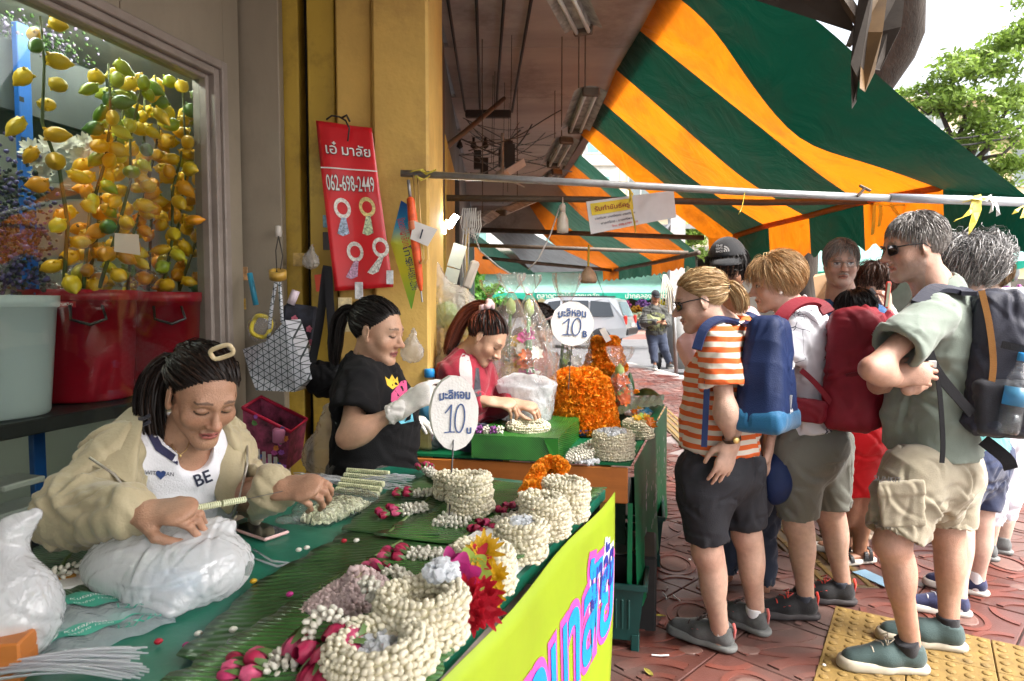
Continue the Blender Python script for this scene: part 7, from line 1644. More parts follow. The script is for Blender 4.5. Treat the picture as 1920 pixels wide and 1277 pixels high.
c=A(WZ(632,965,Z1));ex,ey=unit(A(WZ(700,935,Z1))-A(WZ(560,985,Z1))),None;ey=np.cross((0,0,1),ex);N=900;th=rng.random(N)*6.28;rr=np.sqrt(rng.random(N))
T=c+np.outer(np.sign(np.cos(th))*np.abs(np.cos(th))**.6*rr*.1,ex)+np.outer(np.sign(np.sin(th))*np.abs(np.sin(th))**.6*rr*.055,ey);T[:,2]+=.008+.035*(1-rr**2.5)*rng.random(N)**.35
FL=ellmesh(.0075,.0075,.003,5,2);v,f,_=scatter(FL[0],FL[1],T,rotmats(N),.7+.6*rng.random(N));link('blossoms',npmesh('blossoms',v,f,smooth=False),M('pale_blossom',(.72,.74,.52),.6,.2,60,trans=.2),jb,'stuff')
s=Sdf();s.rbox(c+A((0,0,.022)),(.115,.066,.028),.024,rot=np.stack([ex,ey,A((0,0,1))],1));s.cone(c-ex*.1+A((0,0,.02)),c-ex*.16+ey*.03+A((0,0,.025)),.03,.02,k=.03,flat=((0,0,1),2.2));s.cut((0,0,Z1+.002),(0,0,-1))
film_blob('bag_film',s,.006,.004,clear_mat('clear_bag',(.97,.97,.97),rough=.09,milk=.06,bump=.9,bs=30,refl=1.45),jb)
jb2=thing('jasmine_strings','bundle of ribbed jasmine strings resting on clear plastic tails','flowers',T_(690,900),'loose jasmine')
rib=M('jasmine_pale_green',(.6,.62,.4),.5,.15,60)
for k in range(5):
 z=Z1+.018+.008*(k%3);a,b=WZ(632+k*5,918-k*9,z),WZ(712+k*5,928-k*10,z);n=22;L_=(b-a);mb=MB()
 for i in range(n):mb.lathe([(.0001,-.0028),(.0095,-.002),(.0095,.002),(.0001,.0028)],a+L_*(i/n),L_.normalized(),8)
 mb.bd('jasmine_string',rib,jb2,'stuff')
N=60;P=np.zeros((N,7,3))
for i in range(N):
 g=i%2;a=A(WZ(640+60*random.random(),900+12*random.random(),Z1+.01));e=A(WZ(545+30*random.random(),885+20*random.random(),Z1+.02+.03*random.random()))if g else A(WZ(760+20*random.random(),890+35*random.random(),Z1+.01+.02*random.random()))
 for k in range(7):t=k/6;P[i,k]=a*(1-t)+e*t+NA([0,0,.015*sin(t*3.1)*random.random()])
v,f,_=strands(P,np.full((N,7),.0016),4);link('plastic_tails',npmesh('tails',v,f),film,jb2,'stuff')
sg=thing('jasmine_string','ribbed jasmine string on a needle held between the young woman\'s hands','flowers',W(400,945,1.36),'loose jasmine')
a,b=W(338,958,1.33),W(462,936,1.44)
mb=MB()
for i in range(30):
 if i in(18,):continue
 mb.lathe([(.0001,-.002),(.0072,-.0016),(.0072,.0016),(.0001,.002)],a.lerp(b,i/30),(b-a).normalized(),8)
mb.bd('jasmine_rings',rib,sg,'stuff');mb=MB();mb.tube([a,b,W(530,921,1.5)],.0009,5);mb.bd('needle',M('needle_steel',(.15,.15,.15),.3,metal=.9),sg)
tr=thing('foam_tray','small white tray with a jasmine roll at the left of the table','tray',T_(110,1095));mb=MB();mb.box(WZ(95,1110,Z1)+V(0,0,.01),(.16,.1,.02),MR(.5,3,'Z'),.008);mb.bd('tray_body',foam,tr)
gj=thing('jasmine_string','short thick jasmine roll on the white tray','flowers',T_(110,1075),'loose jasmine');budrope(gj,[WZ(65,1085,Z1+.035),WZ(110,1075,Z1+.035),WZ(160,1060,Z1+.035)],.0095,budw_m)
mb=MB();mb.box(WZ(125,1100,Z1)+V(0,0,.022),(.035,.02,.002),MR(.5,3,'Z'));setp(mb.bd('paper_label',M('amber_label',(.6,.3,.05),.5)),'small amber label stuck on the white tray','label')
mb=MB();mb.box(WZ(-10,1270,Z1)+V(0,0,.03),(.1,.06,.07),MR(.2,3,'Z'),.003);setp(mb.bd('wooden_block',wood_or),'orange brown wooden block at the bottom left corner','block')
tl_=thing('plastic_string','clear plastic string curling across the green table top','cord',T_(600,1050));
for pts in([(475,1030),(510,1052),(560,1058),(620,1055),(672,1045)],[(470,1045),(520,1062),(580,1050),(650,1050)]):
 mb=MS();mb.tube([WZ(*p,Z1+.006)for p in pts],.0028,6);mb.bd('cord_strand',film,tl_)
LB=[((297,1207),'red','small red flower head on the green vinyl near the strips'),((350,1214),'pink','single pink petal on the green vinyl near the leaf edge'),((372,1192),'white','single white jasmine bud below the knotted bag'),((437,1184),'white','single white jasmine bud on the leaf left of the roses'),((475,1093),'yellow','tiny yellow bud right of the knotted bag'),((560,1034),'white','white bud beside the curling plastic cord'),((575,1030),'white','second white bud beside the curling plastic cord'),((645,1017),'red','dark red petal below the blossom bag'),((668,1016),'white','white petal below the blossom bag'),((543,1118),'pink','pink petal on the dark banana leaf')]
for(px,py),k,lab in LB:
 z=Z1+.016 if px>430 else Z1+.005;p=WZ(px,py,z);v,f,_=scatter(BUD[0],BUD[1],NA([tuple(p+V(0,0,.004))]),rotmats(1,[[1,.5,.1]]),NA([1.1]))
 setp(link('loose_bud',npmesh('bud',v,f),{'white':budw_m,'red':rd,'pink':pk_,'yellow':yl}[k]),lab,'bud')
# price discs
def disc_sign(label,c,n,r,rv,th,top,num,unit_,stick,stick_top=None):
 root=thing('price_disc',label,'sign',tuple(stick),'round foam price signs');n=Vector(n).normalized();ux=V(0,0,1).cross(n).normalized();uy=n.cross(ux);ux=-ux if ux.x<0 else ux;uy=V(0,0,1)-n*n.z;uy.normalize();ux=uy.cross(n)
 mb=MB();mb.smooth=False;k=40;ring=[(r*cos(2*pi*i/k)*(1+.012*sin(i*1.7)),rv*sin(2*pi*i/k)*(1+.012*cos(i*2.3)))for i in range(k)];mb.prism(ring,c-n*th,ux,uy,n,th);mb.bd('foam_disc',foam,root)
 ink=M('marker_blue',(.05,.1,.25),.6,.4,90)
 text_on('lettering',top,r*.5,c+uy*rv*.47,ux,uy,n,ink,root,.002,wid=r*1.3,fn=lambda a,b:c+ux*a+uy*(rv*.5+b-(a*a)*2.2),bold=.001)
 def stroke(pts,w=.008):
  mb=MB();P2=[c+ux*(a*r)+uy*(b*rv)+n*.0022 for a,b in pts];mb.ribbon(P2,[((P2[min(i+1,len(P2)-1)]-P2[max(i-1,0)]).normalized().cross(n))*r*w*10*.35 for i in range(len(P2))],.0012);mb.bd('figure_stroke',ink,root)
 if num:
  stroke([(-.42,.02),(-.3,.1),(-.14,.24)]);stroke([(-.14,.24),(-.18,-.1),(-.22,-.48)]);stroke([(-.46,-.5),(-.22,-.49),(-.02,-.5)],.007)
  stroke([(.2+.2*cos(t)*1.0+.05*sin(t),-.14+.38*sin(t))for t in np.linspace(1.6,8.0,22)])
  text_on('lettering',unit_,r*.42,c+ux*r*.58+uy*-rv*.48,ux,uy,n,ink,root,.002,bold=.001)
 mb=MB();mb.tube([stick,c-uy*rv*.5-n*th*.5],.0022,6);mb.bd('stick',M('needle_steel'),root)
 return root
disc_sign('near white foam price disc marked 10 on a wire above the front table',W(853,775,1.86),(.32,-1,.02),.0685,.105,.03,'มะลิหอม',1,'บ',WZ(842,972,Z1+.02))
disc_sign('far white foam price disc marked 10 B in front of the marigolds',W(1073,607,3.0),(-.05,-1,.05),.096,.1,.03,'มะลิหอม',1,'B',W(1066,730,3.0))
# back table
Z2=.79
FL2,FR2=WZ(745,848,Z2),WZ(1182,869,Z2);BR2=WZ(1246,758,Z2);BL2=FL2+(BR2-FR2)
gpl=M('green_table_sheet',(.004,.12,.045),.5,.2,3,.1,20,spec=.3,dirt=.3,dirtcol=(.002,.03,.012),ds=4)
t2=thing('sales_table','back sales table with orange board front and green plastic sheet','table',tuple((FL2+FR2)/2-V(0,0,Z2)))
mb=MB();pl=[FL2,FR2,BR2,BL2];mb.add([tuple(p)for p in pl]+[tuple(p-V(0,0,.012))for p in pl],[(0,1,2,3),(7,6,5,4)]+[(i,(i+1)%4,4+(i+1)%4,4+i)for i in range(4)]);mb.bd('table_top',gpl,t2)
f_=(FR2-FL2).normalized();nf2=V(f_.y,-f_.x,0);mb=MB();R=MR(math.atan2(f_.y,f_.x),3,'Z');mb.box((FL2+FR2)/2+V(0,0,-.095)-nf2*.006,((FR2-FL2).length-.02,.02,.15),R,.004);mb.bd('front_board',wood_or,t2)
rdv=(BR2-FR2).normalized();nr2=V(rdv.y,-rdv.x,0);LR=(BR2-FR2).length
mb=MS();mb.grid([[FR2+rdv*(LR*i/20)+nr2*(.015+.02*j/10*sin(i*.9)+.02*(j/10))+V(0,0,-.005-.62*j/10)for i in range(21)]for j in range(11)]);sh_=mb.bd('side_sheet',gpl,t2)
mb=MS();mb.grid([[FR2+f_*(-.02)+rdv*.0+nr2*.012-rdv*(.004)+f_*(.02*i/3)+V(0,0,-.165-.42*j/6)-V(0,0,0)for i in range(4)]for j in range(7)]);mb.bd('sheet_corner',gpl,t2)
mb=MB()
for i in range(60):
 s,h=.12+.7*random.random(),.06+.35*random.random()**1.3;p=FR2+rdv*s*LR*.8+nr2*(.042+.01*sin(s*18))+V(0,0,-.03-h);a=ru(.008,.02);k=6;mb.add([p+rdv*a*cos(t)+V(0,0,a*sin(t))for t in np.linspace(0,6.28,k+1)[:-1]],[list(range(k))])
mb.bd('printed_flowers',M('pale_lilac_print',(.4,.36,.42),.5,.5,60),sh_,'stuff')
for p in(FL2+rdv*.1+f_*.05,FL2+rdv*1.4+f_*.05,FR2+rdv*1.45-f_*.05,FR2+rdv*.12-f_*.12):
 mb=MB();mb.box(Vector((p.x,p.y,(Z2-.02)/2)),(.045,.045,Z2-.02),R);mb.bd('leg',M('yellow_leg',(.4,.26,.05),.6,.2,5),t2)
mb=MB();mb.box((FL2+FR2)/2+rdv*.25+V(0,0,-.4),((FR2-FL2).length*.9,.02,.5),R);mb.bd('back_panel',M('dark_green_panel',(.003,.045,.02),.6),t2)
b0,b1,b2=WZ(884,858,Z2+.002),WZ(1046,866,Z2+.002),WZ(1126,775,Z2+.002)
BH=.098;ex,ey=(b1-b0),(b2-b1);blk_=thing('leaf_block','long block wrapped in bright banana leaf on the back table','display block',tuple(b0));
pl=[b0,b1,b1+ey,b0+ey];P,C,F_=[],[],[]
def pan(p,u,v_,n,m,cdir=1):
 base=len(P)
 for i in range(n+1):
  for j in range(m+1):P.append(tuple(p+u*(i/n)+v_*(j/m)+V(0,0,.0015*sin(i*2.1+j))));C.append((i/n*.9+.25*j/m,0,0))
 for i in range(n):
  for j in range(m):F_.append((base+i*(m+1)+j,base+i*(m+1)+j+1,base+(i+1)*(m+1)+j+1,base+(i+1)*(m+1)+j))
pan(b0,ex,V(0,0,BH),14,4);pan(b1,ey,V(0,0,BH),14,4);pan(b0+V(0,0,BH),ex,ey,14,14);pan(b0,ey,V(0,0,BH),10,3)
link('leaf_wrap',npmesh('wrap',NA(P),NA(F_),col=NA(C)),bleafb,blk_)
mb=MB();mb.add([tuple(b1-ex*.16+V(0,-.004,BH*.98)),tuple(b1+V(0,-.004,BH*.98)),tuple(b1+V(.004,-.006,.005)),tuple(b1-ex*.03+V(0,-.01,-.03))],[(0,1,2,3)]);mb.bd('leaf_flap',M('bright_leaf_plain',(.02,.16,.015),.35),blk_)
ZT=Z2+BH
garland('round jasmine garland lying flat at the front of the leaf block',WZ(990,806,ZT)+V(0,0,.014),.078,.017,'garlands on the back table')
garland('jasmine coil left of the ice bag on the leaf block',WZ(917,775,ZT)+V(0,0,.012),.05,.016,'garlands on the back table')
for i in range(3):garland(f'{["bottom","middle","top"][i]} jasmine garland of the pile right of the ice bag',WZ(1072,768,ZT)+V(0,0,.015+i*.024),.062,.017,'garlands on the back table')
pw=thing('orchid_garland','white and purple chequered garland at the front left of the leaf block','garland',WZ(915,805,ZT));purple=M('purple_orchid',(.22,.05,.24),.5)
for k in range(4):budrope(pw,[WZ(893+k*13,806,ZT+.016),WZ(904+k*13,806,ZT+.018)],.013,budw_m if k%2 else purple)
ib=thing('ice_bag','open clear plastic bag full of crushed ice on the back table','bag',WZ(985,782,ZT),'plastic bags')
c=A(WZ(985,785,ZT));s=Sdf();s.cone(c+A((0,0,.0)),c+A((0,0,.17)),.125,.15,cap=(1,1),k=.02);s.ell(c+A((0,0,.17)),(.13,.13,.05),k=.03);v,f=s.mesh(.008);n=vnormals(v,f);v=v+n*(.004*snoise(v,40)+.006*snoise(v,22))[:,None];link('ice_core',npmesh('ice',v,f),M('ice_solid',(.86,.89,.93),.25,.08,40,.8,60,trans=.4),ib)
mb=MS();G=[]
for j in range(7):
 t=j/6;row=[]
 for i in range(33):a=2*pi*i/32;r=.132+.028*min(t,.7)+.016*t*sin(a*7+j)*(.3+t)+.02*max(0,t-.6)*sin(a*3);row.append(Vector(c)+V(r*cos(a),r*sin(a),.27*t+.045*max(0,t-.6)*sin(a*2+1)*2))
 G.append(row)
mb.grid(G);mb.bd('bag_film',clear_mat('clear_bag'),ib)
mm=thing('marigold_garland','tall heap of orange marigold garlands on a blue tray on the back table','garland',WZ(1090,752,Z2),'marigold garlands')
cM=W(1088,745,3.42);cM.z=Z2+.02
for lay in range(6):
 rr=.168-.009*lay;n=int(2*pi*rr/.031);z=cM.z+.02+lay*.042
 for i in range(n):
  a=2*pi*(i+.5*(lay%2))/n
  if sin(a)>.55 and lay<5:continue
  marigold(mm,(cM.x+rr*cos(a),cM.y+rr*sin(a),z+ru(-.006,.006)),1.95,(cos(a),sin(a),.5))
for i in range(22):a=ru(0,6.28);r=.08*math.sqrt(random.random());marigold(mm,(cM.x+r*1.5*cos(a),cM.y+r*1.5*sin(a),cM.z+.26+.03*(1-r/.08)),1.8)
mb=MS();mb.lathe([(.16,0),(.15,.1),(.13,.2),(.09,.25),(.0001,.26)],cM,n=20);mb.bd('heap_core',M('marigold_core',(.7,.22,.008),.8),mm)
mb=MS();mb.lathe([(.16,-.012),(.19,-.01),(.2,.02),(.195,.02),(.185,-.004),(.0001,-.006)],cM+V(0,0,0),n=28);setp(mb.bd('plastic_tray',M('blue_tray',(.02,.09,.4),.35)),'blue plastic tray under the marigold heap','tray')
m3=thing('marigold_garland','smaller marigold pile behind the heap, marked with a white tag','garland',W(1140,700,4.1),'marigold garlands');cS=W(1135,672,4.0)
for lay in range(4):
 rr=.1-.016*lay
 for i in range(int(2*pi*rr/.032)):
  a=2*pi*i/int(2*pi*rr/.032)
  if sin(a)<.6:marigold(m3,(cS.x+rr*cos(a),cS.y+rr*sin(a),cS.z-.05+lay*.05),1.9,(cos(a),sin(a),.4))
mb=MS();mb.lathe([(.09,-.3),(.09,0),(.05,.12),(.0001,.13)],cS,n=14);mb.bd('heap_core',M('marigold_core'),m3)
mb=MB();mb.box(W(1135,628,3.9),(.035,.004,.085),MR(-.5,3,'Y'));o=setp(mb.bd('paper_tag',M('white_card',(.75,.73,.7),.6)),'small white paper tag above the smaller marigold pile','tag')
for nm,px,py,R_,n_ in(('the front pile at the right edge of the back table',1150,858,.07,4),('the back pile at the right edge of the back table',1196,820,.058,3)):
 for i in range(n_):garland(f'{["bottom","lower middle","upper middle","top"][i] if n_ == 4 else ["bottom","middle","top"][i]} jasmine garland of {nm}',WZ(px,py,Z2)+V(0,0,.016+i*.026),R_*(1+.04*ru(-1,1)),.017,'garlands on the back table')
ts=thing('jasmine_tassel','white jasmine tassel spread to the left of the front pile on the back table','tassel',WZ(1080,850,Z2))
for k in range(5):budrope(ts,[WZ(1120-k*2,825+k*7,Z2+.04),WZ(1095-k*4,836+k*6,Z2+.03),WZ(1068-k*2,848+k*4,Z2+.015)],.009,budw_m,'bud_string')
tassel('rose tipped tassel at the back of the right table edge',(1160,795),(1128,792),Z2+.01,2,2,1.0)
ice('crushed ice on the front pile at the right table edge',WZ(1148,812,Z2+.11),.06,.012);ice('crushed ice on the back pile at the right table edge',WZ(1196,778,Z2+.085),.06,.02);ice('crushed ice at the foot of the jasmine tassel',WZ(1098,866,Z2+.006),.05,.01)
cf=thing('flower_cluster','small orange, yellow and blue flower cluster on the back pile','flowers',WZ(1200,785,Z2+.1),'bright flower clusters');bluepet=M('blue_petal',(.05,.3,.5),.5)
for px,py,m in((1190,775,ORG),(1200,770,yl),(1208,775,bluepet),(1212,785,yl),(1205,783,gr_),(1218,790,ORG),(1194,785,yl),(1214,772,bluepet),(1220,798,ORG)):bloom(cf,WZ(px,py,Z2+.1),(.2,-.5,.8),6,.028,.008,m)
leaf_px('curled banana leaf at the back right of the back table',[((1130,775),(1150,790)),((1180,752),(1195,775)),((1246,748),(1240,768))],bleafd,Z2+.03,ripple=.012)
mb=MB()
for i,(px,py)in enumerate(((1165,748),(1215,742))):
 mb=MS();a=WZ(px,py,Z2+.03);mb.grid([[a+V(.09*(i_-3)/3,.1*j/5,.05*sin(j/5*3.1)*(1-((i_-3)/3)**2))for i_ in range(7)]for j in range(6)]);o=mb.bd('banana_leaf',M('dark_leaf_gloss',(.01,.05,.015),.3,.3,30));setp(o,['left one of two curled leaves behind the garlands of the back table','right one of two curled leaves behind the garlands of the back table'][i],'leaf','banana leaves on the tables')
bottle('large water bottle with blue cap behind the near price disc',WZ(806,842,Z2),(0,0,1),.345,.05)
tg=thing('plastic_bag','crumpled clear bag on the back table behind the near price disc','bag',WZ(905,735,ZT),'plastic bags');s=Sdf();c=A(WZ(925,752,ZT));s.ell(c+A((0,.06,.02)),(.09,.05,.03));film_blob('bag_film',s,.009,.009,clear_mat('clear_bag'),tg)
plm=M('dark_green_plastic',(.006,.05,.045),.4,.15,8,.05,40)
def planter(label,c,ang_,L_,w,h):
 root=thing('planter_tray',label,'tray',tuple(c),'dark green planter trays');R=MR(ang_,3,'Z');g=lambda x,y,z:Vector(c)+R@V(x,y,z);t=.008
 def ringq(s0,z):return[g(-w/2*s0,-L_/2*(1-(1-s0)*w/L_),z),g(w/2*s0,-L_/2*(1-(1-s0)*w/L_),z),g(w/2*s0,L_/2*(1-(1-s0)*w/L_),z),g(-w/2*s0,L_/2*(1-(1-s0)*w/L_),z)]
 lv=[(.76,.05),(.97,h),(1.08,h),(1.08,h-.022),(1.06,h-.022),(1.06,h-.004),(.93,h-.004),(.74,.058)]
 mb=MB();vs=[];fs=[]
 for s0,z in lv:vs+=ringq(s0,z)
 for i in range(len(lv)-1):
  for j in range(4):fs.append((i*4+j,i*4+(j+1)%4,(i+1)*4+(j+1)%4,(i+1)*4+j))
 fs.append((len(lv)*4-4,len(lv)*4-3,len(lv)*4-2,len(lv)*4-1));fs.append((3,2,1,0));mb.add(vs,fs);mb.bd('tray_body',plm,root)
 for sx in(-1,1):
  for sy in(-1,1):mb=MB();mb.box(g(sx*w*.33,sy*(L_/2-.1*w-.015),.04),(.035,.03,.08),R,.004);mb.bd('foot',plm,root)
 for i in range(5):mb=MB();x=(i-2)*w*.11;mb.box(g(x,-L_/2*(1-.16*w/L_)-.002+.004,h*.55),(.012,.016,h*.45),R@MR(.12,3,'X'),.004);mb.bd('rib',plm,root)
 mb=MB();mb.add(ringq(.8,h*.35),[(0,1,2,3)]);mb.bd('dark_water',M('dark_water',(.004,.005,.005),.06,0),root)
 return root
planter('near dark green planter tray under the corner of the back table',WZ(1165,1170,0)+V(.02,.12,0),-.23,.78,.24,.3)
planter('far dark green planter tray beside the green side sheet',WZ(1242,1050,0)+V(-.05,.25,0),-.2,.8,.2,.3)
mb=MS();mb.lathe([(.0001,.012),(.07,.014),(.1,.035),(.105,.035),(.08,.006),(.0001,.003)],V(.46,2.97,.36),(.15,-.4,1),28);setp(mb.bd('steel_plate',M('dull_steel',(.4,.42,.42),.35,.1,10,metal=.7)),'shallow steel plate under the back table','plate')
mb=MB();mb.box((.5,3.05,.17),(.34,.34,.34),R,.01);setp(mb.bd('storage_crate',M('black_crate',(.012,.012,.012),.6)),'black crate under the back table carrying the steel plate','crate')
def Yw(px):return 2.006/(.268+(960-px)/1250)
def I(px,py,d):return W(px,py,Yw(px)+d)
cold=thing('storage_rack','blue steel storage rack with black shelf inside the shop window','rack',wp(1,.05,-.5))
SZ=1.075
mb=MB();mb.box(wp(1.35,SZ-.03,-.6),(2.9,.95,.05),RW,.004);mb.bd('black_shelf',M('black_shelf',(.02,.02,.022),.4,.2,6),cold)
mb=MB();mb.box(wp(1.35,.5,-.6),(2.9,.9,.03),RW,.004);mb.bd('black_shelf',M('black_shelf'),cold)
mb=MB();mb.box(wp(1.2,2.02,-1.3),(3.2,.5,.03),RW,.003);mb.bd('grey_shelf',M('grey_shelf',(.45,.46,.43),.5),cold)
blue=M('rack_blue',(.01,.1,.4),.45,.2,5)
for px,d in((48,.75),(375,1.0)):
 p=I(px,300,d);mb=MB();mb.box((p.x,p.y,1.3),(.055,.03,2.55),RW,.003);post=mb.bd('rack_post',blue,cold)
 for k in range(6):
  mb=MB();mb.box((p.x+.006,p.y-.02,1.95+.08*k),(.018,.01,.02),RW);mb.bd('post_slot',dark,post)
redp=M('red_plastic',(.4,.006,.022),.35,.2,3,.03,30,trans=.2,dirt=.5,dirtcol=(.3,.09,.09),ds=7)
def bucket(label,c,r,h,mat,lid=False,handle=True,n=36):
 root=thing('bucket',label,'bucket',tuple(c),'buckets behind the shop window');mb=MB();mb.smooth=True
 mb.lathe([(.0001,.0),(r*.82,0),(r*.84,.01),(r*.985,h*.9),(r*1.0,h*.9),(r*1.03,h*.91),(r*1.04,h),(r*1.0,h),(r*.97,h*.9),(r*.8,.02)],c,n=n);mb.bd('bucket_body',mat,root)
 if handle:
  for a in(-.35,pi+.35):
   o=Vector(c)+V(r*1.06*cos(a-.6),r*1.06*sin(a-.6),h*.86);mb=MS();t=V(-sin(a-.6),cos(a-.6),0);mb.tube([o-t*.05,o-t*.055+V(.02,-.02,-.05),o+V(.03,-.03,-.07),o+t*.055+V(.02,-.02,-.05),o+t*.05],.006,6);mb.bd('handle',M('black_handle',(.015,.015,.015),.4),root)
 return root
def onshelf(px,d):p=I(px,700,d);return V(p.x,p.y,SZ)
b1_=bucket('large red plastic bucket on the black shelf, nearest of the two red ones',onshelf(160,.42),.2,.425,redp)
mb=MB();q=onshelf(160,.42);mb.box(q+V(.06,-.2,.37),(.075,.004,.022),MR(.25,3,'Z'));lb=mb.bd('maker_plate',M('plate_red',(.5,.02,.03),.4),b1_)
text_on('plate_lettering','พลาสติก',.018,q+V(.06,-.203,.37),(.97,.25,0),(0,0,1),(.25,-.97,0),whitep,lb,.003)
bucket('second red plastic bucket behind the first, partly hidden by the hair',onshelf(305,.3),.17,.42,redp)
bucket('translucent grey plastic bin at the left edge of the window',onshelf(-15,.3),.19,.4,clear_mat('milky_plastic',(.8,.86,.9),rough=.3,milk=.7,milkcol=(.74,.78,.8),refl=1.4),handle=False)
FCOL=[(.74,.5,.02),(.76,.42,.014),(.66,.55,.03),(.75,.3,.01)];GCOL=[(.13,.24,.02),(.3,.36,.02),(.07,.16,.02)]
fr_m=[M(f'fruit_yellow_{i}',c,.35,.14,14,trans=.06)for i,c in enumerate(FCOL)];fg_m=[M(f'fruit_green_{i}',c,.35,.18,14)for i,c in enumerate(GCOL)]
def fruit_me():
 mb=MS();mb.lathe([(.0001,-.031),(.009,-.03),(.021,-.023),(.029,-.008),(.0288,.008),(.0218,.023),(.011,.033),(.006,.04),(.0001,.045)],(0,0,0),n=12)
 for a in(0.4,2.2,4.4):mb.lathe([(.007,-.004),(.005,.004),(.0001,.009)],(.02*cos(a),.02*sin(a),-.024),(cos(a)*.7,sin(a)*.7,-.7),6)
 o=mb.bd('f',None);me=o.data;bpy.data.objects.remove(o);return me
base_f=fruit_me();FM=[]
for m in fr_m+fg_m:c=base_f.copy();c.materials.clear();c.materials.append(m);FM.append(c)
stem_m=M('branch_green',(.07,.085,.02),.6,.3,20);lab_f=['leftmost, hanging alone','second from the left','third from the left, with green tips','centre, thick with fruit','just right of the centre','second from the right','rightmost, by the frame','behind the centre branches','deep behind on the right']
STEMS=[([(70,30),(78,120),(88,230),(108,320),(122,420),(128,540)],.22,19),([(212,120),(205,220),(190,300),(176,400),(150,540)],.26,30),([(240,130),(222,230),(200,330),(180,430),(160,545)],.4,26),([(266,140),(252,260),(240,340),(215,430),(195,540)],.24,32),([(300,140),(292,250),(272,360),(255,450),(235,545)],.36,32),([(335,165),(345,260),(332,360),(318,450),(300,545)],.22,30),([(372,190),(380,280),(372,380),(362,460),(345,545)],.3,26),([(280,150),(265,260),(285,380),(275,545)],.55,26),([(355,190),(355,330),(330,440),(330,545)],.5,24)]
for si,(pts,d,nf)in enumerate(STEMS):
 P=[I(x+9*sin(y*.021+si*2),y,d+.04*sin(y*.017+si))for x,y in pts];br=thing('fruit_branch',f'branch of yellow nippled fruit in the shop window, {lab_f[si]}','fruit branch',tuple(P[-1]),'fruit branches in the window')
 mb=MS();mb.tube(P,[.004+.004*i/len(P)for i in range(len(P))],6);mb.bd('stem',stem_m,br)
 for i in range(nf):
  t=(i+.5)/nf*(len(P)-1);k=min(int(t),len(P)-2);p=P[k].lerp(P[k+1],t-k);a=i*2.4+si;o=V(cos(a),sin(a)*.7,ru(-.35,.35));rad=ru(.028,.1);py=pts[k][1]+(pts[k+1][1]-pts[k][1])*(t-k)
  green=(py<235 and si in(1,2,3,5,6)and random.random()<.75)or random.random()<.08
  me=random.choice(FM[4:])if green else FM[(3 if py>330 and random.random()<.35 else 1 if py>250 and random.random()<.6 else random.choice((0,0,1,2)))]
  dirv=(o*.8+V(0,0,ru(-.8,.15))).normalized();q=bpy.data.objects.new('fruit',me);COL.objects.link(q);q.parent=br;q.matrix_parent_inverse=world_of(br).inverted()
  q.matrix_basis=Matrix.Translation(p+o*rad)@dirv.to_track_quat('Z','Y').to_matrix().to_4x4()@Matrix.Diagonal((ru(.7,1.08),ru(.72,1.08),ru(.8,1.2),1))
mb=MB();mb.box(I(35,175,1.0),(.55,.4,.3),RW,.01);setp(mb.bd('storage_crate',M('dark_grey_plastic',(.05,.06,.065),.5)),'dark grey crate on the upper shelf with heather on top','crate')
def tuft(label,c,r,h,cols,n,name,cat,sz=.012):
 root=thing(name,label,cat,tuple(c));pv,pf=ellmesh(sz,sz,sz*1.2,5,3);
 for k,(colr,frac)in enumerate(cols):
  m=int(n*frac);T=A(c)+rng.normal(size=(m,3))*NA([r,r,h])*.5;v,f,_=scatter(pv,pf,T,rotmats(m),.6+.9*rng.random(m));link('blossoms' if k else 'leaves',npmesh('t',v,f),M(f'{name}_{k}_{cat}',colr,.6,.3,40),root,'stuff')
 return root
tuft('purple and green heather on the dark crate',I(45,85,.95),.22,.09,(((.06,.12,.03),.6),((.25,.2,.32),.4)),900,'heather','flowers',.006)
tuft('dark purple statice bunch at the left edge of the window',I(20,455,.45),.12,.28,(((.03,.04,.035),.5),((.09,.07,.2),.5)),1100,'statice','flowers',.0065)
ch=thing('white_chrysanthemums','bunch of white chrysanthemums behind the left fruit branch','flowers',tuple(I(140,300,.6)))
for(px,py)in((70,300),(95,275),(125,270),(160,268),(180,285),(105,310),(80,325),(150,295),(200,290),(60,280)):
 bloom(ch,I(px,py,.6),(.3,-.8,.3),12,.045,.009,M('white_mum',(.7,.68,.62),.6,.1,40),rings=4,cup=.8)
mb=MS();mb.lathe([(.09,0),(.12,.4)],V(I(150,440,.75).x,I(150,440,.75).y,SZ),n=20);setp(mb.bd('vase',M('grey_green_bin',(.25,.3,.26),.5)),'plain grey green flower bin behind the fruit branches','vase')
ng=thing('clear_packets','crumpled clear packets on the top of the red buckets','packets',tuple(I(160,520,.4)));s=Sdf()
for k in range(7):s.ell(A(I(100+k*30,525+ru(-8,4),.42)),(.07,.06,.035),k=.03)
film_blob('packet_film',s,.012,.012,clear_mat('clear_bag'),ng)
for i,(px,py,w,h,c,lab)in enumerate(((20,905,.14,.02,(.5,.5,.48),'upper'),(25,955,.18,.025,(.55,.56,.55),'middle'),(60,985,.16,.02,(.6,.6,.62),'lower'))):
 mb=MB();p=I(px,py,.12);mb.box(p,(w,.12,h),RW,.004);setp(mb.bd('food_container',M(f'lid_{i}',c,.4)),f'{lab} pale plastic lid among the clutter below the shelf','lid','pale lids below the shelf')
mb=MB();mb.add([I(222,960,-.1),I(20,990,-.1),I(20,1010,-.1)],[(0,1,2)])if False else None
mb=MB();c=wp(0,0)+V(0,0,0);p=W(250,455,Yw(250)-.005)+nW*-.03;mb.prism([(-.055,-.035),(.06,-.04),(.055,.035),(-.05,.03)],p,dW,V(0,0,1),nW,.001);setp(mb.bd('paper_note',clear_mat('worn_paper',(.9,.88,.8),milk=.6,milkcol=(.7,.66,.55),rough=.5)),'faded paper note taped to the inside of the shop window','note')
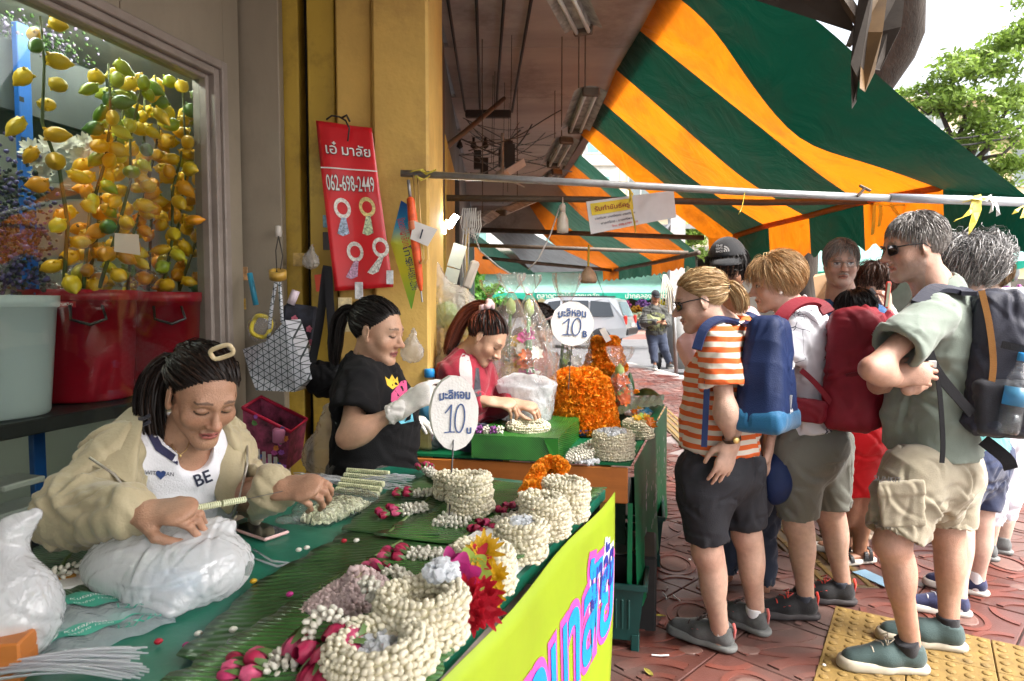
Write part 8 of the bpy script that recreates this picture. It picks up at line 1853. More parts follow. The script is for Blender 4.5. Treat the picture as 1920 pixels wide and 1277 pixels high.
# red poster
post_=thing('vinyl_poster','tall red vinyl poster with white Thai lettering and phone number','poster',W(660,540,2.97))
PQ=[W(592,226,2.955),W(697,240,2.955),W(737,538,2.935),W(628,546,2.955)]
def pq(u,v_,lift=0):
 p=PQ[0].lerp(PQ[1],u).lerp(PQ[3].lerp(PQ[2],u),v_);return p+V(0,-(.012*sin(v_*5.5)*sin(pi*u)+.006*sin(u*7+v_*3))-lift,0)
mb=MS();mb.grid([[pq(i/14,j/30)for i in range(15)]for j in range(31)]);red_v=M('red_vinyl',(.62,.012,.02),.28,.1,5,.08,14,coat=.3);o=mb.bd('poster_sheet',red_v,post_);md=o.modifiers.new('s','SOLIDIFY');md.thickness=.0015;md.offset=1
def poster_text(s_,u,v_,h,wid,m,bold=0,lift=.004):
 me=text_me(s_,1,0,bold=bold);xs=[q.co.x for q in me.vertices];k=wid/(max(xs)-min(xs));
 for q in me.vertices:q.co=pq(u+q.co.x*k,v_-q.co.y*h,lift)
 link('poster_lettering',me,m,post_)
pw_,pb_=M('poster_white',(.82,.8,.78),.35),M('poster_black',(.02,.02,.02),.35)
poster_text('เอ๋',.23,.165,.085,.2,pb_,.03,.003);poster_text('มาลัย',.67,.165,.085,.5,pb_,.03,.003);poster_text('เอ๋',.23,.163,.085,.2,pw_,.008,.005);poster_text('มาลัย',.67,.163,.085,.5,pw_,.008,.005)
poster_text('062-698-2449',.5,.365,.13,.84,pb_,.03,.003);poster_text('062-698-2449',.5,.365,.13,.84,pw_,.008,.005)
mb=MB();mb.grid([[pq(i/10,.27+.008*j,.003)for i in range(11)]for j in range(2)]);mb.bd('poster_line',pw_,post_)
for k,(u,v_,du,dv,c1,c2)in enumerate(((.3,.51,-.05,.12,(.75,.72,.68),(.35,.45,.6)),(.74,.5,-.06,.13,(.72,.6,.25),(.5,.6,.4)),(.42,.77,-.12,.12,(.72,.7,.66),(.5,.3,.45)),(.88,.75,-.2,.12,(.75,.74,.7),(.66,.66,.62)))):
 mb=MB();n=20;vs=[]
 for i in range(n):a=2*pi*i/n;vs+=[pq(u+.145*cos(a),v_+.062*sin(a),.004),pq(u+.09*cos(a),v_+.037*sin(a),.004)]
 mb.add(vs,[(2*i,2*((i+1)%n),2*((i+1)%n)+1,2*i+1)for i in range(n)]);mb.bd('printed_garland',M(f'print_ring_{k}',c1,.35,.4,90),post_)
 mb=MB();mb.add([pq(u-.04,v_+.055,.0045),pq(u+.04,v_+.055,.0045),pq(u+du+.11,v_+dv+.03,.0045),pq(u+du,v_+dv+.045,.0045),pq(u+du-.09,v_+dv+.03,.0045)],[(0,1,2,3,4)]);mb.bd('printed_tassel',M(f'print_tassel_{k}',c2,.35,.8,120),post_)
mb=MB();mb.smooth=True
mb.tube([W(612,224,2.95),W(622,217,2.94),W(636,219,2.94),W(648,226,2.93),W(655,240,2.93),W(652,265,2.93)],.004,6);mb.tube([W(640,222,2.93),W(650,216,2.92),W(656,228,2.92)],.005,5);setp(mb.bd('poster_string',M('dark_cord',(.03,.025,.02),.8)),'dark knotted cord holding the red poster','cord')
def ramp_mat(name,stops,axis=2,z0=0,z1=1,rough=.35):
 m,t,b,out=new_mat(name);L=t.links.new;tc=nn(t,'ShaderNodeTexCoord');sx=nn(t,'ShaderNodeSeparateXYZ');L(tc.outputs['Object'],sx.inputs[0]);mr=nn(t,'ShaderNodeMapRange');L(sx.outputs[axis],mr.inputs[0]);mr.inputs[1].default_value=z0;mr.inputs[2].default_value=z1
 cr=nn(t,'ShaderNodeValToRGB');L(mr.outputs[0],cr.inputs[0]);e=cr.color_ramp.elements
 while len(e)<len(stops):e.new(.5)
 for i,(p,c)in enumerate(stops):e[i].position=p;e[i].color=(*c,1)
 L(cr.outputs[0],b.inputs['Base Color']);b.inputs['Roughness'].default_value=rough;return m
zb,zt_=W(770,580,2.9).z,W(752,375,2.9).z
gs=thing('strip_sign','hanging strip sign printed in blue, yellow and green behind the orange umbrella','sign',W(765,580,2.93))
GQ=[W(752,376,2.95),W(776,392,2.93),W(794,470,2.9),W(771,580,2.93),W(732,455,2.96)]
mb=MB();mb.add(GQ+[p+V(.002,.003,0)for p in GQ],[(0,1,2,3,4),(9,8,7,6,5)]);mb.bd('sign_sheet',ramp_mat('gradient_print',[(0,(.15,.5,.06)),(.35,(.7,.62,.03)),(.62,(.6,.62,.05)),(.78,(.02,.3,.55)),(1,(.01,.06,.3))],2,zb,zt_),gs)
for i,t_ in enumerate(('จัดดอกไม้','มาลัยกร','โทร','089-4451','061-2290')):
 text_on('sign_lettering',t_,.045,W(755+i*5,425+i*26,2.9),(.25,.05,-.97),(.97,0,.25),(0,-1,0),M('sign_red',(.6,.02,.03),.5)if i<2 else M('sign_ink',(.02,.03,.1),.5),gs,.012,wid=.07)
um=thing('umbrella','folded orange umbrella hanging from the pipe at the column','umbrella',W(790,560,2.85));a,b=W(766,342,2.86),W(791,560,2.86);d=b-a;L_=d.length
mb=MS();mb.lathe([(.004,.12*L_),(.016,.14*L_),(.02,.3*L_),(.019,.6*L_),(.014,.85*L_),(.006,.93*L_),(.0001,.94*L_)],a,d,10);mb.bd('folded_canopy',M('orange_nylon',(.75,.1,.02),.5,.3,30),um)
mb=MS();mb.tube([a+d*-.02,a+d*.13],.007,8);mb.bd('handle',M('grey_metal',(.3,.3,.3),.4,metal=.6),um);mb=MB();mb.tube([a+d*.93,b+d*.03],.004,6);mb.bd('tip',M('grey_metal'),um)
mb=MS();mb.lathe([(.0205,.33*L_),(.022,.34*L_),(.022,.4*L_),(.0205,.41*L_)],a,d,10);mb.bd('closing_strap',M('orange_light',(.8,.25,.12),.5),um)
brass=M('brass_wire',(.6,.42,.18),.35,metal=.8)
for k,px in enumerate((775,783)):
 mb=MS();mb.tube([W(px,328,2.87),W(px+6,420,2.86),W(px+8,484,2.85),W(px+14,495,2.84),W(px+20,484,2.85),W(px+17,440,2.86)],.0028,6);setp(mb.bd('wire_hook',brass),['left one of two long brass hooks hanging at the column','right one of two long brass hooks hanging at the column'][k],'hook','brass hooks')
mb=MB();pp=[W(776,414,2.84),W(820,430,2.84),W(802,462,2.84),W(769,448,2.84)];mb.add(pp+[p+V(0,.002,0)for p in pp],[(0,1,2,3),(7,6,5,4)]);o=setp(mb.bd('paper_note',M('white_card'),None),'white paper with a large numeral hanging beside the umbrella','note');text_on('note_numeral','1',.06,W(790,440,2.835),(1,0,-.3),(.3,0,1),(0,-1,0),inkn,o,.003)
ll=thing('lit_lamp','lit white folding lamp hanging beside the column','lamp',W(830,420,3.6));em=M('lamp_lit',(1,.97,.9),emit=20)
mb=MS();mb.tube([W(813,421,3.6),W(836,428,3.6)],.009,10);mb.bd('lamp_tube',em,ll);mb=MS();mb.tube([W(813,431,3.6),W(836,436,3.6)],.009,10);mb.bd('lamp_tube',em,ll);mb=MS();mb.tube([W(838,424,3.6),W(853,402,3.6)],.008,10);mb.bd('lamp_tube',em,ll);mb=MS();mb.tube([W(845,426,3.6),W(859,405,3.6)],.008,10);mb.bd('lamp_tube',em,ll);mb=MS();mb.tube([W(834,414,3.62),W(846,428,3.62)],.015,8);mb.bd('lamp_base',M('lamp_body_white'),ll)
bagsq=M('geo_bag_base',(.45,.47,.5),.4,.1,20)
def geo_mat():
 m,t,b,out=new_mat('geometric_bag');L=t.links.new;tc=nn(t,'ShaderNodeTexCoord');prev=None
 for ang_ in(0,1.047,2.094):
  mp=nn(t,'ShaderNodeMapping');mp.inputs['Rotation'].default_value=(0,ang_,0);L(tc.outputs['Object'],mp.inputs[0]);sx=nn(t,'ShaderNodeSeparateXYZ');L(mp.outputs[0],sx.inputs[0])
  q=nn(t,'ShaderNodeMath',operation='MULTIPLY');L(sx.outputs[0],q.inputs[0]);q.inputs[1].default_value=38;fr=nn(t,'ShaderNodeMath',operation='FRACT');L(q.outputs[0],fr.inputs[0]);l=nn(t,'ShaderNodeMath',operation='LESS_THAN');L(fr.outputs[0],l.inputs[0]);l.inputs[1].default_value=.12
  if prev is None:prev=l.outputs[0]
  else:mxx=nn(t,'ShaderNodeMath',operation='MAXIMUM');L(prev,mxx.inputs[0]);L(l.outputs[0],mxx.inputs[1]);prev=mxx.outputs[0]
 mx=nn(t,'ShaderNodeMix',data_type='RGBA');L(prev,mx.inputs[0]);mx.inputs[6].default_value=(.5,.52,.56,1);mx.inputs[7].default_value=(.015,.03,.035,1);L(mx.outputs[2],b.inputs['Base Color']);b.inputs['Roughness'].default_value=.35;return m
GEO=geo_mat()
hb=thing('tote_bag','grey triangle patterned tote bag hanging on the pilaster','bag',W(520,735,2.75),'bags hanging on the pilaster');YB=2.78
front=[W(455,655,YB),W(500,640,YB-.06),W(535,600,YB-.08),W(577,712,YB-.05),W(552,735,YB-.06),W(480,732,YB-.05),W(468,700,YB-.02)]
mb=MB();k=len(front);bck=[p+V(.02,.13,0)for p in front];mb.add(front+bck,[list(range(k)),list(range(2*k-1,k-1,-1))]+[(i,(i+1)%k,k+(i+1)%k,k+i)for i in range(k)if i not in(0,1)]);mb.bd('bag_body',GEO,hb)
mb=MS();mb.tube([W(503,640,YB-.05),W(508,585,YB-.05),W(517,530,YB-.05),W(524,530,YB-.05),W(527,570,YB-.06),W(529,605,YB-.07)],.008,6);mb.bd('bag_handle',GEO,hb)
yb_=thing('plastic_bag','clear bag with a yellow rope stuffed in the patterned tote','bag',W(490,620,2.72),'plastic bags');s=Sdf();s.ell(A(W(492,615,2.74)),(.06,.045,.065));film_blob('bag_film',s,.007,.006,clear_mat('clear_bag'),yb_)
mb=MS();mb.tube([Vector(W(490,612,2.74))+V(.04*cos(a),.012*sin(a*3),.045*sin(a))for a in np.linspace(0,11,40)],.009,6);mb.bd('yellow_rope',M('yellow_rope',(.75,.6,.02),.5),yb_)
fl_=thing('floral_bag','dark floral pouch hanging behind the patterned tote','bag',W(560,600,2.9),'bags hanging on the pilaster');mb=MB();mb.box(W(562,612,2.92),(.15,.05,.19),MR(.12,3,'Y'),.015);mb.bd('pouch_body',M('dark_floral',(.02,.022,.035),.7,.6,30),fl_)
for px,py in((557,615),(580,617),(582,642),(552,598)):bloom(fl_,W(px,py,2.865),(0,-1,.1),5,.016,.007,M('floral_pink',(.5,.12,.18),.6),'printed_flower',1,.05)
for(nm,pts,r,c,lab,cat)in(('craft_tube',[(468,512),(480,572)],.012,(.03,.25,.38),'teal blue tube leaning behind the hanging bags','tube'),('paper_roll',[(555,545),(545,570)],.018,(.65,.55,.62),'pale pink paper roll above the floral pouch','roll')):
 mb=MS();mb.tube([W(*p,2.9)for p in pts],r,10);setp(mb.bd(nm,M(nm+'_m',c,.5)),lab,cat)
tp_=thing('adhesive_tape','roll of yellow brown adhesive tape hanging on a cord','tape roll',W(521,520,2.88));c=W(521,515,2.85);mb=MS();mb.lathe([(.024,-.018),(.036,-.018),(.036,.018),(.024,.018),(.024,-.018)],c,(.1,-.35,1),20);mb.bd('tape',M('tape_amber',(.5,.3,.05),.35),tp_);mb=MS();mb.tube([W(522,443,2.95),W(517,470,2.9),W(519,510,2.86)],.0025,5);mb.tube([W(522,443,2.95),W(530,480,2.9),W(526,505,2.86)],.0025,5);mb.bd('tape_cord',M('dark_cord'),tp_)
mb=MS();mb.lathe([(.0001,-.026),(.012,-.024),(.014,0),(.012,.024),(.0001,.026)],W(522,434,2.98),(0,0,1),12);setp(mb.bd('bell_push',M('bell_white',(.65,.6,.55),.4)),'small white bell push on the grey pilaster','switch')
def crumple(label,px,py,Y,r,mat,cat='bag',nm='plastic_bag',grp='plastic bags'):
 root=thing(nm,label,cat,W(px,py,Y),grp);s=Sdf();c=A(W(px,py,Y));s.ell(c,(r,r*.7,r*.95));s.cone(c+A((0,0,r*.6)),c+A((.01,0,r*1.9)),r*.5,r*.2,k=.02);film_blob('bag_film',s,.007,.007,mat,root);return root
crumple('crumpled clear bag tied on the yellow strip above the shoulder bag',583,490,2.95,.04,clear_mat('cloudy_bag',(.95,.94,.9),rough=.15,milk=.35,bump=.8,bs=30))
mb=MB();mb.box(W(603,530,2.98),(.055,.006,.075),MR(-.1,3,'Y'));setp(mb.bd('red_envelope',M('red_paper',(.6,.06,.02),.5)),'small orange red paper packet on the yellow strip','packet')
for i,(px,py,w,h,c,lab)in enumerate(((455,513,.045,.06,(.5,.28,.12),'small brown picture card on the window frame post'),(560,487,.05,.06,(.4,.27,.08),'small sepia picture card beside the bell push'),(616,452,.05,.08,(.03,.02,.02),'dark framed picture left of the red poster'),(616,415,.05,.055,(.15,.3,.4),'round amulet picture left of the red poster'),(455,570,.03,.05,(.45,.28,.05),'brown patch stuck low on the window frame post'))):
 mb=MB();mb.box(W(px,py,3.0),(w,.006,h),None,.002);setp(mb.bd('picture_card',M(f'card_{i}',c,.5,.5,40)),lab,'card','cards on the pilaster')
sbg=thing('shoulder_bag','black shoulder bag with long webbing strap beside the seller','bag',W(607,745,2.75),'bags hanging on the pilaster');s=Sdf();c=A(W(607,712,2.82));s.ell(c,(.075,.045,.08));s.rbox(c+A((0,0,.015)),(.075,.04,.05),.03,k=.03);v,f=s.mesh(.006);v=bump_cloth(v,f,.004);link('bag_body',npmesh('bag',v,f),blackc,sbg)
strap(sbg,'bag_strap',[W(585,680,2.8),W(600,600,2.86),W(613,500,2.93),W(618,560,2.88),W(624,640,2.8),W(628,690,2.78)],.035,black_web,Vector((.2,-1,0)),.003)
mb=MS();mb.tube([W(622,595,2.85),W(632,600,2.84),W(634,640,2.82),W(624,690,2.8)],.004,6);mb.bd('wire_clip',M('grey_metal'),sbg)
bk_=thing('flowered_basket','flowered shopping basket with red rim hanging below the tote','bag',W(490,860,2.72),'bags hanging on the pilaster');Yk=2.72
q=[W(455,765,Yk),W(545,810,Yk-.02),W(535,885,Yk),W(480,890,Yk),W(458,850,Yk)];mb=MB();k=len(q);mb.add(q+[p+V(.03,.12,.03)for p in q],[list(range(k)),list(range(2*k-1,k-1,-1))]+[(i,(i+1)%k,k+(i+1)%k,k+i)for i in range(1,k)]);mb.bd('basket_body',M('basket_floral',(.2,.03,.07),.6,.95,22),bk_)
mb=MS();mb.tube([q[0],q[1],q[1]+V(.03,.12,.03),q[0]+V(.03,.12,.03),q[0]],.008,6);mb.bd('basket_rim',M('rim_red',(.5,.01,.05),.5),bk_)
for i in range(26):
 u,v_=random.random(),random.random();p=q[0].lerp(q[1],u).lerp(q[4].lerp(q[2],u),v_)+V(-.004,-.006,0);bloom(bk_,p,(0,-1,.1),6,ru(.009,.016),.006,M(f'basket_print_{i % 5}',[(.5,.08,.3),(.6,.2,.03),(.05,.12,.4),(.1,.25,.06),(.35,.1,.45)][i%5],.6),'printed_flower',1,.05)
for i in range(6):
 a_=q[4].lerp(q[2],.1+.14*i);mb=MB();mb.ribbon([a_+V(-.002,-.012,.05),a_+V(0,-.012,-.09)],V(.007,0,0),.004);mb.bd('printed_stripe',M('stripe_pale',(.6,.55,.5),.6),bk_)
mb=MS();mb.lathe([(.024,-.03),(.026,.02),(.02,.026),(.0001,.027)],W(523,815,2.7),(.1,-.1,1),16);setp(mb.bd('flask',M('pink_lid',(.7,.25,.42),.4)),'pink lidded flask standing in the flowered basket','flask')
for(px,py,w,h,c,lab)in((647,590,.06,.15,(.6,.5,.28),'gold patterned card strip below the red poster'),(673,545,.035,.075,(.6,.6,.62),'small black and white photograph below the poster'),(731,520,.03,.06,(.6,.63,.66),'tiny pale photograph at the poster corner')):
 mb=MB();mb.box(W(px,py,2.93),(w,.005,h),None,.001);setp(mb.bd('picture_card',M(f'pc_{px}',c,.4,.5,35)),lab,'card','cards on the pilaster')
cell=clear_mat('cellophane',(.98,.98,.98),rough=.06,milk=.12,bump=1.0,bs=22,refl=1.5)
def bouquet(label,px,py0,py1,pyt,Y,wpx,wt,cols):
 """cellophane cone: base at py1, neck at py0, ruffle top at pyt"""
 root=thing('wrapped_bouquet',label,'bouquet',W(px,py1,Y),'cellophane wrapped bouquets');base,neck,top=W(px,py1,Y),W(px,py0,Y),W(px,pyt,Y);r0=wpx/2/1250*Y;mb=MS();G=[]
 for j in range(22):
  t=j/21
  if t<.72:u=t/.72;c=base.lerp(neck,u);r=r0*(1-u**1.5)+.012*u+r0*.25*sin(u*3.1)
  else:u=(t-.72)/.28;c=neck.lerp(top,u);r=.012+wt/1250*Y*sin(u*1.7)
  G.append([c+V(1,0,0)*(r*(1+.13*sin(a*7+t*5)+.08*sin(a*13+j*.7))*cos(a))+V(0,1,0)*(r*(1+.13*sin(a*7+t*5))*sin(a))for a in[2*pi*i/28 for i in range(29)]])
 mb.grid(G);mb.bd('cellophane',cell,root)
 for i in range(15):
  a,rr=random.random()*6.28,r0*.6*math.sqrt(random.random());t=ru(.05,.7);p=base.lerp(neck,t)+V(rr*(1-t)*cos(a),rr*(1-t)*sin(a)-.02,0);bloom(root,p,(cos(a)*.4,-.8,.4),7,.042,.013,random.choice(cols),rings=2)
 for i in range(9):
  a=random.random()*6.28;mb=MS();e=base.lerp(neck,ru(.5,.95));mb.tube([base+V(.3*r0*cos(a),.3*r0*sin(a),0),e],.006,5);mb.bd('stem',M('flower_stem',(.05,.16,.03),.5),root)
 mb=MS();mb.lathe([(.0001,-.05),(.028,-.02),(.026,.03),(.0001,.06)],base.lerp(neck,.85),n=10);mb.bd('lotus_bud',M('lotus_green',(.3,.42,.12),.5),root)
 mb=MS();mb.tube([neck+V(.014*cos(a),.014*sin(a),0)for a in np.linspace(0,6.283,11)],.003,5);mb.bd('tie',M('red_bobble'),root)
 return root
wm,orr=M('white_mum'),M('orange_petal',(.75,.16,.02),.5,.2,40,trans=.15)
bouquet('tall cellophane bouquet just right of the red haired seller',958,548,740,512,3.75,110,22,[orr,rd,wm,yl])
bouquet('second tall cellophane bouquet with long shiny folds',992,552,735,515,3.6,95,18,[wm,pk_,orr])
bouquet('cellophane bouquet behind the far price disc',1062,572,720,512,4.1,120,22,[wm,wm,gr_])
bouquet('small cellophane bouquet in the gap by the arcade wall',918,555,690,525,4.6,60,16,[yl,gr_])
bouquet('little wrapped bouquet right of the marigold heap',1162,690,760,650,3.7,46,20,[orr,gr_]);
kr=thing('flower_cone','tiny green and orange flower cone at the right of the heap','flowers',W(1181,735,3.75));mb=MS();mb.lathe([(.03,0),(.024,.05),(.01,.1),(.0001,.115)],W(1181,735,3.75),n=12);mb.bd('leaf_cone',M('dark_leaf'),kr)
for i in range(8):marigold(kr,W(1181,735,3.75)+V(.035*cos(i*.785),.035*sin(i*.785),0),.9)
hg=thing('plastic_bag','big clear hanging bag holding a yellow and a green hat by the column','bag',W(850,600,3.3),'plastic bags');s=Sdf();c=A(W(855,600,3.3));s.ell(c,(.12,.09,.17));s.ell(c+A((-.04,0,-.14)),(.08,.07,.1),k=.05);s.cone(c+A((-.06,0,.1)),c+A((-.1,0,.27)),.06,.02,k=.05);film_blob('bag_film',s,.009,.008,clear_mat('cloudy_bag'),hg)
for px,py,m in((868,612,M('hat_yellow',(.75,.55,.01),.6)),(838,585,M('hat_green',(.25,.4,.12),.6))):mb=MS();mb.lathe([(.075,-.04),(.08,-.035),(.055,-.02),(.05,.02),(.03,.045),(.0001,.05)],W(px,py,3.3),(.5,-.6,.5),18);mb.bd('hat',m,hg)
crumple('crumpled clear bag low on the column beside the red haired seller',838,690,3.2,.08,clear_mat('cloudy_bag'))
crumple('clear bag hanging behind the black t-shirt seller',772,660,2.85,.05,clear_mat('cloudy_bag'));
crumple('clear bag with printed sheets below the shoulder bag',612,850,2.7,.1,clear_mat('cloudy_bag'))
for i,(px,py,rot,lab)in enumerate(((857,480,.3,'upper'),(845,525,.25,'lower'))):mb=MB();mb.box(W(px,py,3.7),(.075,.008,.13),MR(rot,3,'Y'));setp(mb.bd('paper_sheet',M('pale_green_paper',(.55,.62,.56),.6)),f'{lab} pale green sheet hanging by the arcade wall','paper','sheets by the arcade wall')
mb=MB();mb.box(W(883,515,3.9),(.055,.03,.17),MR(.35,3,'Y'),.012);setp(mb.bd('lamp_cover',M('ivory_plastic',(.62,.57,.5),.5)),'pale plastic lamp cover dangling below the cords','lamp cover')
# under the ceiling
galv=M('painted_fitting',(.3,.3,.28),.5,.5,18,.2,40,dirt=.6,dirtcol=(.06,.045,.035),ds=14);tubem=M('unlit_tube',(.5,.5,.47),.3)
def fitting(label,a,b,w,rods):
 root=thing('tube_fitting',label,'light fitting',tuple((a+b)/2),'unlit double tube fittings');d=(b-a).normalized();sd=d.cross(V(0,0,1)).normalized();L_=(b-a).length;R=Matrix((sd,d,sd.cross(d))).transposed();c=(a+b)/2
 mb=MB();mb.box(c,(w*.4,L_,.03),R,.004)
 for g in(-1,1):mb.add([c+R@V(g*w*.2,-L_/2,.012),c+R@V(g*w*.2,L_/2,.012),c+R@V(g*w*.5,L_/2,-.02),c+R@V(g*w*.5,-L_/2,-.02)],[(0,1,2,3)])
 mb.bd('reflector',galv,root)
 for g in(-1,1):mb=MS();mb.tube([c+R@V(g*w*.16,-L_/2+.02,-.035),c+R@V(g*w*.16,L_/2-.02,-.035)],.011,8);mb.bd('tube',tubem,root)
 for e in(-1,1):mb=MB();mb.box(c+R@V(0,e*(L_/2-.01),-.02),(w*.5,.03,.05),R,.006);mb.bd('tube_holder',rusty,root)
 for p in rods:mb=MB();mb.tube([p,V(p.x,p.y,CZ)],.004,5);mb.bd('hanging_rod',rusty,root)
 return root
def at_z(px,py,z):return WZ(px,py,z)
fitting('nearest unlit double tube fitting at the top of the picture',at_z(1040,-60,2.95),at_z(1095,52,2.88),.2,[at_z(1080,62,2.85),at_z(1092,58,2.86)])
fitting('second unlit tube fitting hanging below the ceiling edge',at_z(1108,165,2.72),at_z(1078,240,2.62),.2,[at_z(1085,165,2.72),at_z(1097,165,2.72)])
fitting('third unlit tube fitting near the awning gap',at_z(1062,258,2.62),at_z(1036,306,2.5),.2,[at_z(1053,255,2.62)])
fitting('small unlit tube fitting farthest down the arcade',at_z(1045,318,2.6),at_z(1025,335,2.55),.2,[at_z(1040,318,2.62)])
fitting('brown tube fitting hanging above the second awning',W(938,395,5.5),W(1000,370,6.2),.18,[W(970,378,5.8)]);fitting('short brown tube fitting beside the hanging cords',W(893,415,4.6),W(918,398,5.0),.16,[W(905,400,4.8)])
cab=M('black_cable',(.018,.016,.015),.6);mb_lab=['first','second','third','fourth']
for k,(p0,p1)in enumerate((((838,-12),(872,208)),((893,-12),(900,205)),((946,-12),(931,195)),((998,-12),(960,210)))):
 mb=MS();mb.tube([WZ(*p0,CZ-.02),WZ((p0[0]+p1[0])/2,(p0[1]+p1[1])/2,CZ-.03),WZ(*p1,CZ-.05)],.011,6);setp(mb.bd('ceiling_cable',cab),f'{mb_lab[k]} thick black cable along the ceiling, counted from the column','cable','thick ceiling cables')
mb=MB();mb.box(WZ(915,214,CZ-.1),(.42,.06,.07),None,.01);setp(mb.bd('junction_box',M('brown_black_box',(.03,.02,.015),.6)),'dark junction box across the ends of the ceiling cables','box')
pipe('diagonal brown conduit under the ceiling left of the fittings',[W(805,300,4.2),W(875,245,5.0),W(945,185,6.0)],.02,M('brown_conduit',(.12,.08,.05),.6))
wt_=thing('wire_tangle','tangle of thin black wires along the arcade wall','wires',W(930,300,6))
for k in range(20):
 x0,y0=ru(858,900),ru(215,330);x1,y1=ru(960,1080),ru(205,330);Y0=ru(4.6,7.5);sag=ru(4,40)
 mb=MB();mb.tube([W(x0+(x1-x0)*t,y0+(y1-y0)*t+sag*sin(pi*t)+2*sin(t*9+k),Y0+1.5*t)for t in np.linspace(0,1,11)],random.choice((.003,.004,.005,.007)),4);mb.bd('wire',cab,wt_)
for k in range(5):x0=ru(905,1085);mb=MB();mb.tube([WZ(x0,ru(60,200),CZ),W(x0-3,ru(300,390),6)],.003,4);mb.bd('wire',cab,wt_)
for k,x in enumerate((862,888,910)):
 mb=MS();mb.tube([W(x,258,6),W(x,270,6),W(x+4,274,6)],.012,6);mb.lathe([(.0001,0),(.03,.02),(.02,.06),(.0001,.07)],W(x,280,6),(0,0,1),8);mb.bd('insulator',cab,wt_)
for k in range(5):mb=MB();mb.box(W(ru(870,980),ru(270,345),ru(5.5,8)),(.08,.05,.2));mb.bd('meter_box',M('meter_dark',(.04,.035,.03),.6),wt_)
fan=thing('ceiling_fan','white three blade ceiling fan seen edge on behind the pipes','fan',W(943,330,5.6));fw=M('fan_white',(.6,.58,.52),.4);c=W(942,330,5.6);mb=MS();mb.lathe([(.0001,-.04),(.06,-.03),(.07,0),(.05,.03),(.015,.05),(.012,.35)],c,n=16);mb.bd('fan_motor',fw,fan)
for e in(W(984,303,5.6),W(882,338,5.3),W(972,346,5.2)):mb=MB();d=(e-c);mb.ribbon([c+d*.15,c+d*.5,e],d.cross(V(.2,.3,1)).normalized()*.055,.008);mb.bd('fan_blade',fw,fan)
co2=thing('cord_coil','coils of grey white cord hanging beside the lit lamp','cords',W(880,430,4))
for k in range(7):x=868+k*4;mb=MS();mb.tube([W(x,390,4),W(x-4,420+k*3,4),W(x+2,440+k*2,4),W(x+10,425,4),W(x+8,395,4)],.004,5);mb.bd('cord_loop',M('grey_cord',(.45,.44,.42),.6),co2)
for k in range(3):mb=MS();mb.tube([W(872+k*5,400,4),W(866+k*6,470,3.95),W(868+k*5,520,3.9)],.004,5);mb.bd('cord_loop',M('grey_cord'),co2)
mb=MS();mb.tube([W(882,420,4),W(900,470,4),W(935,500,4),W(958,514,4)],.0045,6);setp(mb.bd('power_line',M('grey_cord')),'white cord sagging down to the wrapped bouquets','cord','white cords');mb=MS();mb.tube([W(1050,385,4.2),W(1032,440,4.1),W(1010,485,4),W(990,506,4)],.0045,6);setp(mb.bd('power_line',M('grey_cord')),'white cord running down from the hanging bulb','cord','white cords')
bu=thing('light_bulb','large white unlit bulb hanging from the second pipe','bulb',W(1055,410,4.2));c=W(1055,412,4.2);mb=MS();mb.lathe([(.0001,-.085),(.035,-.08),(.038,-.045),(.034,.0),(.02,.035),(.016,.045)],c,n=18);mb.bd('bulb_glass',M('bulb_white',(.68,.66,.58),.3),bu);mb=MS();mb.lathe([(.017,.045),(.018,.085),(.012,.1),(.003,.1),(.003,.14)],c,n=14);mb.bd('bulb_socket',M('ivory_plastic'),bu)
lb_=thing('light_bulb','brown taped pear shaped bulb hanging above the far price disc','bulb',W(1103,520,4.4));c=W(1103,517,4.4);mb=MS();mb.lathe([(.05,-.048),(.06,-.03),(.05,.01),(.025,.045),(.012,.06)],c,n=18);mb.bd('bulb_glass',M('brown_taped',(.45,.33,.22),.6,.3,20),lb_);mb=MB();mb.tube([c+V(0,0,.06),W(1104,460,4.5)],.007,6);mb.bd('yellow_tie',M('yellow_ribbon',(.65,.55,.08),.5),lb_)
sg=thing('hanging_board','hanging white board with red Thai heading on yellow, wrapped in plastic','sign',W(1180,440,4.1));Q=[W(1099,378,4.15),W(1263,357,4.2),W(1268,407,4.2),W(1108,439,4.15)];mb=MB();mb.add(Q+[p+V(0,.015,0)for p in Q],[(0,1,2,3),(7,6,5,4),(0,4,5,1),(1,5,6,2),(2,6,7,3),(3,7,4,0)]);mb.bd('board',M('white_board',(.62,.63,.66),.25,.08,8,coat=.4),sg)
def bq(u,v_,l=.004):return Q[0].lerp(Q[1],u).lerp(Q[3].lerp(Q[2],u),v_)+V(0,-l,0)
mb=MB();mb.add([bq(.04,.08),bq(.52,.08),bq(.52,.45),bq(.04,.45)],[(0,1,2,3)]);mb.bd('yellow_field',M('sign_yellow',(.75,.6,.02),.4),sg)
for t_,u,v_,h,w,m in(('รับทำขันธ์ครู',.28,.28,.2,.4,M('sign_dark_red',(.3,.015,.01),.5)),('บายศรีเทพ : บายศรีพรหม : บายศรีธรรม',.3,.57,.1,.46,inkn),('บายศรีตอ : บายศรีพาน',.32,.74,.1,.38,inkn),('โทร. 098-6789 118',.4,.89,.09,.3,M('sign_red'))):
 me=text_me(t_,1,0,bold=.01);xs=[q.co.x for q in me.vertices];k=w/(max(xs)-min(xs))
 for q in me.vertices:q.co=bq(u+q.co.x*k,v_-q.co.y*h,.008)
 link('board_lettering',me,m,sg)
rib_m=M('yellow_ribbon')
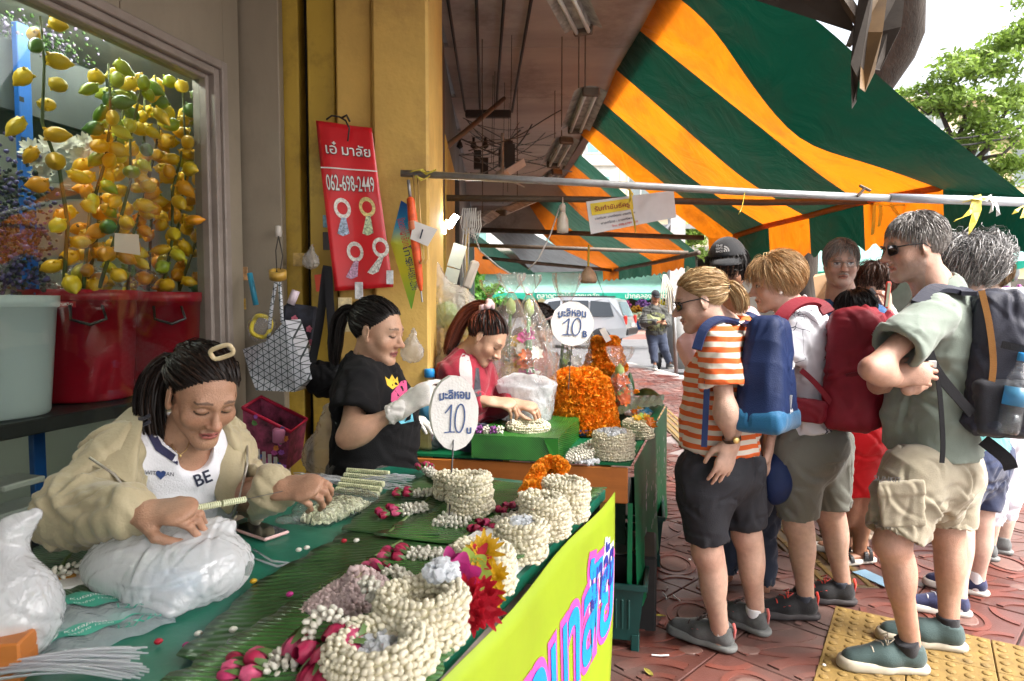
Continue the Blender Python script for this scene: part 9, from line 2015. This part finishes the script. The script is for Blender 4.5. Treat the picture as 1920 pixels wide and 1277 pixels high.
def ribbon_tie(label,pts,Y,w,m=None,grp='ribbons tied to the pipes'):
 root=thing('ribbon',label,'ribbon',W(*pts[0][0],Y),grp)
 for pl in pts:
  mb=MB();P=[W(*p,Y-.01*i)for i,p in enumerate(pl)];mb.ribbon(P,[V(w*(.6+.5*sin(i*1.3+.5)),.006*sin(i*2),.004)for i in range(len(P))],.002);mb.bd('ribbon_tail',m or rib_m,root)
 return root
ribbon_tie('wide yellow ribbon tied on the near pipe above the curly hair',[[(1832,366),(1826,390),(1812,405),(1790,414)],[(1832,368),(1832,395),(1824,420),(1818,438)],[(1812,378),(1832,372),(1850,374)]],2.78,.02)
ribbon_tie('frayed white string knotted on the near pipe',[[(1855,366),(1862,380),(1858,398)],[(1862,376),(1870,388),(1872,404)],[(1850,376),(1868,378)]],2.77,.008,M('string_white',(.6,.6,.6),.7))
ribbon_tie('yellow ribbon at the right edge of the picture',[[(1922,385),(1908,392),(1903,400)],[(1925,388),(1918,408)]],2.77,.015)
ribbon_tie('yellow strips hanging at the orange valance corner',[[(1650,385),(1652,400),(1648,425)],[(1670,382),(1678,395),(1690,410)],[(1640,380),(1660,386),(1690,384),(1740,388),(1790,386)],[(1640,384),(1638,420),(1636,440)]],3.9,.012)
ribbon_tie('thin yellow ties around the hanging board',[[(1180,345),(1182,380),(1190,420),(1192,436)],[(1176,350),(1186,365),(1180,380)]],4.1,.006)
ribbon_tie('yellow tie dangling from the near pipe beside the board',[[(1397,358),(1392,385),(1386,400)]],2.85,.003)
ribbon_tie('yellow tie on the pipe end at the column',[[(770,322),(790,318),(800,326),(818,318)],[(778,330),(792,338),(806,330)]],2.9,.006)
ev=thing('broken_eaves','weathered timber eaves with torn hanging metal sheets at the top','eaves',W(1600,60,3.0));timber=M('old_timber',(.07,.05,.035),.75,.35,5,.3,50,stretch=(1,1,.3));rustm=M('brown_sheet',(.022,.015,.01),.85,.4,4,.15,30,dirt=.5)
Qs=[W(1395,-60,2.95),W(1560,-70,2.75),W(1605,62,2.75),W(1400,-5,2.95)];mb=MB();mb.add(Qs+[p+V(0,.02,.02)for p in Qs],[(0,1,2,3),(7,6,5,4),(2,6,7,3)]);mb.bd('soffit_sheet',rustm,ev)
for a,b,w in(((1545,-60),(1612,40),.05),((1640,-40),(1592,85),.03),((1500,-60),(1650,-20),.05)):
 mb=MB();mb.tube([W(*a,2.8),W(*b,2.72)],w*.45,4);mb.bd('rafter',timber,ev)
mb=MB();mb.box((1.75,-1.5,3.42),(1.5,6.4,.04),MR(.12,3,'Y'));mb.bd('unseen_shade_roof',rustm,ev)  # unseen sheet above the frame, added to shade the tourists and the banner
def torn(pts,Y,mat):
 mb=MB();P=[W(*p,Y+.03*sin(i*2.2))for i,p in enumerate(pts)];k=len(P);mb.add(P+[p+V(.004,.008,0)for p in P],[list(range(k)),list(range(2*k-1,k-1,-1))]+[(i,(i+1)%k,k+(i+1)%k,k+i)for i in range(k)]);mb.bd('torn_sheet',mat,ev)
torn([(1600,60),(1615,-40),(1640,-40),(1628,100),(1618,170),(1610,150),(1606,190),(1597,204),(1595,120)],2.7,rustm)
torn([(1632,-40),(1668,-40),(1655,60),(1640,135),(1622,172),(1612,165),(1616,60)],2.68,M('ochre_sheet',(.13,.075,.028),.5,.5,5,.1,30));torn([(1660,-40),(1700,-40),(1690,50),(1668,95),(1650,132),(1640,130),(1648,60)],2.72,rustm)
bark=M('bark',(.04,.031,.024),.95,.4,6,.8,35,stretch=(2,2,.5))
def tree(label,base,pts,radii,crown=None,leafc=(.13,.2,.03),nleaf=0,lsz=.09,grp='street trees',limbs=(),name='street_tree',seed=1):
 root=thing(name,label,'tree',tuple(base),grp);mb=MS();mb.tube(pts,radii,12)
 tr_=mb.bd('trunk',bark,root)
 me=tr_.data
 for v in me.vertices:v.co+=Vector(mnoise.noise_vector(v.co*3))*.03*1
 for L_,r_ in limbs:mb=MS();mb.tube(L_,r_,7);mb.bd('limb',bark,root)
 if nleaf:
  r=np.random.default_rng(seed);cl,T,N=[],[],[]
  for(c,rad,n)in crown:
   k=int(nleaf*n);cc=A(c)+r.normal(size=(max(3,k//60),3))*A(rad)*.45;idx=r.integers(0,len(cc),k);T.append(cc[idx]+r.normal(size=(k,3))*A(rad)*.16)
  T=np.concatenate(T);pv=NA([(-.5,0,0),(0,-.22,.05),(.5,0,0),(0,.22,.05)])*1.0;pf=NA([(0,1,2,3)]);nrm=r.normal(size=(len(T),3));nrm[:,2]=np.abs(nrm[:,2])+.4;nrm/=np.linalg.norm(nrm,axis=1,keepdims=True);x=np.cross(r.normal(size=nrm.shape),nrm);x/=np.linalg.norm(x,axis=1,keepdims=True)
  v,f,_=scatter(pv,pf,T,np.stack([x,np.cross(nrm,x),nrm],2),lsz*(.6+.8*r.random(len(T))));colr=np.repeat(A(leafc)[None]*(.55+.9*r.random((len(T),1))),4,axis=0)
  link('crown',npmesh('crown',v,f,col=colr,smooth=False),M('tree_leaf',rough=.5,var=.2,vs=1,attr=True,trans=.45),root,'stuff')
 return root
tree('dark leaning tree trunk rising behind the awning and the broken eaves',WZ(1500,860,0),[WZ(1496,860,0)+V(0,0,-.05),W(1505,600,6.2),W(1512,470,6.2),W(1572,300,6.0),W(1642,160,5.7),W(1676,100,5.6),W(1692,60,5.5),W(1700,0,5.4),W(1712,-120,5.2)],[.15,.12,.115,.13,.14,.17,.16,.13,.13])
# across the street
plaster_y=M('cream_building',(.55,.47,.33),.8,.1,1.5);winm=M('far_window',(.16,.19,.19),.15);trimw=M('far_trim',(.62,.6,.55),.7);wall_w=M('far_white_wall',(.66,.65,.62),.8,.1,1.2);shopdark=M('shop_interior',(.1,.085,.07),.8,.4,1.2)
def building(label,x0,x1,y,z0,z1,dep,mat,rows,cols,ww=.55,wh=.55,name='building',ground=3.2,wm_=None):
 root=thing(name,label,'building',((x0+x1)/2,y,0));mb=MB();mb.box(((x0+x1)/2,y+dep/2,(z0+z1)/2),(x1-x0,dep,z1-z0));mb.bd('wall',mat,root)
 cw=(x1-x0)/cols;rh=(z1-z0-ground)/max(rows,1)
 for r in range(rows):
  for c in range(cols):
   cx,cz=x0+cw*(c+.5),z0+ground+rh*(r+.5);mb=MB();mb.box((cx,y-.02,cz),(cw*ww+.16,.1,rh*wh+.16));w=mb.bd('window',trimw,root);mb=MB();mb.box((cx,y-.05,cz),(cw*ww,.06,rh*wh));mb.bd('pane',wm_ or winm,w)
   mb=MB();mb.box((cx,y-.085,cz),(.06,.03,rh*wh));mb.bd('mullion',trimw,w)
  mb=MB();mb.box(((x0+x1)/2,y-.1,z0+ground+rh*r),(x1-x0,.25,.15));mb.bd('string_course',trimw,root)
 mb=MB();mb.box(((x0+x1)/2,y-.15,z1+.1),(x1-x0+.3,.5,.25));mb.bd('cornice',trimw,root)
 return root
building('pale building across the street glimpsed between the awnings',-16,6.5,41,.3,13,8,wall_w,3,9,wm_=M('teal_window',(.2,.36,.34),.2))
building('long cream building across the street above the market stalls',6.7,30,42,.3,14,8,plaster_y,3,9)
building('sunlit yellow building behind the trees at the right',12.5,42,27.5,0,8.2,8,M('yellow_building',(.68,.55,.3),.8,.1,1),2,12)
mint_root=thing('market_awning','long mint green market awning across the street with scalloped edge','awning',(8,31,2));YA=31.0
za,zb_=W(1100,512,YA).z,W(1100,549,YA).z
X0,X1=W(880,550,YA).x,26
for k in range(9):
 xa,xb=X0+(X1-X0)*k/9,X0+(X1-X0)*(k+1)/9-.03
 mb=MS();mb.grid([[V(xa+(xb-xa)*i/8,YA+3.2*(1-j/5),za+.35-(za+.35-zb_)*(j/5)-.06*sin(pi*j/5))for i in range(9)]for j in range(6)]);mb.bd('awning_panel',MINT,mint_root)
 mb=MS();mb.grid([[V(xa+(xb-xa)*i/24,YA-.02,zb_-(.3+.05*cos(i*1.57))*j)for i in range(25)]for j in range(2)]);mb.bd('valance',canvas('mint_dark',(.02,.36,.25),.35,.2),mint_root)
text_on('valance_lettering','ตลาดดอกไม้ พวงมาลัย',.32,V(2.6,YA-.06,zb_-.16),(1,0,0),(0,0,1),(0,-1,0),trimw,mint_root,.02);text_on('valance_lettering','ปากคลองตลาด',.32,V(6.2,YA-.06,zb_-.16),(1,0,0),(0,0,1),(0,-1,0),trimw,mint_root,.02)
a2=thing('market_awning','mint green awning close on the right behind the curly hair','awning',(10,17,2));Q=[W(1500,468,17),W(1960,428,15),W(1960,492,14),W(1500,520,16)]
Q=[W(1480,470,19),W(1980,430,17),W(1980,486,15.5),W(1480,512,17.5)]
mb=MS();mb.grid([[Q[0].lerp(Q[1],i/12).lerp(Q[3].lerp(Q[2],i/12),j/6)+V(0,0,-.1*sin(pi*j/6))for i in range(13)]for j in range(7)]);mb.bd('awning_panel',MINT,a2)
mb=MS();mb.grid([[Q[3].lerp(Q[2],i/60)+V(0,0,-(.16+.03*cos(i*1.2))*j)for i in range(61)]for j in range(2)]);mb.bd('valance',MATS['mint_dark'],a2)
mk=thing('market_hall','dim market hall interior with lit tubes behind the flower stalls','building',(6,37,.3));mb=MB();mb.box((6,38.5,2),(44,.2,4));mb.bd('back_wall',shopdark,mk);mb=MB();mb.box((6,35,4.0),(44,7,.2));mb.bd('ceiling',M('hall_ceiling',(.3,.28,.24),.8),mk)
for x in(-4,1.5,5.2,9,14,19):mb=MB();mb.box((x,34,1.9),(.35,.35,3.9));mb.bd('pillar',M('hall_pillar',(.5,.42,.25),.7),mk)
for i,(px,py)in enumerate(((1160,538),(1190,537),(1215,542),(1235,534),(1296,536),(985,548),(1010,545),(1035,546))):
 lt=thing('tube_light',f'{["first","second","third","fourth","fifth","sixth","seventh","eighth"][i]} small lit tube in the market hall, counted by order of hanging','lamp',W(px,py,33.5),'lit tubes in the market hall');mb=MB();mb.tube([W(px-6,py,33.5),W(px+6,py,33.5)],.05,6);mb.bd('lit_tube',M('far_tube',(1,.95,.85),emit=7),lt)
FC=[(.7,.5,.03),(.6,.1,.3),(.7,.65,.5),(.65,.25,.02),(.3,.12,.45),(.15,.3,.06),(.75,.6,.1)]
def flower_tub(i,x,y,z,h,r,tubc,fc,lab):
 root=thing('flower_tub',lab,'flower tub',(x,y,z),'flower tubs across the street');mb=MS();mb.lathe([(r*.75,0),(r,h),(r*1.05,h)],(x,y,z),n=12);mb.bd('tub',M(f'tub_{tubc}',{'blue':(.02,.1,.4),'red':(.4,.02,.03),'grey':(.3,.3,.3)}[tubc],.5),root)
 n=70;d=rng.normal(size=(n,3));d/=np.linalg.norm(d,axis=1,keepdims=True);T=NA([x,y,z+h+r*.7])+d*NA([r*1.3,r*1.3,r*.9])*(.6+.4*rng.random((n,1)));pv,pf=ellmesh(.09,.09,.065,5,3);v,f,_=scatter(pv,pf,T,rotmats(n),.6+.6*rng.random(n));link('flowers',npmesh('flowers',v,f),M(f'far_flower_{fc}',FC[fc],.6,.3,10),root,'stuff')
tubs=[];ORD_=['first','second','third','fourth','fifth','sixth','seventh','eighth','ninth']
for i in range(26):
 row=i%3;x=3.2+(i//3)*.95+.3*row+ru(-.1,.1);y=33.2+row*.7-.4;z=.14+.28*row;tc_=('blue','red','grey')[(i*2)%3];fcn=['yellow','pink','cream','orange','violet','leafy green','pale yellow'][i%7]
 flower_tub(i,x,y,z,.42,.3,tc_,i%7,f'{tc_} tub of {fcn} flowers, {["front","middle","back"][row]} row, {ORD_[i//3]} in the row across the street')
bsk=thing('bamboo_basket','tall woven bamboo basket with pale liner on the far kerb','basket',W(1173,624,29.4));c=W(1173,622,29.5);c.z=.1;wick=M('bamboo',(.42,.28,.13),.7,.3,8)
for j in range(6):r=.36+.09*j/5;z=.72*j/5;mb=MS();mb.tube([c+V(r*cos(a),r*sin(a),z+.02)for a in np.linspace(0,6.283,21)],.022,5);mb.bd('hoop',wick,bsk)
for i in range(18):a=i*2*pi/18;mb=MB();mb.ribbon([c+V(.35*cos(a),.35*sin(a),.02),c+V(.44*cos(a),.44*sin(a),.74)],V(-sin(a)*.035,cos(a)*.035,0),.01);mb.bd('slat',wick,bsk)
mb=MS();mb.lathe([(.33,.05),(.41,.72),(.48,.76),(.46,.66)],c,n=18);mb.bd('liner',M('liner_white',(.6,.58,.55),.7),bsk)
bw=thing('bicycle','parked bicycle wheel showing beside the basket on the far kerb','bicycle',W(1212,622,29.2));c=W(1212,604,29.2);mb=MS();mb.tube([c+V(.34*cos(a),.0,.34*sin(a))for a in np.linspace(0,6.283,25)],.025,6);mb.bd('tyre',M('dark_rubber'),bw)
for i in range(12):a=i*.5236;mb=MB();mb.tube([c,c+V(.33*cos(a),0,.33*sin(a))],.006,4);mb.bd('spoke',M('grey_metal'),bw)
mb=MS();mb.tube([c,c+V(.35,.1,.45),c+V(1.0,.2,.4),c+V(1.2,.2,0)],.03,6);mb.bd('frame',M('bike_frame',(.4,.42,.42),.4),bw);c2=c+V(1.2,.2,0);mb=MS();mb.tube([c2+V(.34*cos(a),.0,.34*sin(a))for a in np.linspace(0,6.283,25)],.025,6);mb.bd('tyre',M('dark_rubber'),bw)
# silver SUV
def suv():
 Yc=24.0;root=thing('suv_car','silver and black SUV driving past behind the bouquets','car',(1.9,Yc,-.13));o=V(2.0,Yc,-.13);L_,w,h=4.7,1.85,1.78
 dirv=V(-.93,.37,0);sidev=V(-dirv.y,dirv.x,0)*-1
 sidev=V(-.37,-.93,0);g=lambda x,y,z:o+dirv*x+sidev*y+V(0,0,z)
 silver=M('silver_paint',(.55,.56,.57),.3,.05,2,metal=.5,coat=.5);blackt=M('black_trim',(.02,.02,.022),.4);gl=M('car_glass',(.03,.035,.04),.05,0,coat=.6)
 prof=[(-2.3,.45),(-2.33,.75),(-2.25,1.0),(-2.2,1.1),(-1.95,1.68),(-1.6,1.76),(0,1.78),(.55,1.7),(1.05,1.12),(2.0,.98),(2.3,.8),(2.35,.45),(1.9,.32),(-1.9,.32)]
 def shell(pr,half,inset):
  k=len(pr);ring=lambda y,f:[g(x,y,(z if z<1.1 else 1.1+(z-1.1)*1.0))for x,z in pr]
  vs=[];fs=[]
  lv=[(-half,1),(half,1)]
  for y,_ in lv:vs+=[g(x,y*(1-(max(0,z-1.05))*inset),z)for x,z in pr]
  fs.append(list(range(k))[::-1]);fs.append([k+i for i in range(k)]);fs+=[(i,(i+1)%k,k+(i+1)%k,k+i)for i in range(k)];return vs,fs
 mb=MB();mb.add(*shell(prof,w/2,.28));mb.bd('body',silver,root)
 for s in(-1,1):
  for wn in([(-1.9,1.12),(-1.72,1.6),(-1.05,1.66),(-1.05,1.12)],[(-.98,1.12),(-.98,1.66),(-.05,1.67),(-.05,1.12)],[(.02,1.12),(.02,1.67),(.45,1.62),(.85,1.12)]):
   mb=MB();mb.add([g(x,s*(w/2*(1-(z-1.05)*.28)+.006),z)for x,z in wn],[list(range(4))]);mb.bd('window',gl,root)
 mb=MB();mb.add([g(-2.215,-.72,1.12),g(-2.215,.72,1.12),g(-2.0,.64,1.62),g(-2.0,-.64,1.62)],[(0,1,2,3)]);mb.bd('rear_window',M('rear_glass',(.25,.33,.36),.1),root)
 mb=MB();mb.box(g(-2.3,0,.6),(.16,1.7,.22),MR(math.atan2(dirv.y,dirv.x),3,'Z'),.03);mb.bd('bumper',blackt,root)
 for s in(-1,1):
  mb=MB();mb.box(g(-2.27,s*.8,1.0),(.1,.16,.3),MR(math.atan2(dirv.y,dirv.x),3,'Z'),.02);mb.bd('tail_light',M('tail_red',(.5,.03,.02),.3),root)
  for x in(-1.45,1.45):
   c=g(x,s*(w/2-.08),.37);mb=MS();mb.lathe([(.25,-.1),(.36,-.09),(.37,0),(.36,.09),(.25,.1)],c,sidev,20);tw=mb.bd('tyre',M('dark_rubber'),root);mb=MS();mb.lathe([(.24,-.08),(.24,.08),(.05,.1),(.0001,.1)],c,sidev*s,16);mb.bd('rim',M('grey_metal'),tw)
 for s in(-1,1):mb=MB();mb.tube([g(-1.6,s*.62,1.8),g(.3,s*.62,1.8)],.025,6);mb.bd('roof_rail',blackt,root)
 mb=MB();mb.box(g(-2.36,0,.82),(.02,.45,.13),MR(math.atan2(dirv.y,dirv.x),3,'Z'));mb.bd('number_plate',trimw,root)
suv()
sc=thing('scooter','dark scooter parked at the kerb behind the man with the phone','scooter',(3.5,15.3,-.13));g=lambda x,y,z:V(3.42+x,15.2+y,z-.13+.0);blkp=M('scooter_black',(.015,.016,.018),.25,coat=.6)
for y in(-.1,1.1):
 mb=MS();mb.lathe([(.17,-.05),(.24,-.04),(.25,0),(.24,.04),(.17,.05)],g(-.1+.3*(y>0),y,.25),(.97,-.2,0),18);mb.bd('wheel',M('dark_rubber'),sc)
s=Sdf();s.cone(A(g(-.05,.05,.45)),A(g(.1,.6,.45)),.16,.13,k=.05);s.cone(A(g(-.08,-.05,.62)),A(g(.05,.45,.72)),.13,.12,k=.06);s.cone(A(g(.1,.6,.35)),A(g(.22,1.0,.6)),.1,.1,k=.05);s.cone(A(g(.22,1.0,.4)),A(g(.18,.88,1.0)),.11,.08,k=.05);v,f=s.mesh(.02);link('body',npmesh('scooter',v,f),blkp,sc)
mb=MS();mb.tube([g(-.1,.85,1.05),g(.18,.9,1.1),g(.46,.95,1.05)],.022,6);mb.bd('handlebar',blkp,sc);mb=MB();mb.box(g(-.06,-.12,.62),(.16,.06,.08),None,.02);mb.bd('tail_light',M('tail_red'),sc);mb=MB();mb.box(g(-.16,-.2,.5),(.16,.03,.11));mb.bd('number_plate',M('plate_blue_white',(.45,.55,.65),.5),sc)
mb=MS();mb.tube([g(-.12,.8,1.06),g(-.18,.82,1.2)],.012,5);mb.bd('mirror_stem',blkp,sc)
mb=MS();mb.tube([W(1262,540,9.5),W(1268,700,9.5)],.028,8);setp(mb.bd('street_pole',M('grey_metal')),'thin grey pole standing just left of the striped woman','pole')
mb=MS();mb.tube([WZ(1275,690,0)+V(0,0,1.2),WZ(1275,690,0)],.3,14);setp(mb.bd('litter_bin',M('bin_grey',(.2,.2,.19),.6)),'dull grey bin behind the striped woman','bin')
fs=thing('flower_strings','pale strings of flowers hanging from the second awning corner','flowers',W(1248,520,8.4))
for k in range(7):mb=MS();mb.tube([W(1246+ru(-3,3),515,8.4),W(1240+k*4,545,8.4),W(1236+k*6,575+ru(-10,12),8.4)],.008,5);mb.bd('flower_string',M('string_cream',(.6,.58,.45),.7),fs)
def px_limb(pts,Y,r0,r1):return([W(*p,Y)for p in pts],[r0+(r1-r0)*i/(len(pts)-1)for i in range(len(pts))])
YT=13.0
tree('tall leafy street tree in front of the yellow building at the right',W(1790,640,YT),[W(1800,560,YT),W(1795,400,YT),W(1800,330,YT),W(1830,260,YT)],[.16,.14,.12,.08],crown=[(W(1800,140,YT),(.85,1.2,.35),.2),(W(1860,85,YT),(.6,1.2,.3),.14),(W(1760,190,YT),(.6,1,.35),.14),(W(1890,190,YT),(.6,1.2,.5),.18),(W(1850,250,YT),(.9,1.2,.35),.16),(W(1890,310,YT),(.6,1.2,.35),.14),(W(1930,60,YT),(.4,1,.5),.1)],leafc=(.2,.3,.05),nleaf=9500,lsz=.13,limbs=[px_limb([(1800,330),(1785,260),(1760,200),(1735,170)],YT,.07,.015),px_limb([(1800,330),(1850,280),(1890,200),(1910,120)],YT,.07,.015),px_limb([(1790,280),(1810,220),(1830,150),(1850,100)],YT,.05,.01),px_limb([(1830,300),(1880,290),(1920,250)],YT,.05,.015),px_limb([(1760,200),(1740,215),(1720,200)],YT,.03,.01),px_limb([(1810,220),(1780,170),(1790,120)],YT,.03,.01)],seed=4)
tree('bright green tree far down the street between the awnings',W(1310,600,22),[W(1305,600,22),W(1300,480,22)],[.15,.12],crown=[(W(1310,435,22),(1.0,1,.6),.5),(W(1380,450,22),(.9,1,.5),.3),(W(1270,455,22),(.7,1,.4),.2)],leafc=(.22,.32,.06),nleaf=2400,lsz=.2,seed=7)
tree('green tree far off behind the clear hanging bag',W(890,600,26),[W(888,600,26),W(888,540,26)],[.15,.12],crown=[(W(892,540,26),(.8,.8,.8),.6),(W(905,570,26),(.8,.8,.6),.4)],leafc=(.12,.3,.04),nleaf=1800,lsz=.22,seed=9)
pst=thing('utility_pole','grey concrete utility pole with crossarm seen between the awnings','pole',W(1263,640,16));mb=MB();mb.box(W(1268,460,16)+V(0,0,0),(.35,.3,7));mb.bd('pole_shaft',M('pole_concrete',(.42,.4,.38),.8),pst);mb=MB();mb.box(W(1265,425,16),(2.6,.1,.1));mb.bd('crossarm',M('grey_metal'),pst);mb=MB();mb.tube([W(1240,440,15.9),W(1262,415,15.9)],.05,6);mb.bd('stay_rod',M('grey_metal'),pst)
for k,(a,b)in enumerate((((1700,268),(1940,235)),((1700,280),(1940,250)))):
 mb=MB();mb.tube([W(*a,12.5),W((a[0]+b[0])/2,(a[1]+b[1])/2+6,12.5),W(*b,12.5)],.018,5);setp(mb.bd('overhead_cable',cab),['upper of two overhead cables crossing the tree at the right','lower of two overhead cables crossing the tree at the right'][k],'cable','overhead cables')
fr2=thing('market_stall','dim market stall with grey shutters at the right edge','stall',(10.5,17.5,0));mb=MB();mb.box((11.5,18.2,.8),(12,.2,2.6));mb.bd('stall_back',shopdark,fr2);mb=MB();mb.box((9.5,17.2,.35),(9,.9,.7));mb.bd('stall_counter',M('counter_grey',(.3,.29,.27),.7),fr2)
for x in(12.1,13.0):mb=MB();mb.box((x,17.9,1.0),(.5,.1,1.9));mb.bd('shutter',M('shutter_grey',(.4,.45,.48),.5),fr2)
tuft('heap of magenta orchids on the stall at the right edge',W(1900,560,16.5),.9,.3,(((.05,.1,.04),.25),((.4,.06,.3),.75)),500,'orchid_heap','flowers',.045)
for i,(px,py,w)in enumerate(((1895,470,.3),(1880,520,.28))):mb=MS();mb.lathe([(.1,0),(w*.6,-.15),(w*.7,-.6),(w*.5,-.75)],W(px,py,16.8),n=10);setp(mb.bd('hanging_shirt',M('shirt_grey',(.35,.36,.35),.8)),['upper grey shirt hanging at the far right stall','lower grey shirt hanging at the far right stall'][i],'shirt')
kb=thing('paper_bouquet','brown paper wrapped bouquet between the older man and the blond woman','bouquet',W(1542,560,5.2));mb=MB();mb.add([W(1525,520,5.2),W(1558,512,5.2),W(1566,530,5.1),W(1545,570,5.15),W(1530,560,5.2)]+[W(1528,515,5.45),W(1560,510,5.45),W(1548,570,5.4)],[(0,1,2,3,4),(7,6,5),(0,5,6,1),(1,6,7,2),(2,7,3)]);mb.bd('kraft_paper',M('kraft',(.42,.26,.14),.8),kb)
wc=thing('white_car','white car bonnet edge at the far right','car',W(1930,620,10));s=Sdf();s.rbox(A(W(1955,620,9.5)),(.9,1.6,.35),.2);s.rbox(A(W(1955,590,9.8)),(.75,.8,.4),.2,k=.1);v,f=s.mesh(.05);link('body',npmesh('car',v,f),M('white_paint_car',(.7,.7,.7),.25,.03,2,coat=.6),wc)
for y in(8.6,10.6):
 mb=MS();c=V(W(1955,620,9.5).x-.88,y,.18);mb.lathe([(.2,-.09),(.3,-.08),(.31,.05),(.2,.08)],c,(-1,0,0),16);mb.bd('wheel',M('dark_rubber'),wc)
for k in range(6):sheet('lane_marking',[(6.0+k*.0,9+k*3.5),(6.12,9+k*3.5),(6.12-.3,11+k*3.5),(5.7,11+k*3.5)],-.126,trimw)
